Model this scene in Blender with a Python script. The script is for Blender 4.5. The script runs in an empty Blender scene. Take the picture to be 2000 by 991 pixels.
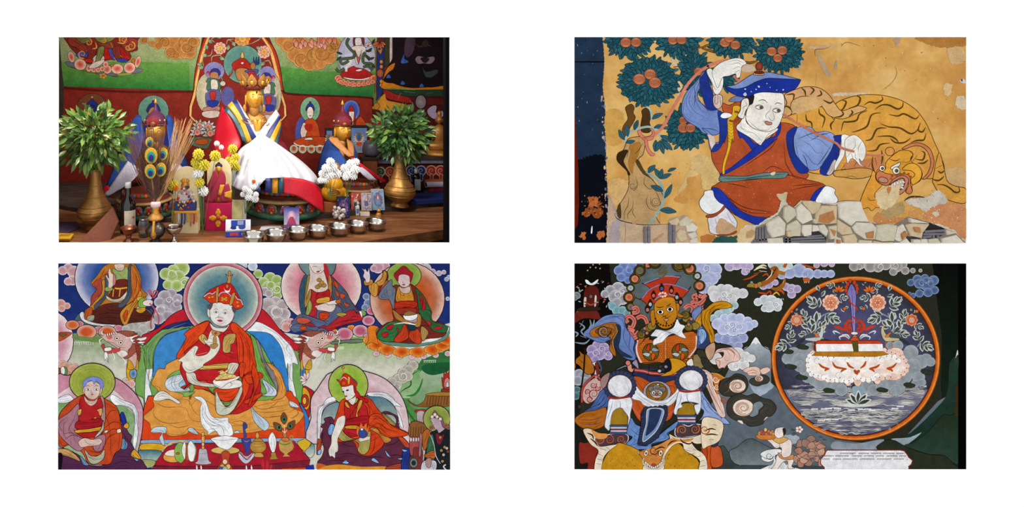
import bpy,bmesh,math,random
from math import sin,cos,pi,radians as R
from mathutils import Vector,Matrix
from mathutils.geometry import tessellate_polygon
random.seed(7)
scene=bpy.context.scene
C=scene.collection
S,D,CX,CY=0.002,1.7,497.0,175.0
EYE=Vector(((CX-1000)*S,-D,(1000-CY)*S))
cam=bpy.data.objects.new('camera',bpy.data.cameras.new('camera'))
C.objects.link(cam);scene.camera=cam
cam.location=EYE;cam.rotation_euler=(pi/2,0,0)
cam.data.sensor_width=36;cam.data.sensor_fit='HORIZONTAL'
cam.data.lens=36*D/4.0
cam.data.shift_x=(1000-CX)/2000;cam.data.shift_y=-(495.5-CY)/2000
cam.data.clip_start=0.01
WORLD=1.08
w=bpy.data.worlds.new('daylight');scene.world=w;w.use_nodes=True
w.node_tree.nodes['Background'].inputs[0].default_value=(1,1,1,1)
w.node_tree.nodes['Background'].inputs[1].default_value=WORLD
scene.view_settings.view_transform='Standard';scene.view_settings.look='None'
scene.view_settings.exposure=0;scene.view_settings.gamma=1
scene.view_settings.use_curve_mapping=False
def lamp(name,loc,power,size,col=(1,1,1),target=None):
 l=bpy.data.lights.new(name,'AREA');l.energy=power;l.size=size;l.color=col;l.shape='DISK'
 o=bpy.data.objects.new(name,l);C.objects.link(o);o.location=loc
 d=Vector(target)-Vector(loc);o.rotation_euler=d.to_track_quat('-Z','Y').to_euler()
 return o
lamp('chamber_lamp',(-1.00,0.10,2.08),6,0.16,(1,.95,.87),(-1.02,.70,1.35))  # unseen lamps added behind the front wall in place of a camera flash
lamp('chamber_lamp',(-1.72,0.10,2.02),11.5,0.16,(1,.95,.87),(-1.45,.75,1.30))
lamp('chamber_lamp',(-0.36,0.10,2.02),7.5,0.16,(1,.95,.87),(-.60,.80,1.35))
def lin(h):
 if not isinstance(h,str):return tuple(h)[:3]
 r=[int(h[i:i+2],16)/255 for i in(0,2,4)]
 return tuple(c/12.92 if c<=.04045 else((c+.055)/1.055)**2.4 for c in r)
def mat(name,col=None,rough=.6,metal=0,spec=.3,vary=.25,scale=40,bump=0,alpha=None,trans=0,cols=None,stretch=(1,1,1),attr=False,paint=False,coat=0,ior=1.45):
 """procedural material: colour (or the mesh's paint attribute) mottled by two noises, optional fine relief"""
 m=bpy.data.materials.new(name);m.use_nodes=True
 nt=m.node_tree;N=nt.nodes;L=nt.links
 b=N['Principled BSDF']
 tc=N.new('ShaderNodeTexCoord');mp=N.new('ShaderNodeMapping');mp.inputs['Scale'].default_value=stretch
 g=N.new('ShaderNodeNewGeometry')
 L.new(g.outputs['Position']if(paint or attr)else tc.outputs['Object'],mp.inputs['Vector'])
 n1=N.new('ShaderNodeTexNoise');n1.inputs['Scale'].default_value=scale;n1.inputs['Detail'].default_value=5;n1.inputs['Roughness'].default_value=.65
 L.new(mp.outputs[0],n1.inputs['Vector'])
 if attr:
  a=N.new('ShaderNodeAttribute');a.attribute_name='Col';base=a.outputs['Color']
 elif cols:
  rmp=N.new('ShaderNodeValToRGB');els=rmp.color_ramp.elements
  for i,(p,c)in enumerate(cols):
   e=els[i]if i<2 else els.new(p)
   e.position=p;e.color=(*lin(c),1)
  n0=N.new('ShaderNodeTexNoise');n0.inputs['Scale'].default_value=scale/7;n0.inputs['Detail'].default_value=7;n0.inputs['Roughness'].default_value=.6
  L.new(mp.outputs[0],n0.inputs['Vector']);L.new(n0.outputs['Fac'],rmp.inputs[0]);base=rmp.outputs[0]
 else:
  rgb=N.new('ShaderNodeRGB');rgb.outputs[0].default_value=(*lin(col),1);base=rgb.outputs[0]
 mr=N.new('ShaderNodeMapRange');mr.inputs['From Min'].default_value=.3;mr.inputs['From Max'].default_value=.7
 k=1/WORLD if paint else 1
 mr.inputs['To Min'].default_value=k*(1-vary);mr.inputs['To Max'].default_value=k*(1+vary*.55)
 L.new(n1.outputs['Fac'],mr.inputs['Value'])
 if attr:
  n2=N.new('ShaderNodeTexNoise');n2.inputs['Scale'].default_value=scale/6;n2.inputs['Detail'].default_value=3;L.new(mp.outputs[0],n2.inputs['Vector'])
  m2=N.new('ShaderNodeMapRange');m2.inputs['From Min'].default_value=.3;m2.inputs['From Max'].default_value=.7;m2.inputs['To Min'].default_value=.80;m2.inputs['To Max'].default_value=1.10;L.new(n2.outputs['Fac'],m2.inputs['Value'])
  mm_=N.new('ShaderNodeMath');mm_.operation='MULTIPLY';L.new(mr.outputs[0],mm_.inputs[0]);L.new(m2.outputs[0],mm_.inputs[1]);mr=mm_
 mx=N.new('ShaderNodeVectorMath');mx.operation='SCALE'
 L.new(base,mx.inputs[0]);L.new(mr.outputs[0],mx.inputs['Scale']);L.new(mx.outputs[0],b.inputs['Base Color'])
 b.inputs['Roughness'].default_value=rough;b.inputs['Metallic'].default_value=metal
 b.inputs['Specular IOR Level'].default_value=0 if paint else spec
 b.inputs['IOR'].default_value=ior;b.inputs['Transmission Weight'].default_value=trans;b.inputs['Coat Weight'].default_value=coat
 if bump:
  bp=N.new('ShaderNodeBump');bp.inputs['Strength'].default_value=bump;bp.inputs['Distance'].default_value=.004
  L.new(n1.outputs['Fac'],bp.inputs['Height']);L.new(bp.outputs[0],b.inputs['Normal'])
 return m
PAINT=mat('mural_paint',attr=True,paint=True,vary=.20,scale=210)
PAINT_AGED=mat('aged_mural_paint',attr=True,paint=True,vary=.20,scale=120)
PRINT=mat('printed_colour',attr=True,vary=.10,scale=200,rough=.5)
CHAMBER_PAINT=mat('chamber_wall_paint',attr=True,vary=.30,scale=110,rough=.75,spec=.12)
WHITE=mat('white_wall_paint',(.95,.95,.95),vary=0,rough=1,spec=0)
def tag(o,label=None,cat=None,group=None,kind=None):
 if label:o['label']=label
 if cat:o['category']=cat
 if group:o['group']=group
 if kind:o['kind']=kind
 return o
def empty(name,loc=(0,0,0),label=None,cat=None,group=None,parent=None,rz=0):
 o=bpy.data.objects.new(name,None);C.objects.link(o);o.location=loc;o.rotation_euler.z=rz;o.empty_display_size=.02
 if parent:o.parent=parent
 return tag(o,label,cat,group)
def mesh_obj(name,verts,faces,m,parent=None,smooth=False,cols=None):
 me=bpy.data.meshes.new(name);me.from_pydata(verts,[],faces)
 if cols:
  a=me.color_attributes.new('Col','FLOAT_COLOR','POINT')
  a.data.foreach_set('color',[x for c in cols for x in(*c,1)])
 if smooth:me.polygons.foreach_set('use_smooth',[True]*len(me.polygons))
 me.materials.append(m)
 o=bpy.data.objects.new(name,me);C.objects.link(o)
 if parent:o.parent=parent
 return o
def box_vf(x0,x1,y0,y1,z0,z1):
 v=[(x,y,z)for x in(x0,x1)for y in(y0,y1)for z in(z0,z1)]
 return v,[(0,1,3,2),(4,6,7,5),(0,4,5,1),(2,3,7,6),(0,2,6,4),(1,5,7,3)]
def box(name,x0,x1,y0,y1,z0,z1,m,parent=None,bevel=0):
 o=mesh_obj(name,*box_vf(x0,x1,y0,y1,z0,z1),m,parent)
 if bevel:
  bm=bmesh.new();bm.from_mesh(o.data)
  bmesh.ops.bevel(bm,geom=bm.edges[:],offset=bevel,segments=2,affect='EDGES',profile=.6)
  bm.to_mesh(o.data);bm.free()
 return o
TL={}
for k_,(x_,y_)in dict(a=(110,70),b=(1120,70),c=(110,512),d=(1120,512)).items():
 for i_ in range(6):
  TL['%s%d'%(k_,i_)]=(x_+(0,250,510)[i_%3],y_+(0,200 if k_ in 'ab' else 198)[i_//3])
KZ=1227/260.0
class G:tile=(0,0);layer=0;h={};clip=None;fn=None;mat=None;z=8e-6
def on_wall(px,py,l):return((px-1000)*S,-.0004-l*G.z,(1000-py)*S)
def tile(n):G.tile=TL[n]
def pts_of(s):
 if not isinstance(s,str):return[(G.tile[0]+x/KZ,G.tile[1]+y/KZ)for x,y in s]
 out=[];t=G.tile;buf=None
 for tok in s.split():
  if tok in TL:t=TL[tok]
  elif buf is None:buf=float(tok)
  else:out.append((t[0]+buf/KZ,t[1]+float(tok)/KZ));buf=None
 return out
def crom(p,closed,n=4):
 out=[];m=len(p)
 for i in range(m if closed else m-1):
  if closed:a,b,c,d=p[i-1],p[i],p[(i+1)%m],p[(i+2)%m]
  else:a,b,c,d=p[max(i-1,0)],p[i],p[i+1],p[min(i+2,m-1)]
  if b==c:continue
  for k in range(n):
   t=k/n;t2=t*t;t3=t2*t
   out.append(tuple(.5*(2*b[j]+(c[j]-a[j])*t+(2*a[j]-5*b[j]+4*c[j]-d[j])*t2+(3*b[j]-a[j]-3*c[j]+d[j])*t3)for j in(0,1)))
 if not closed:out.append(p[-1])
 return out
def mixc(a,b,t):return tuple(x+(y-x)*t for x,y in zip(a,b))
def clip_tri(tri):
 poly=tri;x0,y0,x1,y1=G.clip
 for ax,lim,sg in((0,x0,1),(0,x1,-1),(1,y0,1),(1,y1,-1)):
  nxt=[]
  for i in range(len(poly)):
   (a,ca),(b,cb)=poly[i-1],poly[i]
   ia,ib=(a[ax]-lim)*sg>=0,(b[ax]-lim)*sg>=0
   if ia!=ib:
    t=(lim-a[ax])/(b[ax]-a[ax]);nxt.append((mixc(a,b,t),mixc(ca,cb,t)))
   if ib:nxt.append((b,cb))
  poly=nxt
  if len(poly)<3:return[]
 return poly
FOLDED={'robe','red_robe','orange_robe','maroon_skirt','blue_scarf','gold_scarf','ruffle','white_scarf','pink_scarf','sleeve','blue_sash','white_swag','neck_scarf','green_lining','apron'}
class Br:
 """one painted piece: everything drawn with it becomes one mesh"""
 def __init__(s,name,parent=None,label=None,oc=None,ow=5,fold=0):
  s.name,s.parent,s.label=name,parent,label;s.v=[];s.f=[];s.c=[];s.oc=oc;s.ow=ow;s.obj=None;s.shapes=[];s.fold=fold or(5 if name in FOLDED else 0)
 def tris(s,P,T,cols):
  x0,y0,x1,y1=G.clip or(-1e9,-1e9,1e9,1e9)
  cells=set();q=3.0
  for t in T:
   xs=[P[i][0]for i in t];ys=[P[i][1]for i in t];wx,wy=max(xs)-min(xs),max(ys)-min(ys)
   if wx*wy>400 and len(T)>6:
    a,b_,c_=(P[i]for i in t);n=int(max(wx,wy)/2)+1
    for i in range(n+1):
     for j in range(n+1-i):
      u,v_=i/n,j/n;cells.add((int((a[0]+(b_[0]-a[0])*u+(c_[0]-a[0])*v_)//q),int((a[1]+(b_[1]-a[1])*u+(c_[1]-a[1])*v_)//q)))
   else:
    for i in range(int(min(xs)//q),int(max(xs)//q)+1):
     for j in range(int(min(ys)//q),int(max(ys)//q)+1):cells.add((i,j))
  h=G.h;G.layer=1+max((h.get(c,0)for c in cells),default=0)
  for c in cells:h[c]=G.layer
  v0,f0=len(s.v),len(s.f)
  s._tris(P,T,cols,x0,y0,x1,y1)
  if len(s.v)>v0:
   xs=[min(max(p[0],x0),x1)for p in P];ys=[min(max(p[1],y0),y1)for p in P]
   s.shapes.append((v0,len(s.v),f0,len(s.f),min(xs),min(ys),max(xs),max(ys)))
 def _tris(s,P,T,cols,x0,y0,x1,y1):
  if all(x0<=p[0]<=x1 and y0<=p[1]<=y1 for p in P):
   k=len(s.v);s.v+=[G.fn(p[0],p[1],G.layer)for p in P];s.c+=cols
   s.f+=[tuple(i+k for i in t)for t in T]
  else:
   for t in T:
    q=clip_tri([(P[i],cols[i])for i in t])
    if q:
     k=len(s.v);s.v+=[G.fn(p[0],p[1],G.layer)for p,_ in q];s.c+=[c for _,c in q]
     s.f.append(tuple(range(k,k+len(q))))
 def fill(s,P,col,col2=None,ax=(0,1)):
  T=tessellate_polygon([[Vector((x,y,0))for x,y in P]])
  fix=[]
  for t in T:
   (ax_,ay),(bx,by),(cx,cy)=(P[i]for i in t)
   if(bx-ax_)*(cy-ay)-(by-ay)*(cx-ax_)<0:t=(t[0],t[2],t[1])
   fix.append(t)
  c=lin(col)
  if col2:
   c2=lin(col2);pr=[x*ax[0]+y*ax[1]for x,y in P];lo,hi=min(pr),max(pr)
   cols=[mixc(c,c2,(v-lo)/(hi-lo+1e-9))for v in pr]
  else:cols=[c]*len(P)
  s.tris(P,fix,cols);return s
 def stroke(s,P,col,w,closed=False,taper=0):
  Q=[P[0]]
  for p in P[1:]:
   if math.hypot(p[0]-Q[-1][0],p[1]-Q[-1][1])>.12:Q.append(p)
  P=Q;n=len(P)
  if n<2:return s
  V=[]
  for i in range(n):
   a=P[i-1]if(i or closed)else P[0];b=P[(i+1)%n]if(i<n-1 or closed)else P[-1]
   dx,dy=b[0]-a[0],b[1]-a[1];l=math.hypot(dx,dy)or 1
   ww=w/KZ/2
   if taper:ww*=max(.22,sin(pi*(.08+.84*i/(n-1)))if taper==1 else 1-.85*i/(n-1))
   V+=[(P[i][0]-dy/l*ww,P[i][1]+dx/l*ww),(P[i][0]+dy/l*ww,P[i][1]-dx/l*ww)]
  T=[]
  for i in range(n if closed else n-1):
   a,b=2*i,2*((i+1)%n);T+=[(a,a+1,b+1),(a,b+1,b)]
  s.tris(V,T,[lin(col)]*len(V));return s
 def p(s,pts,col,col2=None,ax=(0,1),sm=1,oc=0,ow=None,j=0):
  P=pts_of(pts)
  if sm:P=crom(P,True,4 if len(P)<40 else 3)
  if j:
   P2=[]
   for i in range(len(P)):
    a,b=P[i-1],P[i];k=max(1,int(math.hypot(a[0]-b[0],a[1]-b[1])/2.2))
    for q in range(k):
     m=mixc(a,b,q/k);P2.append((m[0]+random.uniform(-j,j)/KZ,m[1]+random.uniform(-j,j)/KZ))
   P=P2
  s.fill(P,col,col2,ax)
  oc=s.oc if oc==0 else oc
  if s.fold and oc and not j:s.folds(P,oc)
  if oc:s.stroke(P,oc,ow or s.ow,True)
  return s
 def folds(s,P,col):
  """drapery lines that run along a painted piece, interpolated between its two long edges"""
  n=len(P);ar=abs(sum(P[i-1][0]*P[i][1]-P[i][0]*P[i-1][1]for i in range(n)))/2
  if ar<90 or n<8:return
  i0,j0=max(((i,j)for i in range(0,n,2)for j in range(i+2,n,2)),key=lambda t:(P[t[0]][0]-P[t[1]][0])**2+(P[t[0]][1]-P[t[1]][1])**2)
  A=P[i0:j0+1];B=(P[j0:]+P[:i0+1])[::-1]
  def pick(Q,u):k=u*(len(Q)-1);i=min(int(k),len(Q)-2);return mixc(Q[i],Q[i+1],k-i)
  def inside(p):
   c=False
   for i in range(n):
    (x0,y0),(x1,y1)=P[i-1],P[i]
    if(y0>p[1])!=(y1>p[1])and p[0]<(x1-x0)*(p[1]-y0)/(y1-y0)+x0:c=not c
   return c
  rn=random.Random(int(ar));m=min(s.fold,2+int(ar/260))
  for k in range(m):
   t=(k+.5)/m+rn.uniform(-.08,.08);u0,u1=rn.uniform(.06,.35),rn.uniform(.6,.94);L_=[]
   for q in range(9):
    u=u0+(u1-u0)*q/8;p=mixc(pick(A,u),pick(B,u),t+.05*sin(q*.9+k));
    if inside(p):L_.append(p)
    elif len(L_)>3:break
    else:L_=[]
   if len(L_)>3:s.stroke(crom(L_,False,3),col,s.ow*.68,False,1)
 def l(s,pts,col,w=5,taper=1,sm=1):
  P=pts_of(pts)
  if sm and len(P)>2:P=crom(P,False,5)
  return s.stroke(P,col,w,False,taper)
 def e(s,x,y,rx,ry=None,col='ffffff',col2=None,rot=0,oc=0,ow=None,n=20,stops=None,a0=0,a1=360):
  """ellipse; col2 = rim colour of a radial gradient, stops = [(radius, colour)]"""
  ry=ry or rx;cr,sr=cos(R(rot)),sin(R(rot));full=a1-a0>=360
  def ring(k):return pts_of([(x+(cos(t)*rx*cr-sin(t)*ry*sr)*k,y+(cos(t)*rx*sr+sin(t)*ry*cr)*k)for t in(R(a0+(a1-a0)*i/(n if full else n-1))for i in range(n))])
  if stops or col2:
   st=stops or[(0,col),(1,col2)]
   P=[pts_of([(x,y)])[0]];cs=[lin(st[0][1])];T=[]
   for q,(k,cc)in enumerate(st[1:]):
    P+=ring(k);cs+=[lin(cc)]*n
    for i in range(n if full else n-1):
     a,b=1+q*n+i,1+q*n+(i+1)%n
     if q==0:T.append((0,a,b))
     else:T+=[(a-n,a,b),(a-n,b,b-n)]
   s.tris(P,T,cs)
  else:s.fill(ring(1),col)
  oc=s.oc if oc==0 else oc
  if oc:s.stroke(ring(1),oc,ow or s.ow,full)
  return s
 def leaf(s,x,y,ln,wd,ang,col,col2=None,oc=0,ow=None,rib=None,bend=0):
  a=R(ang);out=[]
  for t,w_ in((0,0),(.2,.6),(.45,1),(.7,.75),(1,0),(.7,-.75),(.45,-1),(.2,-.6)):
   u,v=t*ln,w_*wd/2+bend*t*t*ln
   out.append((x+u*cos(a)-v*sin(a),y+u*sin(a)+v*cos(a)))
  P=crom(pts_of(out),True,2)
  s.fill(P,col,col2,(cos(a),sin(a)))
  oc=s.oc if oc==0 else oc
  if oc:s.stroke(P,oc,ow or s.ow,True)
  if rib:s.l([out[0],((out[2][0]+out[6][0])/2,(out[2][1]+out[6][1])/2),mixc(out[0],out[4],.85)],rib,(ow or s.ow)*.8,1)
  return s
 def swirl(s,x,y,r,turns=1.6,col='333333',w=5,a0=0,sgn=1,sq=1):
  n=int(14*turns)+4
  P=[(x+r*(1-i/n*.92)*cos(R(a0)+sgn*turns*2*pi*i/n),y+sq*r*(1-i/n*.92)*sin(R(a0)+sgn*turns*2*pi*i/n))for i in range(n+1)]
  return s.stroke(crom(pts_of(P),False,2),col,w,False,2)
 def done(s):
  """one object per connected patch of paint; loose specks of it stay together as stuff"""
  if not s.v:return None
  sh=s.shapes;n=len(sh);up=list(range(n))
  def find(i):
   while up[i]!=i:up[i]=up[up[i]];i=up[i]
   return i
  order=sorted(range(n),key=lambda i:sh[i][4])
  for k,i in enumerate(order):
   A=sh[i]
   for j in order[k+1:]:
    B=sh[j]
    if B[4]>A[6]+1:break
    if B[5]<=A[7]+1 and B[7]>=A[5]-1:
     ri,rj=find(i),find(j)
     if ri!=rj:up[ri]=rj
  grp={}
  for i in range(n):grp.setdefault(find(i),[]).append(i)
  big,small=[],[]
  for g in grp.values():
   x0=min(sh[i][4]for i in g);y0=min(sh[i][5]for i in g);x1=max(sh[i][6]for i in g);y1=max(sh[i][7]for i in g)
   (big if max(x1-x0,y1-y0)>=10 else small).append(((x1-x0)*(y1-y0),g))
  big.sort(key=lambda t:-t[0])
  jobs=[sorted(g)for _,g in big]
  if small:jobs.append(sorted(i for _,g in small for i in g))
  for q,g in enumerate(jobs):
   V,F,CC=[],[],[]
   for i in g:
    v0,v1,f0,f1=sh[i][:4];d=len(V)-v0
    V+=s.v[v0:v1];CC+=s.c[v0:v1];F+=[tuple(k+d for k in f)for f in s.f[f0:f1]]
   o=mesh_obj(s.name,V,F,G.mat,s.parent,cols=CC)
   if q==len(big):
    o['kind']='stuff'
   if q==0:
    s.obj=o
    if s.label:o['label']=s.label
  return s.obj
def cloud(b,lobes,cin,cout,oc='20242c',ow=4,sw=None):
 """scalloped cloud: dark outline and pale rim around the union of the puffs, smooth inside, arcs and curls drawn on"""
 c1,c2=lin(cin),lin(cout);cm=mixc(c1,c2,.45)
 if oc:
  for x,y,r in lobes:b.e(x,y,r+ow*.8,r*.92+ow*.8,oc,oc=None,n=14)
 for x,y,r in lobes:b.e(x,y,r,r*.92,c2,oc=None,n=16)
 for x,y,r in sorted(lobes,key=lambda t:t[1]):
  b.e(x,y,r*.9,r*.82,stops=[(0,c1),(.5,c1),(1,cm)],oc=None,n=16)
  A=[(x+r*.96*cos(R(t)),y+r*.88*sin(R(t)))for t in range(190,351,32)]
  b.l(A,c2,ow*1.3)
  if oc:b.l([(px,py-ow*.8)for px,py in A],mixc(lin(oc),c1,.45),ow*.6)
 for x,y,r in sw or():
  a=random.uniform(0,360);g=random.choice((1,-1))
  b.e(x,y,r*.9,r*.8,stops=[(0,c1),(.6,c1),(1,c2)],oc=None);b.swirl(x,y,r,1.6,c2,ow*2,a,g);b.swirl(x,y,r*.85,1.5,oc or '888888',ow*.9,a+40,g)
def panel(clip,fn,m,z=8e-6):G.clip=clip;G.fn=fn;G.mat=m;G.layer=0;G.z=z;G.h={}
RECT=dict(tl=(114,72.7,878.6,474.6),tr=(1122,72.7,1886.8,474.6),bl=(114,515,878.6,917),br=(1122,515,1886.8,917))
def slab(name,key,m,label,thick=.05):
 x0,y0,x1,y1=RECT[key]
 o=box(name,(x0-1000)*S,(x1-1000)*S,0,thick,(1000-y1)*S,(1000-y0)*S,m)
 return tag(o,label,'mural')
xs=[-4.5]+[(v-1000)*S for v in(114,878.6,1122,1886.8)]+[4.5]
zs=[-.6]+[(1000-v)*S for v in(917,515,474.6,72.7)]+[3.2]
for x0,x1,z0,z1,lb in((0,5,4,5,'white wall above the two upper pictures'),(0,5,2,3,'white wall strip between upper and lower pictures'),(0,5,0,1,'white wall below the two lower pictures'),
(0,1,3,4,'white wall left of the shrine opening'),(2,3,3,4,'white wall between shrine opening and tiger mural'),(4,5,3,4,'white wall right of the tiger mural'),
(0,1,1,2,'white wall left of the seated teachers mural'),(2,3,1,2,'white wall between the two lower murals'),(4,5,1,2,'white wall right of the guardian mural')):
 tag(box('wall_front',xs[x0],xs[x1],0,.004,zs[z0],zs[z1],WHITE),lb,kind='structure')
 # ================================================================ upper right: tiger mural on flaking plaster
OCHRE=mat('ochre_plaster',cols=[(.28,'b98244'),(.42,'c9954f'),(.52,'d6a75f'),(.62,'ddb673'),(.76,'d5b98e')],paint=True,vary=.14,scale=26)
panel(RECT['tr'],on_wall,PAINT_AGED)
M=slab('tiger_mural','tr',OCHRE,'flaking ochre wall painting of a man in a blue hat leading a tiger')
K='2a2018'
b=Br('timber_post',M,'dark blue timber post with red edge and scorched foot')
b.p('b0 0 0 268 0 285 240 268 480 290 640 298 985 b3 300 300 330 700 330 985 0 985','24364d','1b2a40',sm=0,j=3)
b.p('b3 40 200 130 170 210 150 290 170 300 400 328 650 328 985 0 985 20 600','0d1018',sm=0,j=12)
b.p('b0 0 700 20 760 30 985 b3 45 300 50 600 40 800 0 860','6a1c0c',sm=0)
b.l('b0 0 240 285 240','0a0f18',12,0)
b.done()
b=Br('scorched_patch',b.obj)
for x,y,r in((190,600,60),(120,690,40),(220,680,55),(250,890,45),(90,900,34),(160,560,30),(240,610,30),(150,660,40)):
 b.p([(x+r*random.uniform(.5,1.25)*cos(t*.42),y+r*random.uniform(.5,1.3)*sin(t*.42))for t in range(15)],random.choice(('a85c2c','b9683a','8f4b22')),j=5,sm=0)if not tile('b3')else 0
for i in range(70):
 x,y=random.uniform(60,300),random.uniform(510,720);b.e(x,y,random.uniform(3,9),random.uniform(3,9),random.choice(('c07a48','a8602f','0d1018')),n=6)
b.p('165 820 175 815 172 875 160 875','e8f0ff');b.done()
b=Br('chipped_edge',M)
tile('b0')
for i in range(46):
 y=random.uniform(560,1900);x=265+(y-560)*.045;b.e(x+random.uniform(-14,20),y,random.uniform(4,11),random.uniform(8,22),random.choice(('b89478','8f8aa0','caa888','5d6480')),n=7)
for i in range(30):b.e(random.uniform(20,260),random.uniform(40,900),random.uniform(2,4),random.uniform(3,12),random.choice(('8b98a8','5a6a80','10161f')),n=6)
b.done()
b=Br('plaster_stain',M)
for s_,c_ in(('b2 760 10 1210 10 1210 90 1000 110 840 70','b27b3e'),('b2 1040 120 1180 110 1200 230 1080 260','cfac78'),('b2 1130 560 1200 560 1200 680 1120 650','d6bfa0'),('b2 0 240 20 230 15 300 0 300','9d9288'),
('b2 540 30 610 20 570 100','b59a78'),('b2 0 530 200 520 330 530 200 545 0 560','d8c2a2'),('b2 1010 450 1080 450 1060 550 1010 540','d9b985'),('b5 980 300 1200 280 1200 440 1060 420','cda774'),
('b1 1060 130 1190 350 1150 370 1080 230','b59c7a'),('b1 960 100 1227 90 1227 110 1040 120','c4a47a'),('b1 860 250 940 220 900 310','a89a88'),('b1 400 250 500 300 420 340 370 320','cbb59b'),
('b3 1060 200 1200 150 1200 300 1100 360 1040 440 960 500 1080 260','d8b77c'),('b3 1040 380 1120 350 1130 400 1060 500 1040 600 920 570 1040 470','cd9450'),('b3 330 380 500 400 480 560 380 620 330 520','d4ac70'),
('b0 300 700 460 720 440 985 310 985','d0a052'),('b0 960 380 1000 460 990 560 950 540','d9c29c'),('b0 900 230 1010 200 960 300','d8bd96'),('b4 0 180 90 200 170 330 150 430 30 480 0 400','d6b476')):
 b.p(s_,c_,j=7)
b.l('b1 1050 190 1048 130 1130 120 1190 95','6b4a2c',5);b.l('b1 1060 350 1050 460','a98c62',6);b.l('b2 560 280 570 360 520 440 440 500','9c7442',5)
b.l('b2 60 100 110 60 240 95','7d5428',5);b.l('b2 1140 235 1200 240','5e4424',4);b.l('b2 640 900 660 780 650 690','b98d55',4)
tile('b2');b.p('1150 415 1180 395 1210 430 1180 440','d8d8dc',j=4);b.p('1160 405 1180 400 1175 425','5a4c48')
for i in range(60):b.e(random.uniform(0,1200),random.uniform(30,900),random.uniform(2,7),random.uniform(2,7),random.choice(('e6d6b4','a87a44','c89a5c','8c6844')),n=6)
tile('b3')
for i in range(90):b.e(random.uniform(320,1220),random.uniform(20,760),random.uniform(2,6),random.uniform(2,6),random.choice(('e8dcc0','b08a58','c39458','95744c')),n=6)
b.done()
def leafball(name,parent,tl,cx,cy,rx,ry,n,fruits=()):
 b=Br(name,parent);tile(tl)
 P=[(cx+rx*.86*(1+.06*math.sin(5*t)+random.uniform(-.05,.05))*cos(t),cy+ry*.86*(1+random.uniform(-.06,.06))*sin(t))for t in(i*pi/14 for i in range(28))]
 b.p(P,'23505a',oc='0d2a33')
 L_=[]
 for i in range(n):
  r=math.sqrt((i+.5)/n);t=i*2.39996
  L_.append((r,t))
 for r,t in sorted(L_,reverse=True):
  x,y=cx+rx*.82*r*cos(t),cy+ry*.82*r*sin(t)
  a=math.degrees(math.atan2(y-cy,x-cx))+random.uniform(-38,38)
  b.leaf(x,y,random.uniform(54,76),random.uniform(26,34),a,random.choice(('2f6a74','2a606c','36707e','285a66')),oc='0b2730',ow=4.5,rib='123640',bend=random.uniform(-.2,.2))
 b.done()
 for x,y,r in fruits:
  f=Br('fruit',b.obj);f.e(x,y,r,r*.9,'d88d64','c8764e',oc='5a2a18',ow=4)
  for k in range(-3,4):
   q=r*.9*math.sqrt(max(0,1-(k/3.6)**2))
   f.l([(x+k*r/3.6-q*.5,y+q*.6),(x+k*r/3.6+q*.5,y-q*.6)],'7a3a24',3,0)
   f.l([(x+k*r/3.6-q*.5,y-q*.6),(x+k*r/3.6+q*.5,y+q*.6)],'7a3a24',3,0)
  f.done()
t=Br('painted_tree',M,'painted fruit tree with knotted ochre trunk',oc='2c2013')
for s_ in('b0 1230 95 1130 120 1090 170 1040 210 1000 270 920 290','b1 0 110 60 90 120 100','b1 370 230 440 250 520 230','b1 0 115 90 140 150 160'):t.l(s_,'5b3d1c',26);t.l(s_,'9a6f38',8)
t.p('b0 480 660 530 630 560 660 550 710 570 750 550 800 520 850 500 900 480 940 450 890 460 830 500 770 490 710','6b4a22')
t.p('b0 630 690 670 665 710 690 715 740 700 800 715 850 700 890 640 890 620 850 625 790 635 740','4f361a')
t.p('b3 480 60 520 0 660 -10 660 60 640 150 600 190 610 240 660 310 740 400 800 480 830 560 800 650 760 720 790 800 640 810 560 790 400 740 410 640 470 540 505 460 510 350 490 300 440 250 400 200 410 140 460 110','c39a62','b89668',oc='3a2a18',ow=6)
t.p('b3 470 110 500 115 480 160 460 210 480 260 520 330 505 340 490 300 440 250 405 200 415 140','3a2816');t.p('b3 600 200 660 310 740 390 690 360 640 330 590 260 570 210','5a4326',oc=None)
t.p('b3 520 60 620 40 600 150 560 240 540 330 500 240 520 150','a87534',oc=None)
for s_ in('520 60 500 140 490 180','560 60 530 130','640 40 600 110 560 150','510 545 500 620 470 680 470 750','550 570 540 650 500 700 505 755','555 640 545 690 575 735','570 350 590 430 560 480 520 460','520 460 525 390','660 350 650 420 700 470 720 460','690 520 670 580 700 650 770 670','715 540 715 610 760 640','750 480 790 560 800 640','650 690 700 760','740 760 750 800','795 690 795 800'):tile('b3');t.l(s_,'3a2a18',5)
tile('b3');t.swirl(545,440,30,2,'3a2a18',5);t.swirl(760,585,45,2.2,'3a2a18',5)
t.p('b3 405 640 430 600 440 720 420 745 400 740','4d3d24',oc=None)
t.done()
b=Br('vine',t.obj,oc='16323a',ow=4)
b.l('b3 670 310 730 350 790 400 820 460 835 540 820 600 780 680 740 740 690 790','8aa9a8',22,0);b.l('b0 470 985 490 930 560 870 640 845 700 840 770 870 800 920 820 980','9dbab8',20,0);b.l('b0 670 650 710 690 720 770','9dbab8',16,0)
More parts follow.
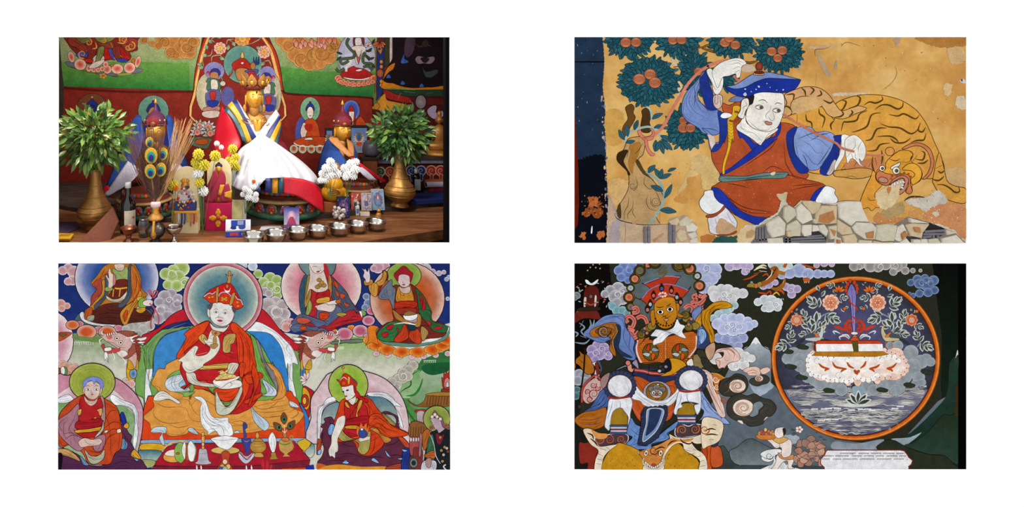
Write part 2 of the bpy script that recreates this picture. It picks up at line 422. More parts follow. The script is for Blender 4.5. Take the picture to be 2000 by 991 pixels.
for tl,x,y,ln,wd,a,bd in(('b3',690,320,95,50,-60,.2),('b3',800,375,110,46,-110,-.15),('b3',800,375,110,42,-30,.1),('b3',795,370,90,40,-75,0),('b3',870,310,80,30,-40,.3),('b3',825,490,125,52,-150,-.1),('b3',835,555,150,44,-55,-.1),
('b3',795,665,155,58,-3,.15),('b3',490,900,80,40,-80,0),('b3',470,920,90,36,20,0),('b3',500,900,60,30,30,0),('b0',725,770,110,44,-45,.3),('b0',740,850,100,36,-20,.1),('b0',560,870,100,42,-75,.1),('b0',500,930,110,46,-100,.1),('b0',470,960,110,46,-125,.1),('b0',800,920,130,50,25,0),('b0',810,950,120,46,60,0),('b0',760,960,110,46,95,0),('b0',480,985,90,36,-10,0),('b3',800,30,120,46,75,0),('b3',820,20,130,46,45,0),('b3',800,20,110,44,110,0)):
 tile(tl);b.leaf(x,y,ln,wd,a,'34616f',bend=bd,rib='12303a')
b.done()
leafball('leaf_ball',t.obj,'b0',515,30,235,185,95,((480,62,50),(575,60,48)))
leafball('leaf_ball',t.obj,'b0',965,30,215,180,80,((915,40,46),(995,38,46)))
leafball('leaf_ball',t.obj,'b1',275,40,225,165,85,((215,62,48),(310,85,46),(255,20,46)))
leafball('leaf_ball',t.obj,'b0',1120,345,155,215,70,((1150,330,42),))
leafball('leaf_ball',t.obj,'b1',225,410,78,75,22)
leafball('leaf_ball',t.obj,'b1',712,155,240,185,95,((645,145,46),(742,135,46),(700,205,42)))
leafball('leaf_ball',t.obj,'b0',690,420,300,250,120,((605,400,56),(705,355,54),(748,432,56)))
leafball('leaf_ball',t.obj,'b0',1050,845,205,215,85,((1010,850,50),(1010,780,40),(1075,850,46)))
TG=Br('painted_tiger',M,'painted orange tiger with dark wavy stripes and bared teeth',oc='3b2a14',ow=6)
TG.p('b1 740 750 830 725 960 700 1110 655 1190 740 b2 0 770 0 640 100 580 250 545 430 548 600 590 720 660 790 730 860 840 920 985 b5 960 130 1010 290 900 370 800 375 440 420 340 290 230 275 100 285 0 305 -150 330 b1 900 1200 740 900','dfa445','d99a4a')
TG.p('b5 90 230 200 200 330 190 440 160 460 250 400 300 340 290 230 275 100 285','c98152',oc=None)
TG.p('b5 905 370 960 130 1010 290 1040 400 1120 445 1210 470 1210 595 1110 590 1000 550 950 490 910 420','d49a45')
TG.p('b5 -5 305 100 290 230 275 340 290 330 350 200 375 80 360 0 350','d09c50')
TG.p('b1 765 545 850 500 960 470 1080 480 1170 540 1227 620 b2 60 690 140 670 210 645 290 665 270 690 190 720 120 755 40 765 -60 730 -110 660 -180 590 -270 555 -380 590 -410 660 -395 715 -470 760 -480 700 -440 620','d9a473','dcae6e')
TG.p('b1 830 690 840 620 900 575 1000 560 1080 590 1110 640 1050 670 960 700 890 720','d8b077',oc=None)
for tl,ss in(('b2',('70 595 105 610 80 670 50 690','200 555 235 575 210 640 130 670','430 555 440 590 380 620 320 610 270 640','630 605 625 650 580 675 500 640 430 640 370 680','780 730 740 765 640 720 580 740 500 725','775 850 740 890 690 900 600 850 500 840 420 810','835 845 810 885 770 870 790 800','300 690 230 720 200 780 120 795 80 800 60 880','425 710 340 730 300 830 230 870 160 890','480 850 390 860 340 950 280 965','390 930 500 925 560 950 590 985','840 900 820 960 760 965 700 985','150 685 165 710 130 745','60 690 80 720 50 745 0 750')),
('b1',('920 480 950 510 960 555','1000 475 1035 500 1000 545','1090 500 1105 540 1060 560','780 545 850 540 840 600','1120 590 1180 620 1215 600','760 650 800 655 830 690','780 740 830 730','880 725 880 800','960 720 970 780 1010 800 1020 850','1080 670 1090 720 1135 760 1110 850','1225 780 1190 820 1200 870')),
('b5',('510 0 560 40 640 40 700 0','510 45 420 60 380 110 300 120','430 110 440 180 430 240','370 180 390 250','560 130 620 130 670 120','600 180 690 190 720 150','620 320 680 270 760 300 740 350','700 260 780 300','930 280 990 250','900 380 960 390 1010 350','940 430 1000 430 1060 460 1110 500 1150 490 1140 440','1010 300 980 320 950 300','350 170 345 240 360 300 380 320','290 480 340 530 370 490','280 540 330 580 380 560 400 570','330 380 350 460','860 200 820 230 760 230','800 120 830 140 810 200 740 190','720 210 760 160','180 260 200 220','60 290 90 250','310 270 330 230'))):
 tile(tl)
 for q in ss:TG.l(q,'5b4317',17)
TG.done()
b=Br('shoulder_ring',TG.obj,oc='3b2a14',ow=6)
b.p('b5 620 95 700 50 790 45 870 90 905 160 915 230 890 320 840 375 810 375 850 330 880 260 880 190 850 120 790 75 720 75 650 100','cf7f58');b.done()
b=Br('tiger_paw',TG.obj,oc='3b2a14',ow=5)
b.p('b5 350 300 335 350 290 440 250 540 230 610 260 650 310 640 340 670 380 640 430 640 440 600 380 560 370 510 440 430 460 380 390 330','dd9a3c')
tile('b5')
for q in('270 600 300 650','330 600 380 640','390 580 430 620','300 540 330 575 390 565'):b.l(q,'3b2a14',5)
b.done()
b=Br('tiger_head',TG.obj,oc='4a2714',ow=6)
b.e(508,122,42,40,'d99a52')if not tile('b5')else 0
b.p('375 340 400 290 465 290 470 230 510 180 600 115 690 118 722 150 700 205 800 300 795 380 745 420 712 440 716 490 690 515 660 500 640 460 600 520 500 545 590 505 640 450 610 390 540 400 490 435 430 425 385 390','dfa03a')
b.p('380 340 410 300 460 320 500 330 560 340 640 330 690 350 700 430 715 490 690 515 655 495 680 430 665 360 600 350 540 380 490 435 430 425 390 385','c97a4e')
b.p('620 290 680 235 750 240 800 300 790 380 720 430 700 380 740 340 700 300','e2a53a')
b.p('545 400 600 370 640 375 645 420 620 470 560 490 510 540 600 520 650 480 670 430 680 380 640 345 590 350 540 380 500 430','c8806a')
b.p('510 435 545 405 620 375 640 400 630 450 570 480 530 450','d8bfa0')
for x,y,a in((520,430,60),(545,405,70),(575,392,80),(605,385,80),(640,440,200),(640,465,200),(650,410,200)):b.leaf(x,y,42,18,a,'f3efe4',ow=3)
b.p('410 365 450 360 490 385 480 410 430 408 405 390','c08a78')
b.p('515 270 560 240 600 222 605 240 590 260 560 270 530 290','e8e2d4')
for x,y,r in((437,278,27),(567,299,34)):b.e(x,y,r,r,'f6f4ee',ow=6).e(x+3,y+2,r*.45,r*.45,'8a7448').e(x+3,y+2,r*.18,r*.18,'201810',oc=None)
for x,y in((570,345),(605,330),(640,320),(680,330),(700,355),(530,350),(520,375)):b.e(x,y,9,9,'b0603c',ow=3)
b.l('b5 610 215 680 220 720 160 690 120','4a2714',5);b.l('b5 500 190 560 210 600 190','4a2714',8);b.done()
b=Br('rope',M,'painted salmon rope tied to tree and tiger',oc='5a2f24',ow=3)
b.l('b0 735 925 830 830 900 700 970 580 1050 450 1150 340 1230 285 b1 60 275 150 245 250 222','d9806a',26,0);b.l('b1 300 365 330 405 400 445','cf7a60',22,0)
b.p('b0 590 880 620 870 630 910 670 930 720 910 720 880 700 860 730 860 745 890 730 940 670 955 610 930','d9806a');b.p('b0 640 940 730 930 720 960 650 965','d9806a')
b.p('b3 655 0 680 20 690 80 720 130 750 145 730 165 690 140 660 70','d9806a')
b.done()
MN=Br('painted_man',M,'painted man in brown robe and blue hat pulling a rope',oc='2b1a18',ow=5)
MN.p('b1 190 620 260 640 360 600 340 760 480 900 600 960 700 850 730 800 860 830 790 900 b4 790 80 840 220 930 310 985 330 960 375 860 370 780 330 700 360 200 400 170 330 110 230 90 140 100 100 200 0 b1 240 850 200 700','b5532f')
MN.p('b4 200 400 500 380 780 340 960 380 1140 435 1040 520 1000 575 910 575 850 630 800 610 740 560 690 700 600 735 520 790 380 740 280 690 200 600 130 520 90 460 130 430','b25029','a84a28')
for s_ in('b1 250 840 290 930 300 985 b4 290 20 260 90','b4 350 0 420 130','b4 700 0 640 90 500 190 360 280','b4 760 30 770 200 790 260 860 360 940 370','b4 560 320 650 260 760 300','b4 240 420 320 430 440 460','b4 1110 430 960 450 820 480','b4 1100 420 950 430 830 440','b4 200 480 280 570 400 640 560 670 650 680','b4 130 520 260 560 330 640 480 690 660 690','b4 90 140 160 150','b4 110 230 190 240','b4 1060 480 960 570','b1 720 880 680 985'):MN.l(s_,'3a1a10',6)
tile('b4')
for i in range(110):MN.e(random.uniform(200,950),random.uniform(120,690),random.uniform(2,5),random.uniform(2,5),random.choice(('d9a58c','e0c4ac','8f3f20','c86a44')),oc=None,n=5)if random.random()<.95 else 0
MN.p('b4 690 525 740 510 790 505 780 600 850 640 770 620 740 700 690 700 740 600','cdbb98',oc=None,j=4)
MN.done()
b=Br('sleeve',MN.obj,oc='26305c',ow=5)
b.p('b0 1200 330 1130 420 1040 520 1000 620 1000 720 1050 790 1150 850 b1 20 900 160 900 170 700 60 680 -40 560 0 450 20 370','8298cc','6f88c4')
b.p('b1 0 850 80 900 130 985 b4 200 20 160 100 100 125 75 80 60 0 b1 50 905','7d94cc');b.p('b1 55 910 110 930 125 985 b4 130 20 105 100 75 60 b1 70 960','d8c2b8',oc=None)
b.p('b1 150 690 240 760 245 850 210 985 b4 200 30 150 110 90 125 b4 120 60 b1 160 985 165 850','223a96')
for s_ in('b1 -60 580 20 640 60 700','b0 1150 430 1170 500 1220 600','b0 1110 470 1120 560 1110 650','b1 0 850 90 860 150 880','b0 1150 660 1200 720','b0 1100 790 1180 830'):b.l(s_,'33457f',6)
b.p('b1 -20 400 10 360 50 320 60 420 100 520 110 620 140 680 60 680 20 600 -10 480','22368f')
b.p('b1 105 560 150 540 190 560 185 640 150 675 110 640','d9c0b0');b.l('b1 120 580 130 630 165 600','7d5a50',4)
b.p('b1 880 850 1000 840 1060 890 1150 880 1230 920 b4 1250 60 1230 160 1120 240 1070 290 980 290 900 220 860 120 850 0','93a8d8','7c94cc')
b.p('b1 800 880 880 835 850 930 b4 845 0 860 130 930 230 985 285 970 320 900 320 840 240 800 130 780 0','22368f')
b.p('b2 -10 925 65 915 b5 60 0 45 100 20 230 -20 280 b4 1180 340 1120 340 1090 310 1110 250 1190 120 1225 20','22368f')
b.p('b5 -10 200 20 220 0 290 b4 1190 340 1150 330 1170 290','d8c4b8')
for s_ in('b1 890 950 1000 905 1080 890','b1 1000 970 1090 920 1200 890','b4 930 150 960 200 980 280','b4 1200 60 1130 170 1060 260','b1 930 850 1000 870 1040 900'):b.l(s_,'26305c',6)
b.done()
b=Br('trim_band',MN.obj,oc='101c50',ow=4)
b.p('b1 330 870 360 880 420 920 480 985 b4 530 70 480 120 430 60 380 0 b1 350 940','22369c');b.p('b1 700 850 730 800 720 900 640 985 b4 700 0 600 90 450 200 300 290 200 340 170 330 270 270 420 150 520 70 620 0 b1 680 920','22369c')
b.p('b4 90 465 150 460 220 520 300 620 380 680 480 720 610 740 520 800 420 765 330 720 260 660 160 590 120 530','22369c');b.p('b4 1140 440 1060 480 1000 570 1040 580 1090 500','22369c');b.done()
b=Br('belt',MN.obj,oc='20302e',ow=5);b.p('b4 180 350 400 350 570 320 780 315 790 340 740 370 500 375 200 405','64837f');b.l('b4 200 375 400 372 570 350 770 330','20302e',6)
b.p('b4 640 320 680 310 670 340 640 340','d8c8a8',oc=None);b.done()
b=Br('gold_strap',MN.obj,oc='8a6410',ow=4)
b.p('b1 290 650 350 650 345 700 310 760 290 800 295 985 b4 280 0 260 100 215 250 210 325 190 320 200 220 240 80 b1 240 850 240 770 280 720','e2b32c')
for y in range(800,980,28):b.l([(245,y),(270,y+22),(295,y)],'8a6410',4,0,0)if not tile('b1')else 0
b.l('b1 250 780 310 790 355 760 340 710 300 700','9a4a2c',20,0)
b.done()
b=Br('hand',MN.obj,oc='5a4a42',ow=4)
b.p('b1 50 310 95 310 130 400 195 385 190 480 150 540 110 520 90 430 50 350','f0eee8')
b.p('b1 95 330 150 265 230 225 330 205 390 225 410 260 370 280 360 340 350 380 320 388 310 350 250 370 190 385 150 480 120 430','f1eee6')
for s_ in('b1 240 240 320 225 380 250','b1 250 270 330 250 370 275','b1 280 310 340 285 360 300','b1 300 345 340 320 350 340','b1 80 380 110 470 140 500'):b.l(s_,'6b5a50',4)
b.p('b2 65 915 130 920 150 985 b5 100 40 90 150 40 240 0 300 0 240 40 160 60 60','f0eee8')
b.p('b5 100 10 180 -30 250 20 285 90 280 170 250 215 225 185 240 240 285 265 230 250 190 205 150 190 120 235 105 180 95 100','f1eee6')
for s_ in('180 0 190 70 160 110 110 180','150 130 170 190 200 200','190 130 190 180 215 200','220 130 225 180','250 30 220 80 215 130'):tile('b5');b.l(s_,'6b5a50',4)
b.done()
b=Br('shawl_tip',MN.obj,oc='2b1a18',ow=4);b.p('b1 250 600 300 560 380 560 370 600 300 610','7183b4');b.p('b1 170 740 200 710 260 715 280 740 230 760 190 760','eef0f2');b.done()
b=Br('face',MN.obj,oc='4a3a34',ow=5)
b.p('b1 320 830 350 800 400 730 420 810 560 880 690 850 690 880 600 940 560 985 b4 540 65 500 40 b1 430 930 330 870','f1efe8')
for s_ in('b1 340 830 400 880 480 900 560 985','b1 360 790 370 850 440 880','b1 690 870 610 910 570 980','b4 460 0 520 50 560 20'):b.l(s_,'8a8078',4)
b.p('b1 480 540 560 520 680 525 745 535 762 600 758 690 730 780 690 850 620 882 560 880 470 850 420 800 405 740 430 650 470 620','efebe0')
b.p('b1 400 570 480 545 470 620 430 632 420 600','262224',oc=None)
b.p('b1 380 585 425 578 435 640 400 700 385 760 345 755 330 730 355 690 362 620','efebe0');b.l('b1 400 600 415 640 385 660 380 700 360 740','6b5a50',4)
for s_,wd in(('520 605 550 590 580 595 605 620',7),('670 635 700 618 740 632',7),('640 640 625 690 595 720 590 750 610 770',4),('650 690 668 760 650 785',4),('610 745 640 780 655 775',4),('560 785 590 790 640 800',4),('430 780 520 860 600 870 635 840',4),('490 650 530 635 575 655',4),('650 680 690 665 730 685',4)):tile('b1');b.l(s_,'4a3a34',wd)
for x,y,r in((530,662,38),(690,692,38)):b.p([(x-r,y-2),(x-8,y-19),(x+r,y),(x,y+16)],'faf9f4').e(x+18,y-1,15,15,'8a7a52').e(x+18,y-1,6,6,'141010',oc=None)
b.p('580 795 600 785 620 795 645 800 640 820 600 820','c98a74');b.done()
b=Br('hat',MN.obj,oc='1a2250',ow=5)
b.p('b1 215 465 300 455 380 410 470 355 590 335 720 355 915 405 915 405 820 400 700 395 600 395 500 425 400 475 300 490','7a90c6')
b.p('b1 215 465 300 490 400 475 500 425 600 393 720 395 915 405 915 405 870 480 790 520 700 525 600 515 500 530 440 555 380 565 310 545 250 510','1f3596')
for x,y,r in((400,540,16),(525,470,12),(400,492,9),(455,515,6),(750,498,8),(690,500,5),(600,440,6),(630,475,5),(500,495,6)):b.p([(x+r*random.uniform(.6,1.3)*cos(k),y+r*random.uniform(.5,1.2)*sin(k))for k in range(6)],'d9d6e0',oc=None)
b.p('480 345 520 330 570 345 575 360 530 366 485 360','d8a23c').e(530,338,45,14,'6b2f1c').e(533,318,25,10,'d9a83c').e(532,282,34,40,'a04a2e','7a2f1c');b.done()
b=Br('legging',MN.obj,oc='4a3f3c',ow=5)
b.p('b4 1150 440 1230 470 b5 0 510 30 565 0 600 b4 1100 600 1050 580 1100 490','eef0f0')
b.p('b4 100 480 120 540 160 590 210 620 190 660 100 700 40 690 b3 1170 640 1160 580 1200 520 b4 30 490','eceeee')
b.p('b4 60 735 140 715 210 640 270 690 325 770 320 830 300 880 150 890 80 870 65 800','dcdae0');b.p('b4 130 860 170 740 260 780 320 830 300 880 180 890','c29d78',j=3,oc=None)
b.p('b4 45 712 110 700 170 665 205 622 212 650 170 690 110 728 50 732','a8492a')
for s_ in('80 760 100 850','120 740 140 800 120 840','230 680 270 760 310 790','180 710 240 740','90 800 140 880','150 720 160 760'):tile('b4');b.l(s_,'7a7480',4)
b.p('b4 150 890 250 885 320 855 310 880 230 900 160 905','9a4a2c');b.done()
b=Br('rope',M,oc='5a2f24',ow=3)
b.l('b1 745 716 790 750 900 815 1050 900 1230 985 b5 60 90 180 125','c87a60',22,0);b.l('b5 280 155 380 160 460 155','c87a60',18,0);b.done()
b=Br('grass_tuft',M);b.p('b4 90 966 150 905 330 905 330 990 90 990','2c5450',j=10,sm=0);b.p('b4 0 900 130 900 60 985 0 985','b9743c',j=6);b.done()
b=Br('bare_plaster',M)
b.p('b3 320 530 370 620 400 740 520 775 640 800 870 790 880 740 1030 710 1130 790 1150 985 300 985','c2a689',sm=0,j=5);b.p('b3 330 530 385 650 400 740 340 800 330 985 420 985 430 780 470 770 400 720','a89b9c',j=8)
b.p('b4 330 985 340 880 400 800 520 800 600 740 700 690 740 560 800 610 850 640 920 570 1095 600 1230 600 b5 0 600 80 575 230 578 300 760 400 790 640 790 680 725 880 775 1010 800 1110 850 1210 960 1210 990','d0c6b2',sm=0,j=5)
b.p('b5 640 575 840 540 960 480 1040 590 900 680 780 650','c8c1b4',j=8);b.p('b5 820 720 900 640 1000 610 1210 640 1210 930 1100 850 1000 800 880 770','c98a5c',j=10)
b.p('b5 900 690 960 680 940 730','d8c8b4',j=6);b.p('b5 360 740 400 690 500 720 650 740 660 770 400 790','c88a52',j=8);b.p('b5 690 680 760 670 800 700 700 710','cf9560',j=6);b.p('b5 430 680 560 600 640 610 620 700 480 740','b09668',j=9)
b.p('b5 370 530 440 470 520 440 590 470 560 600 440 660','d8c096',j=8);b.p('b5 480 460 520 450 510 500 490 510','c07f3e',j=4);b.p('b4 350 840 480 830 500 930 400 960 340 966','d5bd92',j=7);b.p('b4 420 860 480 850 470 910 420 920','b99468',j=6)
b.l('b5 640 580 690 545 760 540 830 545','3c3026',16);b.l('b5 100 360 160 350 210 370','6b5030',6);b.l('b5 0 600 80 578 230 580','7a6a55',6);b.l('b3 375 690 400 740 470 770 640 800 870 795','2c2620',8);b.l('b3 470 770 480 860 470 966','7a6455',5)
tile('b5')
for i in range(130):b.e(random.uniform(380,1200),random.uniform(480,780),random.uniform(2,6),random.uniform(2,6),random.choice(('ebe3d3','a5835a','d8ccb8','b7814f','8b6f4e')),n=6)
for x,y in((780,900),(730,940),(640,850),(540,780)):b.p('b3 %d %d %d %d %d %d'%(x,y,x+60,y-30,x+20,y+20),'bb8a66',j=6)
b.done()
STN=[mat('rubble_stone_%d'%i,c,paint=True,vary=.16,scale=70,bump=.6)for i,c in enumerate(('cfc8b8','c6bda6','d6cfc0','c9b594'))]
MORT=mat('dark_mortar','6b5f52',paint=True,vary=.3,scale=60)
WOOD_G=mat('grey_lath','77737a',paint=True,vary=.45,scale=50,stretch=(1,1,12))
def prism(name,pts,m,parent,h=.008,inset=.0022,y0=0.0):
 P=pts_of(pts)
 cx,cy=sum(p[0]for p in P)/len(P),sum(p[1]for p in P)/len(P)
 ar=sum(P[i-1][0]*P[i][1]-P[i][0]*P[i-1][1]for i in range(len(P)))
 if ar<0:P.reverse()
 x0,yy0,x1,yy1=RECT['tr'];n=len(P);v=[]
 for sc,dy in((1.0,y0+.012),(1.0,y0-h*.55),(.955,y0-h)):
  for x,y in P:
   x,y=cx+(x-cx)*sc,cy+(y-cy)*sc
   x,y=min(max(x,x0),x1),min(max(y,yy0),yy1)
   v.append(((x-1000)*S,dy+(random.uniform(-.0008,.0008)if sc<1 else 0),(1000-y)*S))
 f=[(i+k*n,(i+1)%n+k*n,(i+1)%n+(k+1)*n,i+(k+1)*n)for k in(0,1)for i in range(n)]+[tuple(range(2*n,3*n))]
 return mesh_obj(name,v,f,m,parent)
b=Br('mortar_and_dark_hole',M)
b.p('b4 480 985 500 820 580 790 700 705 750 630 800 610 860 640 920 590 1095 600 1230 620 b5 0 620 100 580 235 590 300 770 400 790 540 800 670 725 880 775 1010 830 1110 870 1210 966 1210 990','8a7f70',sm=0,j=3)
b.p('b5 800 890 810 840 870 780 1010 830 1010 890 960 910 970 985 880 985','2e2a2c',sm=0,j=3);b.p('b4 1000 860 1090 850 1150 920 1140 966 750 966 760 910 990 900','3c3a3c',sm=0,j=3);b.p('b5 640 910 700 905 780 920 780 966 640 966','4a4240',j=4)  # shade of the hole behind the laths painted as a flat patch
b.done()
i_=0
for q in('b4 750 640 790 615 850 650 860 710 780 780 745 730','b4 862 650 910 600 990 680 1012 750 920 790 868 740','b4 920 578 1000 575 1090 602 1060 680 1012 700 930 610','b4 590 780 700 715 760 780 752 890 640 915 590 840','b4 780 800 870 750 910 800 900 900 820 905 772 850','b4 920 800 1005 795 1000 890 940 905 912 860','b4 1040 690 1090 620 1230 620 1225 780 1150 790 1030 780','b4 1060 800 1110 790 1145 850 1130 900 1070 850','b4 1150 810 1225 800 1225 920 1170 930','b4 1012 800 1050 800 1080 850 1010 860','b4 770 860 810 850 820 905 780 905','b4 600 925 740 915 750 985 600 985','b4 1012 740 1040 745 1040 785 1020 780',
'b5 20 605 100 580 230 585 240 640 300 770 180 765 140 805 30 730','b5 15 745 135 820 160 880 60 890 10 850','b5 150 820 190 772 330 780 372 820 350 930 270 930 180 870','b5 375 800 450 790 558 802 530 945 430 950 355 930','b5 565 820 620 792 655 870 640 920 580 950 540 930','b5 642 800 700 780 860 790 800 870 790 920 690 900','b5 670 732 850 780 680 775','b5 1012 840 1105 870 1020 892','b5 970 925 1110 890 1185 966 980 985','b5 60 900 170 880 200 930 190 985 80 985','b5 -10 900 40 920 50 985 -10 985','b5 215 935 330 942 330 985 205 985','b5 600 950 650 920 690 985 590 985','b5 350 945 430 958 520 955 540 985 340 985','b5 780 930 830 925 840 985 770 985','b5 840 930 930 920 960 985 850 985','b5 700 930 760 930 770 985 700 985',
'b3 945 870 980 835 1030 860 1035 930 990 955 945 910','b3 1040 880 1110 860 1130 900 1080 930','b3 960 770 1030 715 1080 750 1060 800 970 810','b3 1030 800 1085 775 1140 820 1110 860 1040 860','b3 870 765 950 730 970 760 945 800 890 795','b3 1070 935 1130 910 1145 985 1065 985'):
 i_+=1;prism('stone',q,STN[i_%4],M,h=random.uniform(.004,.008))
BRN=mat('brown_stone_patch','b07a4c',paint=True,vary=.2,scale=60)
for q in('b4 1065 705 1190 662 1205 740 1150 785 1055 770','b5 260 870 340 850 330 920 275 920','b5 590 880 630 850 645 890 600 930','b5 700 815 760 820 770 870 720 860','b4 1160 830 1215 850 1200 900','b5 0 930 35 935 30 966 0 966'):prism('stone_facing',q,BRN,M,h=.0088)
def lath(q,w):
 P=pts_of(q);(x0,y0),(x1,y1)=P;dx,dy=x1-x0,y1-y0;l=math.hypot(dx,dy);nx,ny=-dy/l*w/2,dx/l*w/2
 P4=[((a-0),b_)for a,b_ in((x0+nx,y0+ny),(x1+nx,y1+ny),(x1-nx,y1-ny),(x0-nx,y0-ny))]
 P4=[(min(max(a,1122),1886.8),min(max(b_,72.7),474.6))for a,b_ in P4]
 v=[((a-1000)*S,yy,(1000-b_)*S)for yy in(.004,-.004)for a,b_ in P4]
 f=[(4,5,6,7),(0,1,5,4),(1,2,6,5),(2,3,7,6),(3,0,4,7)]
 o=mesh_obj('lath',v,f,WOOD_G,M)
 bm=bmesh.new();bm.from_mesh(o.data);bmesh.ops.recalc_face_normals(bm,faces=bm.faces[:]);bm.to_mesh(o.data);bm.free()
for q,w_ in(('b3 655 815 655 985',5),('b3 690 815 690 985',5),('b3 885 785 885 985',6),('b3 920 785 920 985',5),('b4 505 830 500 940',3.4),('b4 530 825 528 950',3.4),('b4 555 820 555 950',3.4),('b4 580 815 585 950',3.4),('b4 470 945 590 930',3),('b4 455 962 600 955',3),('b4 760 930 1120 915',3.6),('b4 760 952 1130 940',3.6),('b4 900 965 1140 960',3),('b4 770 910 770 985',4),('b4 800 910 805 985',4),('b4 960 905 1100 895',3),('b5 820 860 1000 850',4.4),('b5 805 885 1005 880',4.4),('b5 800 912 880 906',4),('b5 900 895 905 966',4),('b5 940 895 945 966',4)):lath(q,w_)
# ================================================================ lower left: mural of seated teachers
PALE=mat('pale_limewash','cdcbbc',paint=True,vary=.12,scale=60)
panel(RECT['bl'],on_wall,PAINT)
M=slab('seated_teachers_mural','bl',PALE,'bright wall painting of seated teachers in red and orange robes')
K='1c1a1e'
b=Br('painted_sky',M,'deep blue painted sky');b.p('c0 0 0 c2 1227 0 1227 560 1000 620 c2 0 700 c1 600 600 c0 900 640 0 690','1d2c66','22357a',sm=0);b.done()
b=Br('painted_meadow',M,'green meadow fading into pale ground')
b.p('c0 90 660 800 640 770 985 90 985','6f9150','cdcbbc',sm=0);b.p('c2 60 700 460 690 720 830 950 900 930 985 0 985 60 860','84aa46','cdcbbc',sm=0)
b.p('c2 900 985 960 900 1227 800 c5 1227 640 860 560 760 260 840 120','2d6b3a','5a9048',sm=0,j=3)
b.p('c5 740 260 860 60 990 100 960 200 900 300 790 320','6fa05a','9ab88a');b.p('c5 960 60 1227 40 1227 420 900 420 850 320 940 230','a8b89a','5f8f58',j=4);b.p('c5 1000 10 1227 -10 1227 60 1060 110 960 60','1f5a34')
b.l('c5 940 60 860 120 860 200 800 240 760 270','2c5a2c',12);b.l('c5 970 140 940 230 890 290 820 300','2f7a38',22);b.l('c5 800 400 850 470 920 560','2c6a30',20)
tile('c0')
for k in range(9):b.l([(165+21*k+random.uniform(-3,3),738),(172+21*k,752),(168+21*k,764)],'e6ecdc',4,0)
tile('c2')
for k in range(7):b.l([(150+14*k,785),(156+14*k,798),(150+14*k,806)],'eef2e0',4,0);b.l([(980+17*k,908),(986+17*k,920),(980+17*k,927)],'dfe8dc',4,0)
b.l('c2 150 785 245 783','eef2e0',3,0);b.l('c2 980 908 1095 905','dfe8dc',3,0);b.l('c0 165 738 350 735','e6ecdc',3,0);b.done()
b=Br('painted_cloud',M,oc=K,ow=4)
cloud(b,[(60,80,45),(110,60,50),(160,90,60),(110,180,40),(150,170,50)],'c08f94','e8d6d8')if not tile('c0')else 0
cloud(b,[(40,390,50),(100,405,32),(50,430,34)],'c88a80','e4cfcc')
cloud(b,[(1150,60,80),(1010,110,60),(1080,80,60),(1130,130,60),(1070,135,55),(1030,210,50),(1110,220,60),(1190,190,60)],'9cb45c','e2e8c8',sw=[(1065,105,40),(1180,190,34)])
cloud(b,[(1000,320,65),(1060,290,50),(1120,340,50),(950,370,50),(1040,390,70),(1100,420,60),(980,450,70),(940,520,60),(1030,500,60)],'9a929e','ddd6d8',sw=[(960,440,46),(1110,385,40),(1040,350,30)])
cloud(b,[(630,40,45),(520,20,60),(440,30,60)],'b9c6d8','eceef2',sw=[(560,35,20)])if not tile('c1')else 0
cloud(b,[(680,110,45),(730,190,55),(790,150,60),(850,170,55),(880,240,60),(770,230,60),(840,300,65)],'92ac56','dfe6c6',sw=[(800,215,46),(855,250,40)])
cloud(b,[(740,270,45),(780,290,40),(770,400,80),(840,370,60),(900,400,60),(820,470,80),(920,480,60),(860,560,70),(940,580,60)],'a89a9c','e6dfdc',sw=[(850,460,60),(790,560,30)])
cloud(b,[(940,600,50),(980,560,45)],'c88c8a','ead2cc')
cloud(b,[(560,50,60),(520,60,35),(620,40,50)],'bb8a9c','e8d4d8')if not tile('c2')else 0
cloud(b,[(1000,60,50),(950,50,40),(1060,95,35),(1120,105,28),(1165,95,22)],'b39aac','d8ccd6');cloud(b,[(1190,160,22),(1210,140,20)],'98a0b8','d0d4de');cloud(b,[(1200,340,20)],'98a0b8','d0d4de')
cloud(b,[(450,320,34),(470,380,44),(440,420,34),(490,440,40)],'6c7c9c','bcc6d4');cloud(b,[(860,950,32),(840,980,30),(900,940,28)],'9a938c','d8d2c6')
cloud(b,[(880,20,50),(840,60,50),(790,90,50),(830,120,50),(740,140,45),(690,170,45),(790,150,40),(740,200,40)],'aaa296','d6d2c4',sw=[(790,120,40),(735,215,30)])if not tile('c5')else 0
b.done()
b=Br('painted_aura',M,'pink aura of a figure cut by the left edge',oc=K,ow=7)
b.e(-40,730,200,275,stops=[(0,'c98a9c'),(.6,'cf9aa8'),(1,'e8d8dc')])if not tile('c0')else 0
b.p('15 660 80 645 145 655 90 700 20 730','b0502c',ow=4).p('25 665 70 660 100 665 60 690','6b5a34',ow=3);b.done()
b=Br('painted_foliage',M,oc=K,ow=4);tile('c3');cloud(b,[(150,60,50),(100,30,45),(60,10,40),(170,30,30),(110,90,40)],'c98f7a','e2c2b4');b.e(75,75,30,45,'5d8a4a').e(60,70,22,40,'e8e8e4').p('10 40 40 60 40 130 10 130','8a4a2c');b.done()
def eyes(b,x,y,d,r,skew=0,col='3a2a26'):
 for sgn in(-1,1):
  ex,ey=x+sgn*d,y+sgn*skew
  b.p([(ex-r,ey),(ex,ey-r*.5),(ex+r,ey),(ex,ey+r*.45)],'f4f2ee',oc=col,ow=3);b.e(ex,ey,r*.36,r*.36,'5a5468',oc=None);b.e(ex,ey,r*.16,r*.16,'1a1420',oc=None)
  b.l([(ex-r,ey-r*.9),(ex,ey-r*1.5),(ex+r,ey-r*.9)],col,4)
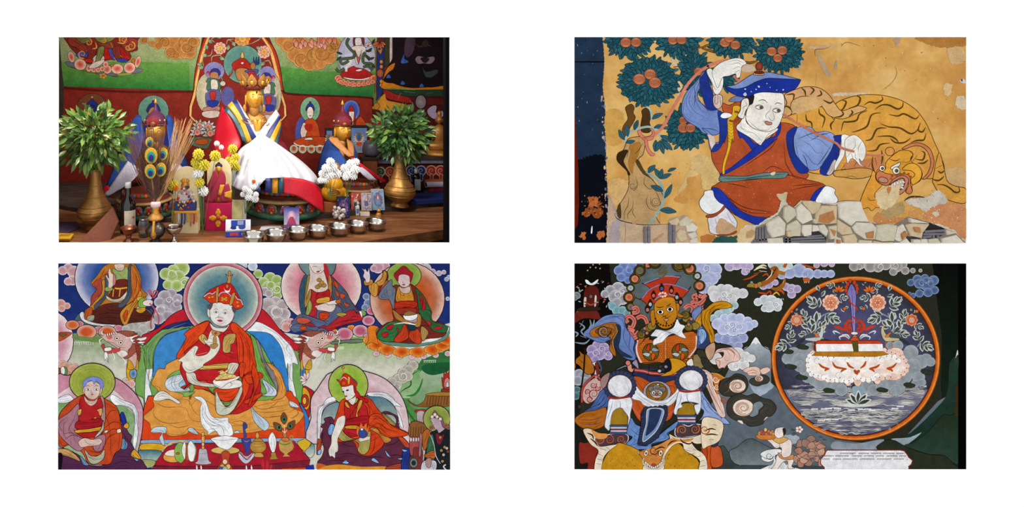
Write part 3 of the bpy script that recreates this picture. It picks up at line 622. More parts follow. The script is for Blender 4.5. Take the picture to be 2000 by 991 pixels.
def nose_mouth(b,x,y,h,col='7a4a40',lips='a83a3a'):
 b.l([(x-h*.1,y),(x-h*.22,y+h*.6),(x,y+h*.72),(x+h*.22,y+h*.6)],col,3)
 b.p([(x-h*.34,y+h*1.05),(x,y+h*.95),(x+h*.34,y+h*1.05),(x,y+h*1.22)],lips,oc=None)
F=Br('painted_teacher',M,'painted teacher before a deep blue aura, head cut by top edge',oc=K,ow=7)
F.e(558,150,388,345,stops=[(0,'1f3f86'),(.55,'2b4f94'),(.8,'6d7fae'),(.97,'c9c6d6'),(1,'d9d6e0')],n=36)if not tile('c0')else 0
F.done()
b=Br('lotus_seat',F.obj,oc=K,ow=5)
b.p('180 510 240 460 320 540 480 575 600 590 760 560 880 480 885 440 860 430 900 520 800 590 600 620 400 620 250 590 170 560','4a6068');b.p('215 480 250 460 300 540 420 570 600 580 520 600 330 580 240 540','d8d6d8')
for x,y,r,c1,c2 in((390,625,48,'c0788c','e0b8c0'),(575,610,46,'c0788c','e0b8c0'),(215,570,40,'b06a78','d8a8ac'),(150,580,62,'c9602c','d8a080'),(280,645,92,'c8562c','dcb09a'),(470,645,82,'c8562c','dcb09a')):b.e(x,y,r,r*.72,stops=[(0,c1),(.5,c1),(1,c2)])
cloud(b,[(840,530,60),(780,560,60),(730,590,55),(680,600,50),(640,620,40),(860,590,50),(800,620,50),(760,660,40)],'a8a49e','d8d6cc');b.p('160 680 300 690 420 700 400 740 280 730 160 710','6f8a4c',oc=None);b.done()
b=Br('robe',F.obj,oc='3a2414',ow=4)
b.p('380 120 440 40 520 10 700 10 745 60 780 150 790 250 840 300 800 340 760 400 700 470 640 575 610 560 590 480 440 400 370 440 310 430 340 330 390 240 320 200','b5722c')
b.p('310 520 330 460 440 390 600 380 740 430 850 450 885 480 860 540 700 560 600 580 480 565 380 560','5f2a22','4e231f')
for q in('340 500 480 470 600 480','360 530 500 510 640 530','700 500 800 490 870 500','680 540 780 530','470 400 480 440 600 450'):b.l(q,'2c1210',4)
b.p('330 210 400 150 440 200 420 290 360 340 330 420 320 330 370 250','b04a3a');b.p('420 180 450 170 470 300 400 400 320 440 270 480 260 460 340 380 420 280','c98a32');b.p('450 130 480 120 480 290 430 360 370 430 350 400 440 300','46586c')
b.p('270 440 330 420 330 480 300 530 260 520','b8552c');b.p('290 500 350 490 340 540 290 540','a0a088')
b.p('520 60 600 80 650 40 665 160 560 175 530 110','93a862');b.p('550 170 655 165 650 250 600 320 560 335 480 330 510 260','6b2a24');b.p('460 310 520 340 590 330 660 260 640 330 560 370 480 350','d0cbb4')
b.l('540 240 580 245 655 235','d8a030',14,0);b.l('590 250 580 320','d8a030',9,0);b.l('530 250 522 320','d8a030',9,0)
b.p('665 50 700 40 700 280 650 380 600 420 570 400 650 300','4a5a6c');b.p('690 40 745 90 780 230 750 330 700 300','c0742c');b.p('590 470 650 400 740 330 760 260 790 300 720 420 660 560 625 580 600 540','c98a34');b.p('620 480 650 440 660 470 640 540 625 540','d0501c')
for q in('700 60 720 200 690 330','740 100 740 220 700 330','760 160 770 260 690 400','410 100 470 90','380 160 440 120 480 80','600 130 640 90'):b.l(q,'c9401c',9)
for q in('400 150 430 100 450 60','720 80 740 180 720 280','770 260 720 340 680 420','650 420 610 500'):b.l(q,'3a2414',4)
b.p('740 330 790 320 830 330 820 360 790 340 770 370','e0b43c');b.p('770 340 820 335 800 380 830 410 790 430 755 400','7fae4c');b.p('735 440 790 420 830 430 800 465 760 468','d8a030');b.p('820 430 870 450 885 490 850 460','4a5a6c');b.done()
b=Br('hand',F.obj,oc='5a3430',ow=4)
b.p('450 240 480 225 520 240 515 260 480 270 455 265','8fa55c');b.p('455 130 465 120 485 150 480 90 495 55 508 100 525 110 530 150 540 190 510 235 480 235 480 180','e0c4b8');b.p('530 110 550 150 545 200 525 210','c88078')
b.p('540 20 620 20 625 60 600 80 560 75 540 50','dcc4b4');b.l('545 45 580 60 620 45','8a6458',4);b.l('550 60 580 72 612 62','8a6458',4)
b.p('800 365 850 345 890 360 880 400 830 405 800 390','e6d2cc')
for q in('880 320 850 270 870 265 885 330 900 270 935 275 900 330','860 380 900 420 930 470 945 520 940 580','885 400 910 450 880 520 870 580 880 615'):b.l(q,'b8505c',12,0)
b.done()
T_=Br('painted_throne',M,'painted blue throne back with red canopy and white ruffles',oc=K,ow=5)
T_.p('c0 740 750 800 770 900 680 c0 1000 620 c1 600 560 c1 1000 760 1075 880 c4 1095 360 1060 380 1120 680 1130 700 c3 785 700 800 480 805 330 730 260 735 0','76a556')
T_.p('c0 1230 610 1100 640 1000 680 930 760 900 850 895 985 c3 890 120 950 120 1040 0 c0 1100 900 1160 800 1230 720','3f88c8');T_.p('c1 560 620 760 650 860 730 910 830 945 985 c4 965 240 930 280 820 0 c1 800 930 680 720','3480c8')
T_.p('c0 1230 430 1130 450 1050 500 960 590 880 640 790 680 810 760 840 740 900 680 1000 600 1100 560 1230 530','bf2430');T_.p('c1 700 430 780 490 840 570 900 640 1000 720 1060 750 1040 820 960 770 880 690 800 620 660 560','bf2430')
T_.p('c3 655 0 730 0 725 150 655 140','d8a428');T_.e(710,95,34,46,'2a5a9a','8ab0d0')if not tile('c3')else 0
cloud(T_,[(640,160,26),(690,190,40),(660,190,30)],'d8a0a0','ecd4cc');T_.p('c4 1080 0 1145 0 1140 130 1090 140','dba828')
T_.e(1092,80,24,50,'2a5a9a','5a8ac0')if not tile('c4')else 0
for a in(200,235,270,305,340):T_.leaf(1130,150,70,30,a-60,'dca4ac','f0dcdc',ow=3)
T_.p('c4 1095 220 1150 230 1200 280 1160 400 1150 500 1110 420','b8242c');T_.p('c4 1090 230 1140 250 1160 330 1140 420 1100 400','dba428');T_.e(1112,345,36,60,'c0302c');T_.e(1108,345,18,34,'e0b840')
T_.done()
b=Br('ruffle',T_.obj,oc='4a4a50',ow=4)
b.p('c0 1230 530 1100 565 1000 610 900 680 830 740 795 780 815 830 805 870 825 985 c3 825 60 815 240 820 380 845 300 880 290 860 200 885 120 c0 890 985 900 850 940 740 1020 660 1230 600','eceef0')
b.p('c1 660 550 800 610 900 690 1000 800 1050 940 1000 930 1000 985 c4 1000 150 1030 310 965 250 955 0 c1 940 985 905 820 850 720 760 650 560 630','eceef0')
for q in('c0 1200 560 1060 610 940 690 870 760','c0 1180 590 1040 640 950 710','c0 820 780 880 790 870 830 840 900','c0 860 850 850 985','c3 870 20 850 120 870 200','c1 720 590 850 660 920 740','c1 920 730 970 740 940 800 1000 880','c1 930 830 1000 920','c1 970 860 980 985','c4 980 0 970 120 1000 170','c4 985 170 975 240','c4 965 160 1010 160'):b.l(q,'8a8e98',5)
b.done()
b=Br('seat_cushion',T_.obj,oc=K,ow=4)
b.p('c3 785 700 805 440 840 330 880 300 c4 0 300 500 400 930 255 1010 300 1060 380 1120 680 500 690 c3 1227 700','d9451f');b.p('c3 795 705 1230 700 c4 1130 685 1130 715 900 720 0 735 c3 1230 735 800 738','8aa6cc')
b.p('c4 1060 360 1120 440 1150 540 1140 640 1120 690 1112 680 1105 500','3d78c4');b.p('c4 1120 685 1150 630 1170 520 1175 640 1160 750 1110 810 1040 730','d8b030');b.p('c4 1110 815 1160 760 1190 720 1200 820 1160 870','3f7a8a','c8c8b8');b.p('c3 800 738 985 745 970 805 780 795','dba62a');b.p('c3 775 798 965 806 940 890 800 895 750 830','2f6a80','a8bcb4');b.done()
H=Br('painted_chief_teacher',M,'painted chief teacher with red hat before a large teal halo',oc='20242c',ow=8)
H.e(355,345,368,352,stops=[(0,'3d7286'),(.35,'47798a'),(.6,'5f8890'),(.8,'9aaba4'),(.885,'d6d2c0'),(.89,'b85068'),(.94,'c87a88'),(1,'dcb4b4')],n=48)if not tile('c1')else 0
H.l([(355+327*cos(t),345+313*sin(t))for t in(i*pi/20 for i in range(41))],'5a4a50',4,0);H.done()
b=Br('orange_robe',H.obj,oc='7a4a14',ow=5)
b.p('c0 1000 985 1020 940 1110 895 1160 890 c3 1230 0 1230 330 c4 100 220 200 250 300 300 290 430 400 470 500 440 600 340 760 330 900 280 960 330 980 400 1100 460 1030 560 880 600 760 610 600 640 430 640 200 665 60 600 c3 1200 650 1060 670 1000 630 960 580 880 610 860 550 805 490 900 400 890 330 940 250 880 190 900 130 940 50','dd9a48')
b.p('c4 700 0 790 0 880 80 920 180 940 260 900 320 800 340 850 300 860 200 820 100','e0984a')
for q in('c3 900 200 960 230 940 260','c3 940 60 1000 40','c3 905 400 900 480 980 540 1100 550 1227 520','c3 920 360 1000 400 1100 400','c3 1040 560 1120 590 1227 570','c3 960 580 940 520','c4 100 310 0 300 -30 330','c4 610 360 700 420 840 400 960 380','c4 640 440 760 450 880 440 960 420','c4 870 340 830 380 780 410','c4 700 500 820 490 960 470','c4 960 460 1020 420 1050 460 1000 500 960 490','c4 900 330 940 400','c4 60 560 200 600','c4 440 540 520 530 580 560','c4 750 560 840 590 900 590','c4 880 120 900 200'):b.l(q,'7a4a14',5)
b.done()
b=Br('green_lining',H.obj,oc='24401c',ow=4)
b.p('c3 1040 110 1130 60 1230 50 c4 0 0 20 80 0 250 100 260 40 300 0 305 c3 1160 280 1060 250 1010 200','7fae5a');b.p('c3 1000 190 1040 130 1150 100 1230 110 c4 20 130 30 200 c3 1230 250 1120 260 1040 250','d0d8e0');b.p('c3 1130 200 1170 150 1230 130 c4 40 180 30 230 c3 1180 240','9cc0dc');b.p('c3 1150 215 1227 190 c4 60 200 0 235 c3 1180 238','c02c2c')
for q in('c3 1080 120 1060 190 1100 250','c3 1110 110 1090 180 1120 250'):b.l(q,'6a7480',4)
b.p('c1 610 670 660 720 700 850 c4 720 0 840 220 850 280 800 330 660 340 690 300 800 290 700 160 660 60 c1 640 800','76a84e');b.p('c1 660 720 690 740 740 900 800 985 c4 820 70 860 200 840 290 840 220 730 0 c1 700 860','8a8088')
b.p('c4 720 150 800 200 850 250 830 300 700 290 760 270','c4d0e0')
for q in('c4 740 170 780 230 760 280','c4 760 180 820 240 790 290'):b.l(q,'5a6478',4)
b.p('c4 610 360 650 440 780 550 740 620 650 540 620 440','bccbdc');b.p('c3 870 630 900 590 960 580 1015 590 1010 640 980 650 1000 740 980 750 950 690 975 640 920 640','c0ccda');b.p('c4 30 610 70 590 130 650 80 645','bccbdc');b.p('c4 450 640 490 615 510 640','bccbdc');b.p('c4 970 345 1030 370 1055 405 980 395','d0d8e0');b.p('c3 895 330 930 270 990 250 1060 300 1140 350 1120 370 1040 330 940 345','e8e2da');b.done()
b=Br('red_robe',H.obj,oc='5a1410',ow=5)
b.p('c0 1110 860 1160 770 1200 690 c1 0 660 100 590 220 540 300 620 400 590 440 550 540 630 620 720 640 985 c4 700 180 690 300 620 400 540 445 480 465 420 450 500 350 540 200 500 100 480 160 200 190 100 150 0 230 c3 1200 200 c1 -40 985 0 850 c0 1130 890','bf2428')
b.p('c0 1110 860 1160 770 1200 690 c1 0 660 100 590 230 545 180 650 130 720 70 770 0 830 c0 1190 860 1130 890','e0491f');b.p('c1 430 570 470 560 560 640 620 720 645 870 c4 660 40 560 100 530 200 540 300 480 400 420 455 520 380 600 200 c1 520 985 490 850 480 700 430 620','dd441e')
b.p('c4 560 110 690 80 720 130 600 190','dd441e');b.p('c4 560 340 700 270 700 310 580 370','dd441e');b.p('c4 510 0 560 0 540 120 510 110','e04a20');b.p('c4 640 0 690 150 640 300 610 380 590 380 640 220 620 100','dd441e')
b.p('c4 280 235 500 225 470 320 380 352 310 310','de461e');b.p('c4 100 170 200 160 220 230 290 300 200 240 100 230','dd4820')
b.p('c4 20 60 100 90 130 160 280 190 280 215 160 210 50 180 20 120','d2d2c4');b.l('c4 60 110 120 170 240 195','7a7a70',4)
b.p('c1 130 700 170 660 210 700 190 760','c8a458');b.p('c1 370 680 470 660 460 740 430 760 420 830 355 820','c0a058');b.p('c1 200 950 330 935 470 930 480 960 c4 470 40 220 55 130 50 160 10','e2c25c')
b.p('c4 290 250 330 330 390 400 450 340 500 250 525 200 535 260 480 390 400 470 310 465 285 380','c8cdb8');b.l('c4 320 380 400 400 480 330','6a7060',4);b.l('c4 300 320 380 370 450 340','6a7060',4);b.p('c4 410 0 500 0 480 60 430 120 400 110','d8d4bc')
for q in('c1 300 860 460 830','c1 100 870 210 840','c1 560 660 600 800 600 985','c1 500 640 540 780 540 985','c1 60 620 150 600','c1 80 680 160 620','c1 620 740 580 850','c4 620 100 640 200 600 330'):b.l(q,'6a1410',5)
b.l('c1 100 860 210 830','f0d8d0',6);b.l('c1 400 820 450 835','f0d8d0',5);b.done()
b=Br('hand',H.obj,oc='5a4a40',ow=5)
b.p('c1 -60 910 0 860 60 800 100 770 130 790 105 860 200 850 240 790 190 740 180 700 210 720 240 640 280 610 300 660 325 720 325 800 270 880 180 940 c4 170 30 60 85 10 70 c3 1160 20 c0 1160 920','e3dfd0')
for q in('c1 205 720 230 700 270 720','c1 230 700 260 670 290 690','c1 215 740 250 740 280 760','c1 100 880 90 850 100 790','c1 40 840 80 790','c4 0 20 40 60 120 50'):b.l(q,'7a6a5c',4)
b.p('c4 265 170 290 150 400 160 490 120 500 140 480 150 520 160 532 200 500 220 400 235 330 230 275 200','ece8e2');b.l('c4 360 190 410 170 440 190 400 225','6a5a50',5);b.l('c4 390 175 430 180','6a5a50',4);b.done()
b=Br('alms_bowl',H.obj,oc='6a4a1c',ow=4);tile('c4')
b.p('265 175 290 145 380 155 500 115 495 140 400 180 340 220','f0eee8');b.p('285 150 320 110 340 80 300 80 350 60 370 75 400 50 400 75 380 90 430 95 475 110 470 130 400 140 320 150','e4c878')
for x,y in((330,120),(370,100),(420,115),(310,135),(350,85)):b.e(x,y,26,14,'e6cc82',rot=-15,ow=3)
b.l('285 158 380 150 460 132','b84a2c',9,0);b.done()
b=Br('golden_sceptre',H.obj,oc='6a4a1c',ow=3);tile('c1')
b.p('250 640 290 610 330 650 320 675 290 680 265 670','b98a50').e(295,625,24,16,'c89a60',ow=3).p('270 690 295 690 300 740 290 760 265 750','b58a54').p('240 760 300 750 310 770 275 800 245 785','b58a54').e(290,655,12,10,'c0302c',ow=3);b.done()
b=Br('head',H.obj,oc='4a3a36',ow=5)
b.p('235 560 290 600 390 600 400 560 410 590 370 640 330 640 260 620','e2dcd0');b.p('215 430 235 415 250 440 240 500 225 510 210 470','e0d6cc');b.p('440 470 460 455 465 490 445 530 420 530','e0d6cc')
b.p('225 395 320 370 440 400 458 460 445 530 395 580 335 590 270 560 240 510 235 440','e4dfd8');b.p('215 400 260 375 262 400 240 440 220 430','56505c',oc=None);b.p('435 410 475 430 470 465 450 460','5a5060',oc=None)
eyes(b,335,464,42,21,4);b.l('330 470 310 500 318 515 340 512','7a5a50',4);b.p('300 535 330 528 355 540 330 552','a8384c',oc=None);b.l('280 520 320 505 365 520','5a5254',4);b.l('290 560 335 570 365 555','8a8284',4);b.l('250 570 300 600 380 595','8a7a70',4);b.done()
b=Br('hat',H.obj,oc='4a1410',ow=4)
b.p('175 320 230 260 310 220 390 190 440 210 500 310 545 400 480 435 440 390 370 385 320 365 240 375 200 340','c8211f');b.p('175 320 260 280 305 300 305 365 240 375 200 340','d03a1c');b.p('315 310 370 270 435 320 430 385 320 365','cf381c');b.p('440 380 470 300 540 400 480 432','cf381c')
for q in('180 318 230 285 260 292 300 262','312 330 330 290 370 275 415 295 435 330','470 310 490 340 520 350 540 395'):b.l(q,'24307c',12,0);b.l(q,'f0f0f0',5,0)
b.p('295 245 318 235 310 365 290 362','c08a40');b.p('440 290 470 290 440 390 415 385','c08a40');b.p('360 215 375 255 410 262 425 235 415 275 380 275','f0eee8',oc=None);b.e(395,222,14,20,'c07a44')
for x,y in((350,330),(385,330),(350,350),(385,350),(368,340),(230,325),(260,320),(490,370),(495,405)):b.e(x,y,13,9,'d8963c',oc='8a4a14',ow=3)
b.p('395 190 400 150 380 110 410 130 405 90 420 80 430 100 425 130 450 110 430 150 425 190','b58a50');b.done()
b=Br('white_scarf',H.obj,oc='5a5a60',ow=4)
b.p('c4 90 310 150 305 200 350 230 440 260 490 320 500 400 495 410 540 435 570 445 660 330 665 290 620 220 655 215 630 160 560 145 420 160 360','f1f2f3')
for q in('140 320 190 400 200 470 260 540 360 580 420 660','170 370 170 480 230 560 320 580','260 490 330 530 400 520','300 560 350 590 370 660','400 540 410 600','230 610 270 600 300 650'):tile('c4');b.l(q,'8a8e96',5)
b.done()
OT=Br('painted_offering_table',M,'painted red table set with a bell, bowls and vases',oc=K,ow=4)
OT.p('c3 890 940 960 850 c3 1020 770 1080 745 1227 740 c4 500 735 1010 712 1160 890 1150 935 900 945 0 950','a82030',sm=0);OT.p('c3 890 945 c4 0 948 600 945 1155 890 1150 940 1110 960 1110 990 0 990 c3 890 990','7a2434',sm=0);OT.p('c3 795 962 890 965 890 990 795 990','202a8a',sm=0);OT.p('c4 1120 950 1190 935 1200 990 1115 990','2030a0',sm=0);OT.p('c3 785 890 910 895 890 950 800 960','98a060','b0b47c');OT.p('c4 900 965 1110 955 1115 990 900 990','c8461c',sm=0);OT.done()
def on_table(name):return Br(name,OT.obj,oc='4a3014',ow=4)
b=on_table('painted_drum');tile('c3');b.p('1000 830 1060 795 1130 790 1160 830 1130 900 1050 910 990 880','e0a048').p('1000 830 1040 800 1110 795 1100 850 1020 850','ecdcd0').p('1100 760 1140 725 1185 760 1195 840 1170 900 1140 915 1100 880 1090 820','8ab858').e(1120,828,18,10,'d0602c').l('970 800 1060 730 1140 715 1200 720','e0b070',14,0).l('1200 730 1215 800 1210 890','a85a30',14,0)
b.p('c4 0 720 15 760 10 870 0 880 -25 800','e8e8e0').p('c4 40 730 70 715 105 790 85 895 45 890 30 800','eef0ec').l('c4 25 760 28 890','a85a30',16,0).l('c4 70 715 108 790 85 900','6a9a5a',8,0);b.done()
b=on_table('painted_bell');tile('c4');b.p('135 800 150 785 195 785 210 805 225 890 248 910 240 925 170 932 110 925 105 910 125 890','b4b0bc').p('165 660 185 660 188 700 182 740 185 785 160 785 165 740 158 700','d8a858').e(172,650,14,20,'d8b068').e(172,745,13,18,'e0c080').l('125 890 225 888','5a5664',4).l('140 830 205 830','5a5664',8);b.done()
b=on_table('painted_white_bowl');b.e(378,800,132,34,'d8b868').p('340 830 380 800 420 830 410 900 440 960 430 990 310 990 320 940 350 890','b84a2c')
for x,y,c in((375,905,'e8c8a8'),(350,950,'c8a858'),(405,950,'d8b878'),(340,975,'4a5aa0'),(375,970,'a8b8a0')):b.e(x,y,22,24,c)
b.p('245 695 300 675 380 665 450 675 500 690 460 740 420 785 380 792 320 770 280 730','f2f2f2');b.l('255 698 370 708 495 692','8a8a90',4,0);b.done()
b=on_table('painted_blue_offering');b.p('540 560 555 540 575 560 580 590 560 610 575 660 570 690 610 690 610 760 580 850 550 760 525 700 545 690 545 640','3a4494').p('505 815 540 830 578 885 640 820 640 860 570 925 505 870','c8c8d8').p('510 820 575 855 635 815 578 890','dca8b0').l('505 820 575 885 640 822','2a2444',6,0,0).l('550 710 575 720 600 705','d08a5c',6);b.done()
b=on_table('painted_gold_urn');b.e(680,765,76,62,'cfa04c','a87a34').p('640 715 660 690 700 690 725 715','b58038').p('665 690 655 660 672 630 690 660 682 690','c89a50').p('655 825 710 825 730 860 648 860','c89a4a').l('610 760 680 770 752 755','7a5420',4).l('620 735 680 742 745 732','7a5420',4);b.done()
b=on_table('painted_conch');b.p('810 632 840 680 848 740 830 820 810 820 785 760 775 690','f2f4f6').p('800 825 840 820 850 860 870 875 830 885 785 880 800 855','a8803c').l('815 660 800 740 815 810','9aa0a8',4).l('820 660 832 740 822 810','9aa0a8',4);b.done()
b=on_table('painted_feather_vase');b.p('870 740 890 700 960 690 1000 740 990 800 950 835 980 855 905 858 920 835 880 800','c49a54').l('965 690 985 665 1000 680 990 720 1005 760 990 800','b58a48',9,0).p('895 700 920 680 960 690 965 710 930 720','d07a44').l('870 720 900 745 940 745 975 730','5a8a3a',12,0).p('910 640 940 640 940 680 915 680','a87a48')
for a,l_ in((-93,190),(-135,120),(-52,130)):b.l([(925,640),(925+.6*l_*cos(R(a)),640+.6*l_*sin(R(a)))],'e0d0b8',7,0);x,y=925+.62*l_*cos(R(a)),650+.7*l_*sin(R(a));b.leaf(x-40*cos(R(a)),y-45*sin(R(a)),115,64,a,'7a4a30').e(x,y,22,28,'4a7a4a',rot=a+90).e(x+1,y-2,11,15,'20203c',oc=None)
b.done()
b=Br('flame_ornament',OT.obj)
for x in(730,770):b.leaf(x,985,100,30,-95,'c02c38');b.leaf(x+20,985,60,24,-75,'c02c38')
for x in(118,158,575,622):b.leaf(x,985,50,14,-95,'f0eee8')
b.done()
F=Br('painted_elder',M,'painted elder with blue cropped hair and green halo',oc=K,ow=7);tile('c3')
F.p('0 160 110 110 330 60 540 130 640 190 740 290 795 400 800 520 790 640 755 800 700 900 0 900','c07f94','d8b0bc');F.e(300,600,420,420,stops=[(0,'b86a86'),(.8,'cc98a8'),(1,'e4d2d4')],a0=180,a1=360,oc=None,n=30);F.p('0 360 90 330 500 330 620 380 720 480 750 600 740 800 650 900 0 900','76a060','9cb890',oc=None);F.done()
b=Br('halo',F.obj,oc=K,ow=8);b.e(333,172,212,176,stops=[(0,'7d8c34'),(.6,'9aa640'),(1,'aab050')],n=32)
for k in(.55,.7,.85):b.l([(333+212*k*cos(t),172+176*k*sin(t))for t in(i*.3 for i in range(22))],'7f8a34',3,0)
b.done()
b=Br('white_scarf',F.obj,oc='4a4a54',ow=4);b.p('20 320 110 285 160 330 100 360 20 360','e8eaee').p('495 320 520 285 600 330 700 370 730 400 755 470 750 560 755 640 730 780 705 770 715 640 720 500 690 420 600 385 540 380','eceef0')
for q in('540 310 620 360 700 390','730 430 740 520 720 600 740 680','720 650 730 720'):b.l(q,'8a8e98',4)
b.done()
b=Br('maroon_skirt',F.obj,oc='24101c',ow=5);b.p('590 570 640 590 670 640 700 670 690 720 720 790 700 830 760 870 810 920 760 985 0 990 0 780 100 790 220 850 300 930 450 930 560 800','5f3450','50284a')
b.p('590 470 620 450 650 540 640 570 610 560','24389a').p('620 580 650 545 672 570 655 600','d8a034').p('690 830 720 790 760 830 780 880 700 860','d8a034').p('580 720 620 690 660 740 640 790 590 780','6a94b8').p('20 690 70 700 80 760 20 790','6a94b8').p('220 850 300 930 250 930','6a94b8').p('715 870 760 885 740 900','7aa4c8')
for q in('560 850 640 860 720 850','620 640 640 720 620 800','500 940 620 900 700 930','300 940 420 960 560 940'):b.l(q,'24101c',4)
b.p('15 790 100 785 170 830 215 880 215 900 120 860 20 830','c8985c');b.p('15 835 60 840 45 985 10 985','18101a',oc=None);b.done()
b=Br('robe',F.obj,oc='3a1410',ow=5)
b.p('260 285 330 330 400 300 460 330 540 380 580 450 600 570 610 700 590 790 540 830 500 920 420 930 300 920 240 820 130 750 30 760 20 500 100 380 180 320','c44a24')
b.p('260 290 330 370 410 310 440 360 430 560 410 660 230 680 190 620 210 450 220 330','b02428');b.p('20 520 120 450 210 370 200 560 190 640 240 680 260 770 200 805 120 750 40 670 20 600','a87484');b.p('405 300 445 330 455 480 440 560 410 480 430 380','b48a8c')
b.p('200 430 235 420 230 470 200 475','d8a858').p('340 450 420 410 415 480 380 470 370 520 345 510','d8a858').p('190 610 410 580 400 620 200 640','d8a030').p('200 530 410 510 400 580 195 605','a81f28')
b.p('265 790 320 850 400 840 445 790 440 870 380 920 320 920 280 860','b0b09a').p('435 520 440 600 400 660 350 690 380 640 420 590','c8c4b4').p('350 690 440 650 455 700 430 790 370 810 340 770','a87484').p('230 300 300 360 400 470 230 530 280 440 230 350','b02428',oc=None)
for q in('250 700 150 640 60 650','230 680 150 660 80 700','120 380 60 470','450 520 500 440 560 430','440 600 520 540 600 550','460 650 530 600 600 640','480 800 560 700','450 760 480 680 560 640','130 690 140 750','300 800 400 820 440 760','470 450 540 400'):b.l(q,'4a1810',5)
b.p('560 610 590 600 600 630 565 640','ecd8c8').p('440 630 460 612 482 620 460 640','d8d4c8');b.done()
b=Br('hand',F.obj,oc='5a3a34',ow=4);b.p('205 720 260 685 330 700 400 690 425 720 390 750 300 760 230 770','d8bcb0')
for q in('260 700 300 740 380 745','300 705 360 735','270 720 220 740','330 700 400 720'):b.l(q,'7a5248',4)
b.done()
b=Br('head',F.obj,oc='5a3a34',ow=4);b.p('260 300 300 340 360 340 385 300 370 360 320 390 270 350','d4b4a8').p('245 240 255 215 265 240 268 280 250 270','d4b4a8').p('405 230 425 235 415 275 400 285','d4b4a8').p('265 190 330 160 400 190 405 240 395 290 360 325 310 325 270 290 260 240','d8bcb0').p('245 210 255 160 310 125 380 125 430 160 435 220 410 225 400 185 370 160 350 190 330 155 290 170 268 210','7f8cd0',oc='5560a8')
eyes(b,333,238,38,24,0);nose_mouth(b,332,240,40);b.l('275 205 300 195','7a5248',4);b.l('300 190 330 200 370 190','9a7468',3);b.l('270 350 320 365 370 345','8a6458',3);b.done()
F=Br('painted_young_teacher',M,'painted teacher reaching down and holding a blue jewel',oc=K,ow=7);tile('c5')
F.p('-60 330 0 230 60 140 110 90 280 40 430 70 560 110 660 170 760 280 820 420 845 600 845 740 -40 740 -60 500','d2b4b8','dcc8cc');F.e(390,560,390,420,stops=[(0,'b8607c'),(.7,'c4808f'),(1,'dcc8cc')],a0=180,a1=360,oc=None,n=30);F.p('40 480 80 400 190 350 520 290 650 340 720 420 740 520 700 560 40 560','3f6e84','a8b4a8');F.done()
b=Br('halo',F.obj,oc=K,ow=8);b.e(283,195,182,186,stops=[(0,'7fae2c'),(.6,'90b43c'),(1,'a8b858')],n=32);b.done()
b=Br('white_scarf',F.obj,oc='4a4a54',ow=4);b.p('0 430 50 380 80 330 140 305 170 340 100 370 50 430 30 560 15 740 0 740','eceef0').p('460 270 520 265 620 270 690 310 720 350 780 400 710 390 760 480 790 590 760 570 730 450 690 370 600 310 480 300','eceef0')
for q in('500 280 600 290 680 330','620 300 700 360','720 410 760 520','20 500 15 640','60 350 20 420'):b.l(q,'8a8e98',4)
b.done()
b=Br('maroon_skirt',F.obj,oc='24101c',ow=5);b.p('30 650 50 600 30 580 70 540 60 510 120 490 150 520 200 600 400 700 600 640 720 560 700 480 590 460 640 440 740 490 740 540 780 660 850 850 790 920 640 950 400 950 200 940 100 960 0 920 40 860 60 780 30 700','5f2c40')
b.p('0 920 100 950 60 990 0 990','d0602c',oc=None).p('60 950 200 930 400 950 640 950 640 990 60 990','d8922c',oc=None).p('640 950 790 920 770 990 640 990','b04a2c').p('740 670 800 690 850 760 830 790 780 740','c8502c').p('790 790 850 790 850 880 830 990 770 990','24388a').p('30 700 50 640 30 780 -5 840 0 700','b84a2c')
b.p('230 910 260 890 290 915 270 925 235 920','8ab0dc').p('495 890 520 870 570 915 540 915','8ab0dc').p('620 795 650 830 675 865 640 850','8ab0dc').p('730 875 780 870 770 888','8ab0dc').p('775 790 830 800 800 815','8ab0dc').p('0 810 30 790 30 830 5 840','8ab0dc').p('95 620 120 560 155 570 150 640 110 660','7aaadc')
for q in('200 720 280 760 360 760','60 760 140 860 260 880','180 840 300 830 400 860','400 880 520 860 620 870','600 760 700 740 760 700','640 860 720 840 800 860','610 720 700 690','80 900 200 890 330 920','220 780 240 830','70 560 60 640'):b.l(q,'24101c',5)
b.p('590 460 640 480 720 560 690 570 620 520','a08a4c');b.done()
b=Br('robe',F.obj,oc='4a140c',ow=5)
b.p('260 320 300 350 350 370 400 300 490 330 540 400 590 460 640 540 740 590 840 650 700 680 620 650 610 740 560 800 480 850 380 830 330 720 180 720 150 620 170 560 150 550 190 420 210 350','cf401f')
b.p('255 340 330 390 390 330 430 380 460 420 460 560 440 600 270 600 250 480','b82428').p('330 300 360 250 400 300 460 330 460 360 400 340 370 320','c8222a').p('250 360 270 355 300 410 265 400','d8a040').p('380 350 415 340 400 400 370 460 380 500 350 490','d8a040').p('260 520 460 480 465 560 260 570','b01f28').p('250 600 360 610 380 660 270 670','b82230').p('260 575 360 570 380 600 265 600','d8a42c')
b.p('155 580 200 560 250 640 330 690 400 680 480 620 490 680 470 800 420 840 370 800 380 740 330 710 230 715 180 660','a8a058').p('480 600 540 590 600 640 680 700 620 730 560 650','c0863c')
b.p('470 560 480 490 530 460 600 480 680 570 840 650 700 680 600 660 560 610 520 580','d2481f')
for q in('480 560 540 500 600 520 680 590','490 590 560 550 640 600 760 640','500 610 560 590 640 650','490 700 520 780','530 660 520 780 480 840','580 680 570 760','430 320 480 420 470 500','480 340 540 460','200 450 180 540','240 420 210 500','260 430 310 450','390 330 330 440 270 520','450 800 440 840'):b.l(q,'5a140c',5)
b.done()
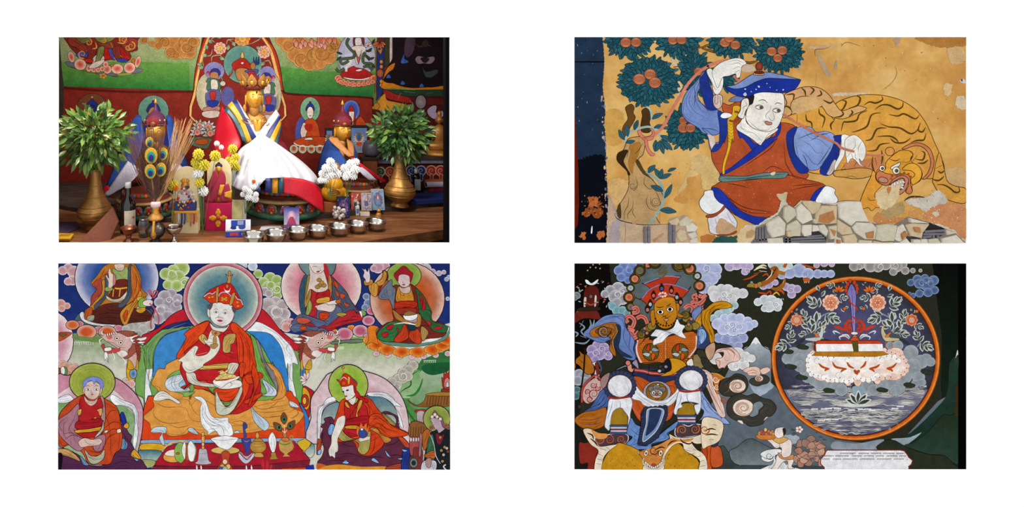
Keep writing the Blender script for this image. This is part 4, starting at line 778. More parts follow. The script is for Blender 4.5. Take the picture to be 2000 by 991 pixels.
b=Br('arm',F.obj,oc='5a443c',ow=4);b.p('170 540 190 500 250 480 250 560 210 640 185 700 190 760 185 810 165 820 160 870 145 860 130 850 115 855 100 800 125 740 130 660 155 590','e2dcd0').p('380 690 420 680 480 670 480 700 440 710 390 720','e0d4c8')
for q in('130 790 125 850','150 790 150 860','110 780 105 830','175 760 180 810'):b.l(q,'7a6458',4)
b.done()
b=Br('flaming_jewel',F.obj,oc='2a2030',ow=4);b.p('370 660 360 580 380 600 400 545 420 580 450 550 455 600 470 570 465 640 440 680','e0762c',oc='b8401c').p('375 650 385 610 410 595 445 620 460 650 430 685 395 680','34488a').e(408,606,14,12,'e8e8f0');b.done()
b=Br('head',F.obj,oc='5a443c',ow=4);b.p('265 300 320 320 350 300 350 350 320 380 280 340','ded2c8').p('220 220 260 190 320 190 340 240 345 290 300 330 265 335 250 300 240 265','e2dcd6').p('330 200 360 230 350 280 335 260','9a2028',oc=None)
b.l('225 235 250 228','3a2a28',5).l('260 225 290 222','3a2a28',5).p('228 258 240 252 245 262 232 264','2a2024',oc=None).p('262 245 280 238 290 246 270 254','2a2024',oc=None).l('245 250 245 285 258 290','7a5248',4).p('250 300 268 292 275 302 258 310','b03038',oc=None);b.done()
b=Br('hat',F.obj,oc='4a1410',ow=4);b.p('175 145 210 150 240 95 280 100 330 140 365 180 350 215 320 195 270 210 220 210 205 180','c8301c').p('280 120 300 130 295 190 278 185','d8a040').e(240,180,22,20,'d8561c').l('205 160 240 125 275 150','e8e8f0',6).l('300 130 340 160 365 180','3a4890',8).l('238 90 236 55 230 40','b88a4c',12,0).e(236,38,14,10,'c89a54');b.done()
b=Br('painted_pavilion',M,'painted tiled pavilion with flaming jewel on its roof',oc='2a1810',ow=4)
b.p('830 335 880 370 920 385 980 350 1020 290 1227 270 1227 390 1000 400 910 395 860 370','8a5a2c').p('1000 295 1040 275 1140 265 1227 262 1227 300','a87834')
for x in range(1020,1227,26):b.l([(x,300),(x-14,385)],'5a3418',6,0)
b.p('905 430 990 425 990 450 905 452','b03034').p('915 452 990 450 985 570 930 565','b4a4a4').p('1140 260 1160 230 1227 230 1227 265','7a3a24').p('845 570 900 530 1000 570 990 680 850 680','8a5a30').p('850 690 940 690 950 850 860 850','a04a48')
for x in range(860,990,24):b.l([(x,580),(x-6,675)],'5a3418',6,0);b.e(x,700,10,20,'d8cccc',ow=3)
b.p('1160 230 1145 130 1160 140 1165 80 1180 110 1185 50 1200 100 1215 70 1215 140 1227 120 1227 230','b02c24').p('1170 220 1170 160 1195 130 1220 160 1220 215','c88078').p('1185 215 1190 175 1205 175 1210 215','c8d0d8')
b.p('850 860 920 860 920 990 840 990','4a3a3c').p('880 790 940 780 970 820 950 990 900 990','7a3230').e(885,915,36,44,'6a7a78').e(885,915,18,22,'2a2a2c');b.done()
F=Br('painted_attendant',M,'painted attendant in dark robe at lower right edge',oc=K,ow=6);F.e(1098,510,125,122,stops=[(0,'5f7a2c'),(.6,'84963c'),(1,'a0a458')]);F.done()
b=Br('robe',F.obj,oc='181418',ow=4);b.p('1040 640 1100 610 1180 600 1227 600 1227 990 960 990 980 900 1000 780 1020 700','1e2428').p('1090 640 1140 660 1170 640 1140 740 1100 730','7a2430').p('960 650 1010 600 1040 650 1010 760 980 800 960 720','b0602c').p('940 660 960 650 960 760 950 850 930 840','a8707c').p('1020 700 1060 650 1080 760 1090 850 1050 900 1000 860','3a6a4c').p('980 850 1060 800 1090 850 1050 880','b05a2c').p('960 920 1000 890 1090 900 1080 990 960 990','c8c4d0').p('1000 880 1040 870 1050 910 1030 960 1000 940','b89488')
for x,y in((1140,800),(1170,770),(1200,810),(1160,840),(1190,780),(1130,680),(1150,900)):b.e(x,y,14,14,random.choice(('b08a4c','8a3a34','c0b8a8')),ow=3)
b.l('1040 660 1070 740 1090 850 1130 920','d8d8d8',5,0).l('1180 930 1160 950 1190 985','d0d0d0',12,0);b.done()
b=Br('head',F.obj,oc='3a2a2c',ow=4);b.p('1050 540 1040 510 1080 500 1130 520 1150 560 1180 590 1120 640 1100 610 1080 600','b8a0ac').p('1040 500 1060 460 1080 430 1110 470 1150 500 1160 540 1200 570 1190 600 1150 580 1130 520 1080 495','8a5a5c')
for x,y in((1080,470),(1055,490),(1100,490),(1130,510)):b.e(x,y,15,16,'e0d4cc',ow=3)
b.l('1060 545 1080 540','2a2024',5).l('1072 560 1065 585 1080 588','5a4448',4);cloud(b,[(1050,590,20),(1180,570,22),(1205,590,18)],'8a4a3c','b07a6c');b.done()
F=Br('painted_scholar',M,'painted scholar holding a book before a pink aura',oc=K,ow=7);tile('c2')
F.e(35,225,372,335,stops=[(0,'b84a60'),(.5,'c4667a'),(.8,'d8a4a8'),(1,'e6d8d0')],n=36);F.p('50 0 160 0 165 60 140 110 100 130 60 80','5f7a78');F.p('-165 0 -55 0 -60 70 -80 130 -120 100 -160 50','6f8a8a');F.done()
b=Br('lotus_seat',F.obj,oc=K,ow=5)
b.p('400 450 420 440 450 470 430 500 400 490','7a9a5a')
for x,y,r,c1,c2 in((470,540,60,'b8607c','dcb4bc'),(500,450,50,'b8607c','d8a8b0'),(160,650,40,'d8742c','e8b878'),(310,610,40,'d8742c','e8b878'),(100,690,75,'bc6478','dcb8bc'),(250,665,78,'b85a74','dcb8bc'),(395,635,72,'b85a74','dcb8bc'),(455,680,30,'c88898','e0c4c8'),(-210,600,50,'c88a80','e4ccc4')):b.e(x,y,r,r*.8,stops=[(0,c1),(.5,c1),(1,c2)])
b.p('120 740 240 720 400 710 410 740 300 750 260 745 150 760','6a7a68');b.done()
b=Br('robe',F.obj,oc='2a1414',ow=4)
b.p('-80 140 -40 110 60 100 120 120 180 180 270 290 320 370 400 470 415 530 330 560 240 580 100 640 0 600 -150 620 -240 560 -200 520 -140 500 -100 400','b02a30')
b.p('90 130 180 180 270 280 310 360 390 480 320 440 230 470 170 400 130 320 110 220','4a5468')
for q in('130 160 150 190 170 230 140 200','160 250 200 300 180 320','210 290 260 310 220 340','240 370 300 400 260 410','180 350 210 420 200 360','150 170 180 190 190 240 165 225','330 430 370 480 340 450'):b.p(q,'cc4a24',ow=3)
b.p('100 120 130 160 130 300 100 310','b8843c').p('-120 120 -70 150 -90 240 -110 420 -90 520 -150 470 -170 330 -160 220','34586c').p('-90 130 -60 160 -60 320 -110 420 -120 330','a8843c').p('-70 350 -50 430 -110 520 -100 430','9cac5c')
b.p('0 290 100 250 110 320 0 340','b02028').p('0 340 105 320 100 370 0 380','d8a23c').p('0 440 80 450 170 400 230 460 130 560 80 590 0 560','5a6484').p('20 470 80 460 110 490 60 540 20 520','c8401c').p('170 480 220 465 270 480 220 505','b0a044').p('-240 560 -160 480 -60 500 80 560 0 600 -60 560 -150 560 -200 590','5a6484').p('-190 520 -130 510 -60 540 -120 570 -180 560','cc5a44')
b.p('-250 600 -180 570 -60 590 0 600 60 630 30 660 -60 640 -160 640 -220 650','5c6888').p('-150 590 -100 595 -110 630 -160 620','cc4a24').p('0 620 60 610 100 650 40 665 0 660','5c6888').p('10 640 60 635 50 655 10 655','cc4a24')
for q in('100 620 220 590 320 580','160 570 260 540 380 530','120 580 240 560','300 530 330 500 390 510'):b.l(q,'4a0c14',5)
b.p('385 455 405 460 412 510 400 490','f0f0f0',oc=None);b.done()
b=Br('held_book',F.obj,oc='4a2a20',ow=4);b.p('0 395 190 345 215 360 190 385 0 420','e8e4e0').p('165 365 190 345 215 358 190 385','d05a24').p('0 400 80 380 100 395 160 390 165 420 130 460 60 450 0 440','e0ccc4')
b.l('40 400 70 430','7a5a54',4).l('60 395 90 425','7a5a54',4);b.done()
b=Br('head',F.obj,oc='4a302c',ow=4);b.p('-75 0 60 0 60 80 80 150 95 250 0 280 -70 250 -100 350 -90 250 -70 120','d8c4ba').p('-70 0 70 0 60 70 20 105 -30 100 -60 60','dcd0c8').p('55 0 75 0 110 100 90 140 65 90','b82c34',oc=None)
b.l('-50 45 -20 40 0 48','3a2a28',5).l('10 45 45 40','3a2a28',5).p('-10 85 20 82 15 96 -5 96','a02c34',oc=None).l('20 55 30 75 10 80','7a5248',4)
for x,y in((15,165),(20,215),(60,215),(40,190),(0,230)):b.e(x,y,22,18,'a8803c',ow=4)
b.l('0 130 60 130','8a6a5c',4).l('-60 170 -30 190','8a6a5c',4);b.done()
def dragon(tl,sx,ox,name,label):
 b=Br(name,M,label,oc='4a2a24',ow=4);tile(tl)
 def q(s_):v=[float(t)for t in s_.split()];return[(ox+sx*v[i],v[i+1])for i in range(0,len(v),2)]
 b.p(q('700 760 745 800 750 900 720 985 665 985 660 900 680 850'),'d8b0a4')
 for k in range(14):b.e(ox+sx*(690+14*(k%4)),800+16*(k//3),7,7,'c07a74',oc=None)
 b.p(q('735 800 755 830 755 985 735 985 745 880'),'d8a030');b.p(q('665 900 700 930 715 985 660 985'),'c8982c')
 b.p(q('570 640 700 640 780 690 800 720 740 760 760 800 720 840 660 890 600 880 580 850 660 820 690 760 640 700'),'9a5240')
 b.p(q('400 670 440 680 430 640 480 690 560 650 640 680 700 720 690 780 640 830 580 850 530 820 560 790 480 740 440 710'),'d4b0a8')
 b.p(q('415 770 440 755 450 790 500 790 560 800 590 790 560 830 480 840 445 830 430 800'),'b84a44');b.p(q('450 790 505 785 505 815 450 820'),'f0ece4')
 b.p(q('445 835 470 840 480 900 465 880 480 925 455 890 445 910'),'ecece8',oc='8a8a8a');b.p(q('560 830 620 810 660 850 600 880'),'e8e0d8',oc='8a6a60')
 b.p(q('680 690 740 680 760 700 830 690 820 715 770 730 820 735 780 750 700 740'),'eceae6',oc='7a6a64')
 for k in range(9):b.leaf(ox+sx*(690+8*k),690+20*k,70,26,(-30+14*k)if sx>0 else(210-14*k),'8a3a2c',ow=3)
 for k in range(6):b.leaf(ox+sx*(455+20*k),690-4*k,34,14,-100 if sx>0 else-80,'eee6de',ow=3)
 for w_ in('430 700 400 720 410 760','520 830 540 880 520 910','600 870 640 920 620 950','440 680 420 650 430 630','640 700 700 690 760 670'):b.l(q(w_),'eceae4',9)
 b.l(q('520 740 580 780 640 790'),'8a4a44',5);b.l(q('470 720 500 740 540 740'),'8a4a44',5)
 for x,y in((560,703),(595,743)):b.e(ox+sx*x,y,20,20,'f0e4d0').e(ox+sx*x,y,9,9,'2a1a18',oc=None)
 b.e(ox+sx*490,692,26,20,'c86a64',oc=None);b.e(ox+sx*560,810,34,20,'c04a48',oc=None)
 for k in range(5):b.l(q('%d %d %d %d'%(575+k*18,862-k*5,590+k*18,830-k*4)),'f0ece8',8)
 b.done()
dragon('c0',1,0,'painted_dragon','pale dragon head carved at left end of throne')
dragon('c1',-1,1830,'painted_dragon','pale dragon head carved at right end of throne')
F=Br('painted_preacher',M,'painted preacher raising one hand before an orange aura',oc=K,ow=7);tile('c2')
F.e(828,340,345,335,stops=[(0,'c04a18'),(.5,'bc5426'),(.75,'b86a48'),(1,'d8b8a8')],n=36);F.done()
b=Br('halo',F.obj,oc=K,ow=6);b.e(797,125,160,125,stops=[(0,'6f8a34'),(.7,'84a044'),(1,'92a854')],n=28);b.done()
b=Br('lotus_seat',F.obj,oc='4a200c',ow=4)
def lotus(k,n,dy,r,c1,c2):
 for i in range(n):
  t=R(170-165*i/(n-1));x,y=850+345*cos(t),690+dy+120*sin(t)
  b.leaf(x-60*cos(t),y-60,120,r,math.degrees(math.atan2(1.3*sin(t)+.3,cos(t))),c1,c2)
for i in range(7):b.e(540+110*i,845+30*math.sin(i/6*pi),30,26,'c8889c','e4c8cc',ow=3)
for i in range(8):
 t=R(178-176*i/7);x,y=850+330*cos(t),690+115*sin(t)
 for k in(-1,0,1,-.5,.5):b.e(x+k*52+20*cos(t),y+50-abs(k)*22,30,30,'d87a24','e89a44',ow=3)
 b.e(x+10*cos(t),y+25,62,44,stops=[(0,'b83c10'),(.6,'d0601c'),(1,'e08a34')],oc=None)
b.p('460 620 490 585 560 600 540 660 560 760 500 740 440 770 470 720','dc7a24').p('540 660 580 600 850 580 1200 590 1215 660 1150 730 950 775 750 775 600 745','5f8a78').p('640 740 780 735 900 750 1100 720 1200 640 1205 600 1180 640 1050 700 850 730 700 720','e8e8e4',oc=None);b.done()
b=Br('robe',F.obj,oc='241010',ow=4)
b.p('700 240 720 210 760 215 850 200 900 230 960 290 1010 370 1040 450 1060 540 1150 560 1195 620 1150 690 1000 710 900 750 720 740 600 730 545 680 560 620 640 560 700 540 690 440','7a2a24')
b.p('735 250 760 220 850 215 870 260 880 370 730 370','c8862c').p('720 370 900 360 900 420 720 430','b8301c').p('730 430 900 425 890 480 740 480','9a3020')
b.p('900 240 970 300 1020 390 1050 480 960 500 930 440 920 320','2f6238').p('930 440 1040 450 1060 540 1190 590 1180 650 1080 640 1000 560','2f6238')
for q in('940 300 980 340 960 390','980 340 1000 420 960 440','1000 540 1050 560 1030 590','1080 600 1160 590 1100 630','950 350 970 370 950 400'):b.p(q,'b0242c',ow=3)
b.p('545 680 590 610 680 550 790 560 780 640 740 720 640 735 570 715','35703c').p('640 590 700 575 680 620 640 620','b82830').p('600 650 650 650 640 690 600 690','b82830').p('730 610 750 620 740 650','b82830')
b.p('700 720 760 640 800 570 830 620 840 700 760 740','c03c20').p('850 640 900 600 950 660 960 740 900 750 840 690','c04020').p('830 570 900 575 910 620 850 630','1f3a48').p('900 480 950 490 950 580 910 600 890 560','b8843c').p('960 590 1020 640 1000 700 970 730 950 660','b08a4c').p('690 440 740 470 800 520 870 560 800 560 720 520','b07a3c')
b.p('560 320 600 240 680 160 690 220 720 250 710 350 700 440 660 350 600 345','6a7484').p('540 210 600 150 600 80 640 90 650 150 600 210 560 300 530 310','8a2a28').p('540 190 590 150 610 80 640 110 620 190 570 220','c08a3c').p('470 220 520 190 560 220 550 300 530 320 490 290','c8903c').p('430 170 500 160 505 200 440 215','c8842c')
for q in('720 250 720 400','890 260 900 420','600 300 660 260','640 330 690 300','800 260 800 340','750 280 780 310 800 300'):b.l(q,'3a1414',4)
b.p('695 575 760 560 815 555 895 570 890 580 800 565 740 570','f0ece8',oc=None);b.done()
b=Br('hand',F.obj,oc='4a3434',ow=4);b.p('420 130 430 90 400 50 430 70 440 60 460 90 475 50 480 100 485 130 480 180 450 190 440 160','d8c8cc').p('830 530 880 520 920 530 900 560 850 550','b89894').p('790 490 860 490 920 480 910 520 860 540 810 530','f0f0f2').p('800 470 850 450 910 480 810 495','8a6a3c');b.done()
b=Br('head',F.obj,oc='3a2424',ow=4);b.p('750 225 790 240 850 225 850 280 800 290 765 270','c8aca8').p('745 130 790 110 850 130 855 190 830 225 790 232 760 215 740 180','d0b8b8').p('705 120 735 80 795 35 850 80 880 110 855 190 845 130 790 112 750 125 740 180','9a2028').l('755 160 785 165','2a1a1c',5).l('810 165 838 160','2a1a1c',5).p('780 205 810 203 800 214 788 214','7a2428',oc=None).l('795 170 785 192 800 195','6a4444',4);b.done()
# ================================================================ lower right: guardian and sword emblem
DARK=mat('dark_olive_ground','2a2b20',paint=True,vary=.25,scale=60)
panel(RECT['br'],on_wall,PAINT)
M=slab('guardian_mural','br',DARK,'dark wall painting of an armoured guardian beside a round sword emblem')
K='14140f'
def ccloud(name,tl,lobes,cin,cout,oc,sw=(),label=None,ow=4):
 b=Br(name,M,label);tile(tl);cloud(b,lobes,cin,cout,oc,ow,sw);return b.done()
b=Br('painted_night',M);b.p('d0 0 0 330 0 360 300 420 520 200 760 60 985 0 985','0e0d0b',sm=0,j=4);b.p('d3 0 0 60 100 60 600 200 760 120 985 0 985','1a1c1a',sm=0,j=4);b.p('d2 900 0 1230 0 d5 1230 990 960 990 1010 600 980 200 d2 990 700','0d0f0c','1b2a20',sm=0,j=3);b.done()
b=Br('painted_hills',M,'grey misty hills below the round emblem',oc=None)
b.p('d1 330 830 620 800 640 985 d4 640 250 1227 700 d5 300 740 640 690 950 350 1040 300 1040 990 d4 0 990 0 560','77828e','4f5a62',sm=0)
b.p('d4 520 310 560 290 690 250 640 180 560 120 440 180','8a97a8','aab6c2',oc=None);b.p('d4 0 560 230 550 640 240 720 260 1227 740 1227 780 600 700 200 720','5d6872',oc=None,j=4)
b.p('d1 385 810 440 770 500 690 560 770 625 810 640 985 380 985','b8c0c8','5c666e');b.p('d1 500 690 550 760 520 745 500 760 480 745 455 760','f0f0f0',oc=None);b.l('d1 385 810 440 770 500 690 560 770 625 810','14160f',6,0)
b.p('d1 420 870 500 850 540 930 600 880 640 985 440 985','8f9aa4','6a747c',oc=None)
b.p('d4 180 760 250 820 380 940 420 985 0 990 0 900','3f4a48','343c3a',oc='14181a');b.p('d4 255 820 330 770 400 710 470 695 560 740 680 790 850 760 900 900 880 940 360 945','4a5452','7c868c',oc='1c2020');b.l('d4 360 940 500 945 880 945','2c3434',14)
b.p('d4 600 640 800 660 900 680 860 740 700 730','a4aeb8',oc=None,j=6);b.p('d4 350 945 1130 945 1130 990 400 990','3c4648',oc=None)
b.p('d5 0 720 200 740 450 700 380 800 0 800','7c8894','98a2ac',oc=None);b.p('d5 560 700 700 640 950 400 1040 260 1060 0 1140 0 1140 700 900 800 640 760','24392f','1c3128',oc=None);b.p('d5 520 700 620 690 700 680 800 640 640 760','a8b4bc','7c8a90',oc=None)
b.p('d5 390 790 450 720 500 705 560 715 640 760 760 810 900 845 1010 850 1100 930 1140 985 680 990 660 830','2a3024',oc='15170f');b.p('d5 640 760 720 730 850 640 930 550 1000 475 1060 480 1140 500 1140 920 1010 850 880 840 740 800','23301f','2c4238',oc='14160f')
b.done()
ccloud('painted_cloud','d0',[(470,50,60),(420,80,50),(540,60,60),(500,110,60),(440,140,45),(590,40,40),(500,170,34)],'6478b0','9cb0dc','1c2238',[(510,75,34)],'blue cloud at upper left of halo')
ccloud('painted_cloud','d0',[(340,260,50),(290,295,40),(410,240,60),(460,270,50),(390,320,70),(450,340,60),(400,370,46)],'94949c','d8d8dc','1c1c20',[(405,300,34),(450,270,24)],'grey white cloud left of halo')
ccloud('painted_cloud','d0',[(360,410,40),(400,450,46),(450,450,46),(490,470,34),(340,390,26)],'6c9aa4','a8ccd0','14242c')
ccloud('painted_cloud','d0',[(170,810,50),(220,770,50),(280,790,50),(310,830,50),(160,860,40),(240,850,60),(320,870,40),(200,900,40)],'9484b0','cfc2dc','241c30',[(205,840,34),(260,800,30),(320,850,26)],'lilac cloud below the swirling scarf')
ccloud('painted_cloud','d0',[(30,310,36),(10,330,30)],'6a7478','9aa4a4','14181a');ccloud('painted_cloud','d3',[(100,120,60),(50,100,50),(40,160,50),(110,170,50)],'8a8f9c','c4c8d0','20242c');ccloud('painted_cloud','d3',[(30,250,40),(60,290,40),(20,300,40)],'44666c','7c9ea0','14242c')
ccloud('painted_cloud','d1',[(60,40,110),(-20,60,80),(120,70,70),(90,150,70),(140,130,40),(40,170,70),(20,240,60),(60,230,50)],'a4acd0','d0d6ea','20242c',[(45,60,36)],'pale blue cloud at upper right of halo')
ccloud('painted_cloud','d1',[(260,40,50),(320,20,60),(400,20,60),(440,40,40),(400,90,36)],'b0a0c4','dcd2e4','1c1a24',[(270,55,26),(420,80,24)])
ccloud('painted_cloud','d1',[(110,270,60),(180,250,50),(240,260,60),(310,290,60),(380,290,50),(130,320,60),(210,330,70),(280,340,50)],'c4c4c8','e8e8ea','24241f',[(205,300,30),(260,310,28),(165,345,28),(230,350,24)],'white cloud right of halo')
ccloud('painted_cloud','d1',[(160,490,50),(220,450,55),(300,400,40),(110,520,40),(260,430,40)],'9cb8c0','d0e0e0','20282a')
ccloud('painted_cloud','d1',[(160,700,50),(230,720,60),(310,730,60),(380,700,50),(270,770,40),(340,770,40)],'8f98c4','c4cbe6','20243a')
ccloud('painted_cloud','d1',[(150,570,60),(210,520,50),(280,520,55),(350,520,50),(420,550,50),(480,570,40),(200,620,60),(290,610,80),(370,610,60),(430,590,50)],'b0b8dc','dfe3f2','1c2030',[(280,580,34),(235,605,30),(350,600,30),(300,635,24)],'large pale blue cloud beside the peak')
ccloud('painted_cloud','d1',[(520,370,40),(580,350,50),(640,360,60),(700,380,50),(620,410,60),(700,420,40),(580,430,34)],'c0c8cc','eaeeee','20241f',[(685,390,28)],'white cloud below the small dragon')
ccloud('painted_cloud','d1',[(740,120,44),(810,100,60),(900,80,70),(980,110,60),(1070,110,46),(1130,110,40),(1190,110,40)],'96a2c8','ccd4ea','1c2030',[(960,115,26)]);ccloud('painted_cloud','d1',[(660,20,50),(740,40,60),(810,40,34)],'b4c4c4','dfe8e8','1c2420')
ccloud('painted_cloud','d1',[(570,220,40),(620,210,40),(680,190,30)],'a894bc','d8cce0','241c2c',[(575,230,20)]);ccloud('painted_cloud','d1',[(780,230,40),(830,250,50),(880,250,40),(830,300,40)],'a494bc','d6cce0','241c2c',[(825,260,26)]);ccloud('painted_cloud','d1',[(1060,30,30),(1130,10,40),(1200,20,30)],'b09ab4','d8c8dc','241c2c')
ccloud('painted_cloud','d2',[(180,40,50),(240,30,40),(330,40,60),(400,50,50),(470,30,50),(540,90,40),(570,40,60),(650,80,40),(620,20,50),(720,80,26),(790,80,18)],'8f8a88','cfcac8','191714',[(230,45,26),(420,45,30),(560,35,30)],'grey cloud strip along the top edge')
ccloud('painted_cloud','d2',[(700,190,36),(760,160,46),(830,150,40),(910,170,50),(850,200,70),(780,200,50),(920,260,40),(860,280,46),(780,290,40),(720,310,26),(690,290,14)],'4c608c','8aa0c0','12182a',[(800,195,30),(845,170,26),(880,200,26)],'blue cloud at upper right of emblem')
ccloud('painted_cloud','d1',[(130,890,60),(330,850,70),(400,880,60),(460,890,40),(300,950,60),(390,950,50)],'d4d2d0','f0eeec','2a2a28',[(370,905,30),(310,960,30)],'white cloud below the peak')
b=Br('painted_dragon',M,'small orange dragon among clouds above the emblem',oc='3a1408',ow=3);tile('d1')
b.l('640 80 680 60 690 110 640 160 590 190 540 210','a05a24',46,0);b.l('650 70 640 120 590 170','ece4d0',9);b.l('770 150 750 210 700 250 640 240','a0601e',40);b.l('760 160 750 200','f0e8d8',8);b.p('420 210 460 190 500 200 540 180 560 210 510 240 470 235 420 230','9a8430');b.e(460,187,14,12,'9098a8');b.e(500,220,18,22,'c86a3c')
for q,c_ in(('480 80 540 50 600 60','e8dcb8'),('380 165 440 150 480 130 520 110','c04420'),('500 60 560 30 600 40','e8dcb8'),('520 280 570 290 600 290','c8441c'),('590 300 630 270 640 310','c8441c'),('650 310 690 280 720 310','e0a02c'),('560 130 600 110 620 140','c04a1c'),('700 70 690 140','c04a1c'),('530 80 600 90','ece4d0'),('480 110 560 90','b8601c')):b.l(q,c_,16)
b.l('690 250 740 270 760 300','b8501c',22);b.p('935 150 990 150 1000 180 970 190 940 180','c05a24');b.l('780 10 760 50','b0541c',30,0);b.l('920 20 980 40 1060 60','b0481c',18);b.l('700 90 770 110','a86a24',34,0)
for x in(715,735,750,945,960,985):b.leaf(x,330 if x<900 else 175,24,8,80,'f0ece0',ow=2)
b.done()
H=Br('painted_guardian',M,'painted guardian in orange armour and red fan hat',oc='1c1a14',ow=6);tile('d0')
H.e(830,240,310,340,stops=[(0,'66757c'),(.6,'5a686c'),(1,'586062')],n=36);H.done()
b=Br('jewel_border',H.obj,oc='201608',ow=4)
for x,y,r,c1,c2 in((565,155,34,'b04a34','d88a6a'),(525,240,26,'7a8a94','b8c4c4'),(510,325,36,'b0442c','d88a6a'),(525,415,30,'4a4a78','8a7a4a'),(610,80,36,'4a5a60','7a6a3a'),(685,28,24,'b04a34','d88a6a'),(750,5,40,'4a4424','6a5a2a'),(970,25,44,'4a4424','6a5a2a'),(1070,60,40,'b8442c','d88a6a'),(1140,130,26,'8a9a9c','c4d0cc'),(1160,220,36,'b8503c','d88a6a'),(1040,20,30,'4a4424','6a5a2a')):
 b.e(x,y,r*1.5,r*1.45,'5a4a1c','3a3012');b.swirl(x+4,y,r*1.35,1.2,'8a7430',5,random.uniform(0,360));b.e(x,y,r,r,c1,c2)
b.done()
b=Br('flame_scarf',H.obj,oc='4a1a14',ow=4)
for tl,qs in(('d0',('500 560 480 520 520 500 560 540 540 600 500 600','540 470 590 460 580 420 540 430','580 520 620 500 660 520 680 570','480 660 520 640 560 680 600 640','500 700 560 700 590 680','1020 430 1060 400 1100 420 1090 470','1080 380 1130 350 1100 320 1140 300','1120 390 1180 370 1200 330 1150 310','1180 340 1220 300','520 620 560 640','1110 400 1150 430 1190 380')),):
 tile(tl)
 for q in qs:b.l(q,'7a2c24',42,0);b.l(q,'d07a6c',34,0);b.l(q,'a8443c',10)
b.done()
b=Br('blue_scarf',H.obj,'blue silk scarf billowing left of guardian',oc='1c2444',ow=5)
b.p('d0 90 660 180 580 280 500 400 480 470 500 480 600 560 720 550 800 570 900 480 890 400 820 340 720 270 745 180 720','7088bc','5f78b0')
b.p('d0 150 640 210 600 320 560 400 570 412 640 360 720 390 850 370 860 330 800 340 700 260 690 170 690','b06a22',oc='4a2a0c');b.p('d0 200 635 260 600 340 610 350 650 300 680 230 670','8a5418',oc='3a2008');b.p('d0 380 580 430 590 430 700 420 800 540 880 440 860 380 780 370 700 410 640','26384a')
tile('d0');b.swirl(275,635,66,2,'2a1c14',9);b.swirl(280,640,50,1.6,'8fb0d8',5,60)
for q in('440 520 470 600 460 700 520 820','470 560 520 680 510 780 550 860','280 520 380 500 450 540','200 600 260 550','120 660 180 650','340 560 380 620 330 700 360 800','320 570 350 640'):b.l(q,'2c3a6c',5)
b.l('360 570 395 640 350 720 375 840','4a2a0c',5);b.l('380 570 400 640 360 730 385 840','d89a3c',5)
b.p('d0 1090 460 1150 410 1227 390 d1 0 400 0 500 -60 560 0 590 80 680 60 780 -20 790 -80 740 -40 640 -80 540','7088bc');b.p('d0 1160 480 1200 430 d1 0 430 0 570 -30 600 -60 540','c88a1c')
b.p('d1 0 590 50 600 85 680 60 780 -10 800 -60 770 20 740 20 640','333f68',oc=None);b.p('d1 -30 630 20 620 45 680 10 750 -20 740','8fb0dc')
b.p('d3 60 470 160 400 230 280 300 220 330 300 310 400 180 440','4c6aa4');b.p('d3 20 500 100 450 200 435 300 410 290 560 200 610 90 600 20 550','b0641c',oc='3a2008');b.p('d3 1160 240 1227 220 d4 0 240 100 400 200 490 260 560 150 545 90 510 0 520 d3 1130 550 1180 500 1200 440 1170 400','8ea4d4')
for q in('d3 120 420 230 380 300 300','d3 160 430 260 400 310 350','d3 60 520 180 520 280 480','d3 70 560 200 560 280 530','d4 20 280 70 400 150 480','d4 0 340 60 460','d3 1190 300 1210 420','d4 120 450 180 500 180 520'):b.l(q,'22305c',5)
b.done()
b=Br('gold_scarf',H.obj,'golden scarf curling above pale cloud',oc='4a2c08',ow=5)
b.p('d1 0 460 40 430 100 380 180 360 250 375 285 410 240 425 130 440 80 490 80 560 115 650 110 760 80 745 60 660 20 600 0 560','cc8c1a')
for q in('60 480 110 410 200 390','30 500 60 600 100 700','80 430 70 520','150 400 240 400','60 600 95 680 100 750'):tile('d1');b.l(q,'6a3c08',5)
b.done()
b=Br('pink_scarf',H.obj,oc='6a3428',ow=4)
b.p('d1 120 840 150 790 220 770 300 800 350 860 340 910 260 930 200 985 160 985 130 900 190 880 200 830','e2c0b4');b.p('d4 -20 40 40 60 100 110 110 200 170 300 220 480 160 480 100 340 40 210 -20 160','e6c8bc')
for q in('d1 150 830 220 800 300 840 290 900','d1 180 810 260 800 320 860','d1 120 900 170 920 150 985','d4 40 120 80 240 160 400 200 470','d4 60 100 100 220'):b.l(q,'8a4434',5)
b.done()
b=Br('painted_attendant',M,'small figure in dark red dress at upper left',oc='1a0c0a',ow=4);tile('d0')
b.p('100 260 150 220 200 220 240 280 220 420 100 420','5a1d16').p('0 490 60 440 200 440 245 500 230 530 100 520 20 560 0 550','6a241a').p('105 165 130 165 165 195 210 165 232 160 210 200 165 215 120 200','dfe6e6').p('95 330 120 330 110 420 92 415','d8c8c0').p('195 310 215 320 205 410 190 415','d8c8c0').p('60 420 230 415 230 445 40 450','2c241c').e(160,318,16,18,'6a6a68').l('110 370 160 395 210 370','8a4a34',16)
for x,y in((180,25),(155,50),(205,52),(240,20),(245,60),(130,78)):b.e(x,y,9,9,'a8a078')
for i in range(26):x,y=random.choice(((270,210),(260,350),(60,240),(50,400)));b.leaf(x+random.uniform(-40,50),y+random.uniform(-50,50),30,12,random.uniform(0,360),random.choice(('a04a3c','a8b8b0','7a2c20','c0705c')),ow=2)
b.done()
b=Br('ribbon',M,oc=None);tile('d0')
for q in('50 560 100 600 70 640 110 690','150 530 160 580 140 610','0 640 40 660 20 690','10 740 100 750 150 710','190 530 180 580 150 600','60 680 120 700','90 540 60 600'):b.l(q,'9ab4c4',14);b.l(q,'3a4a5c',4)
b.done()
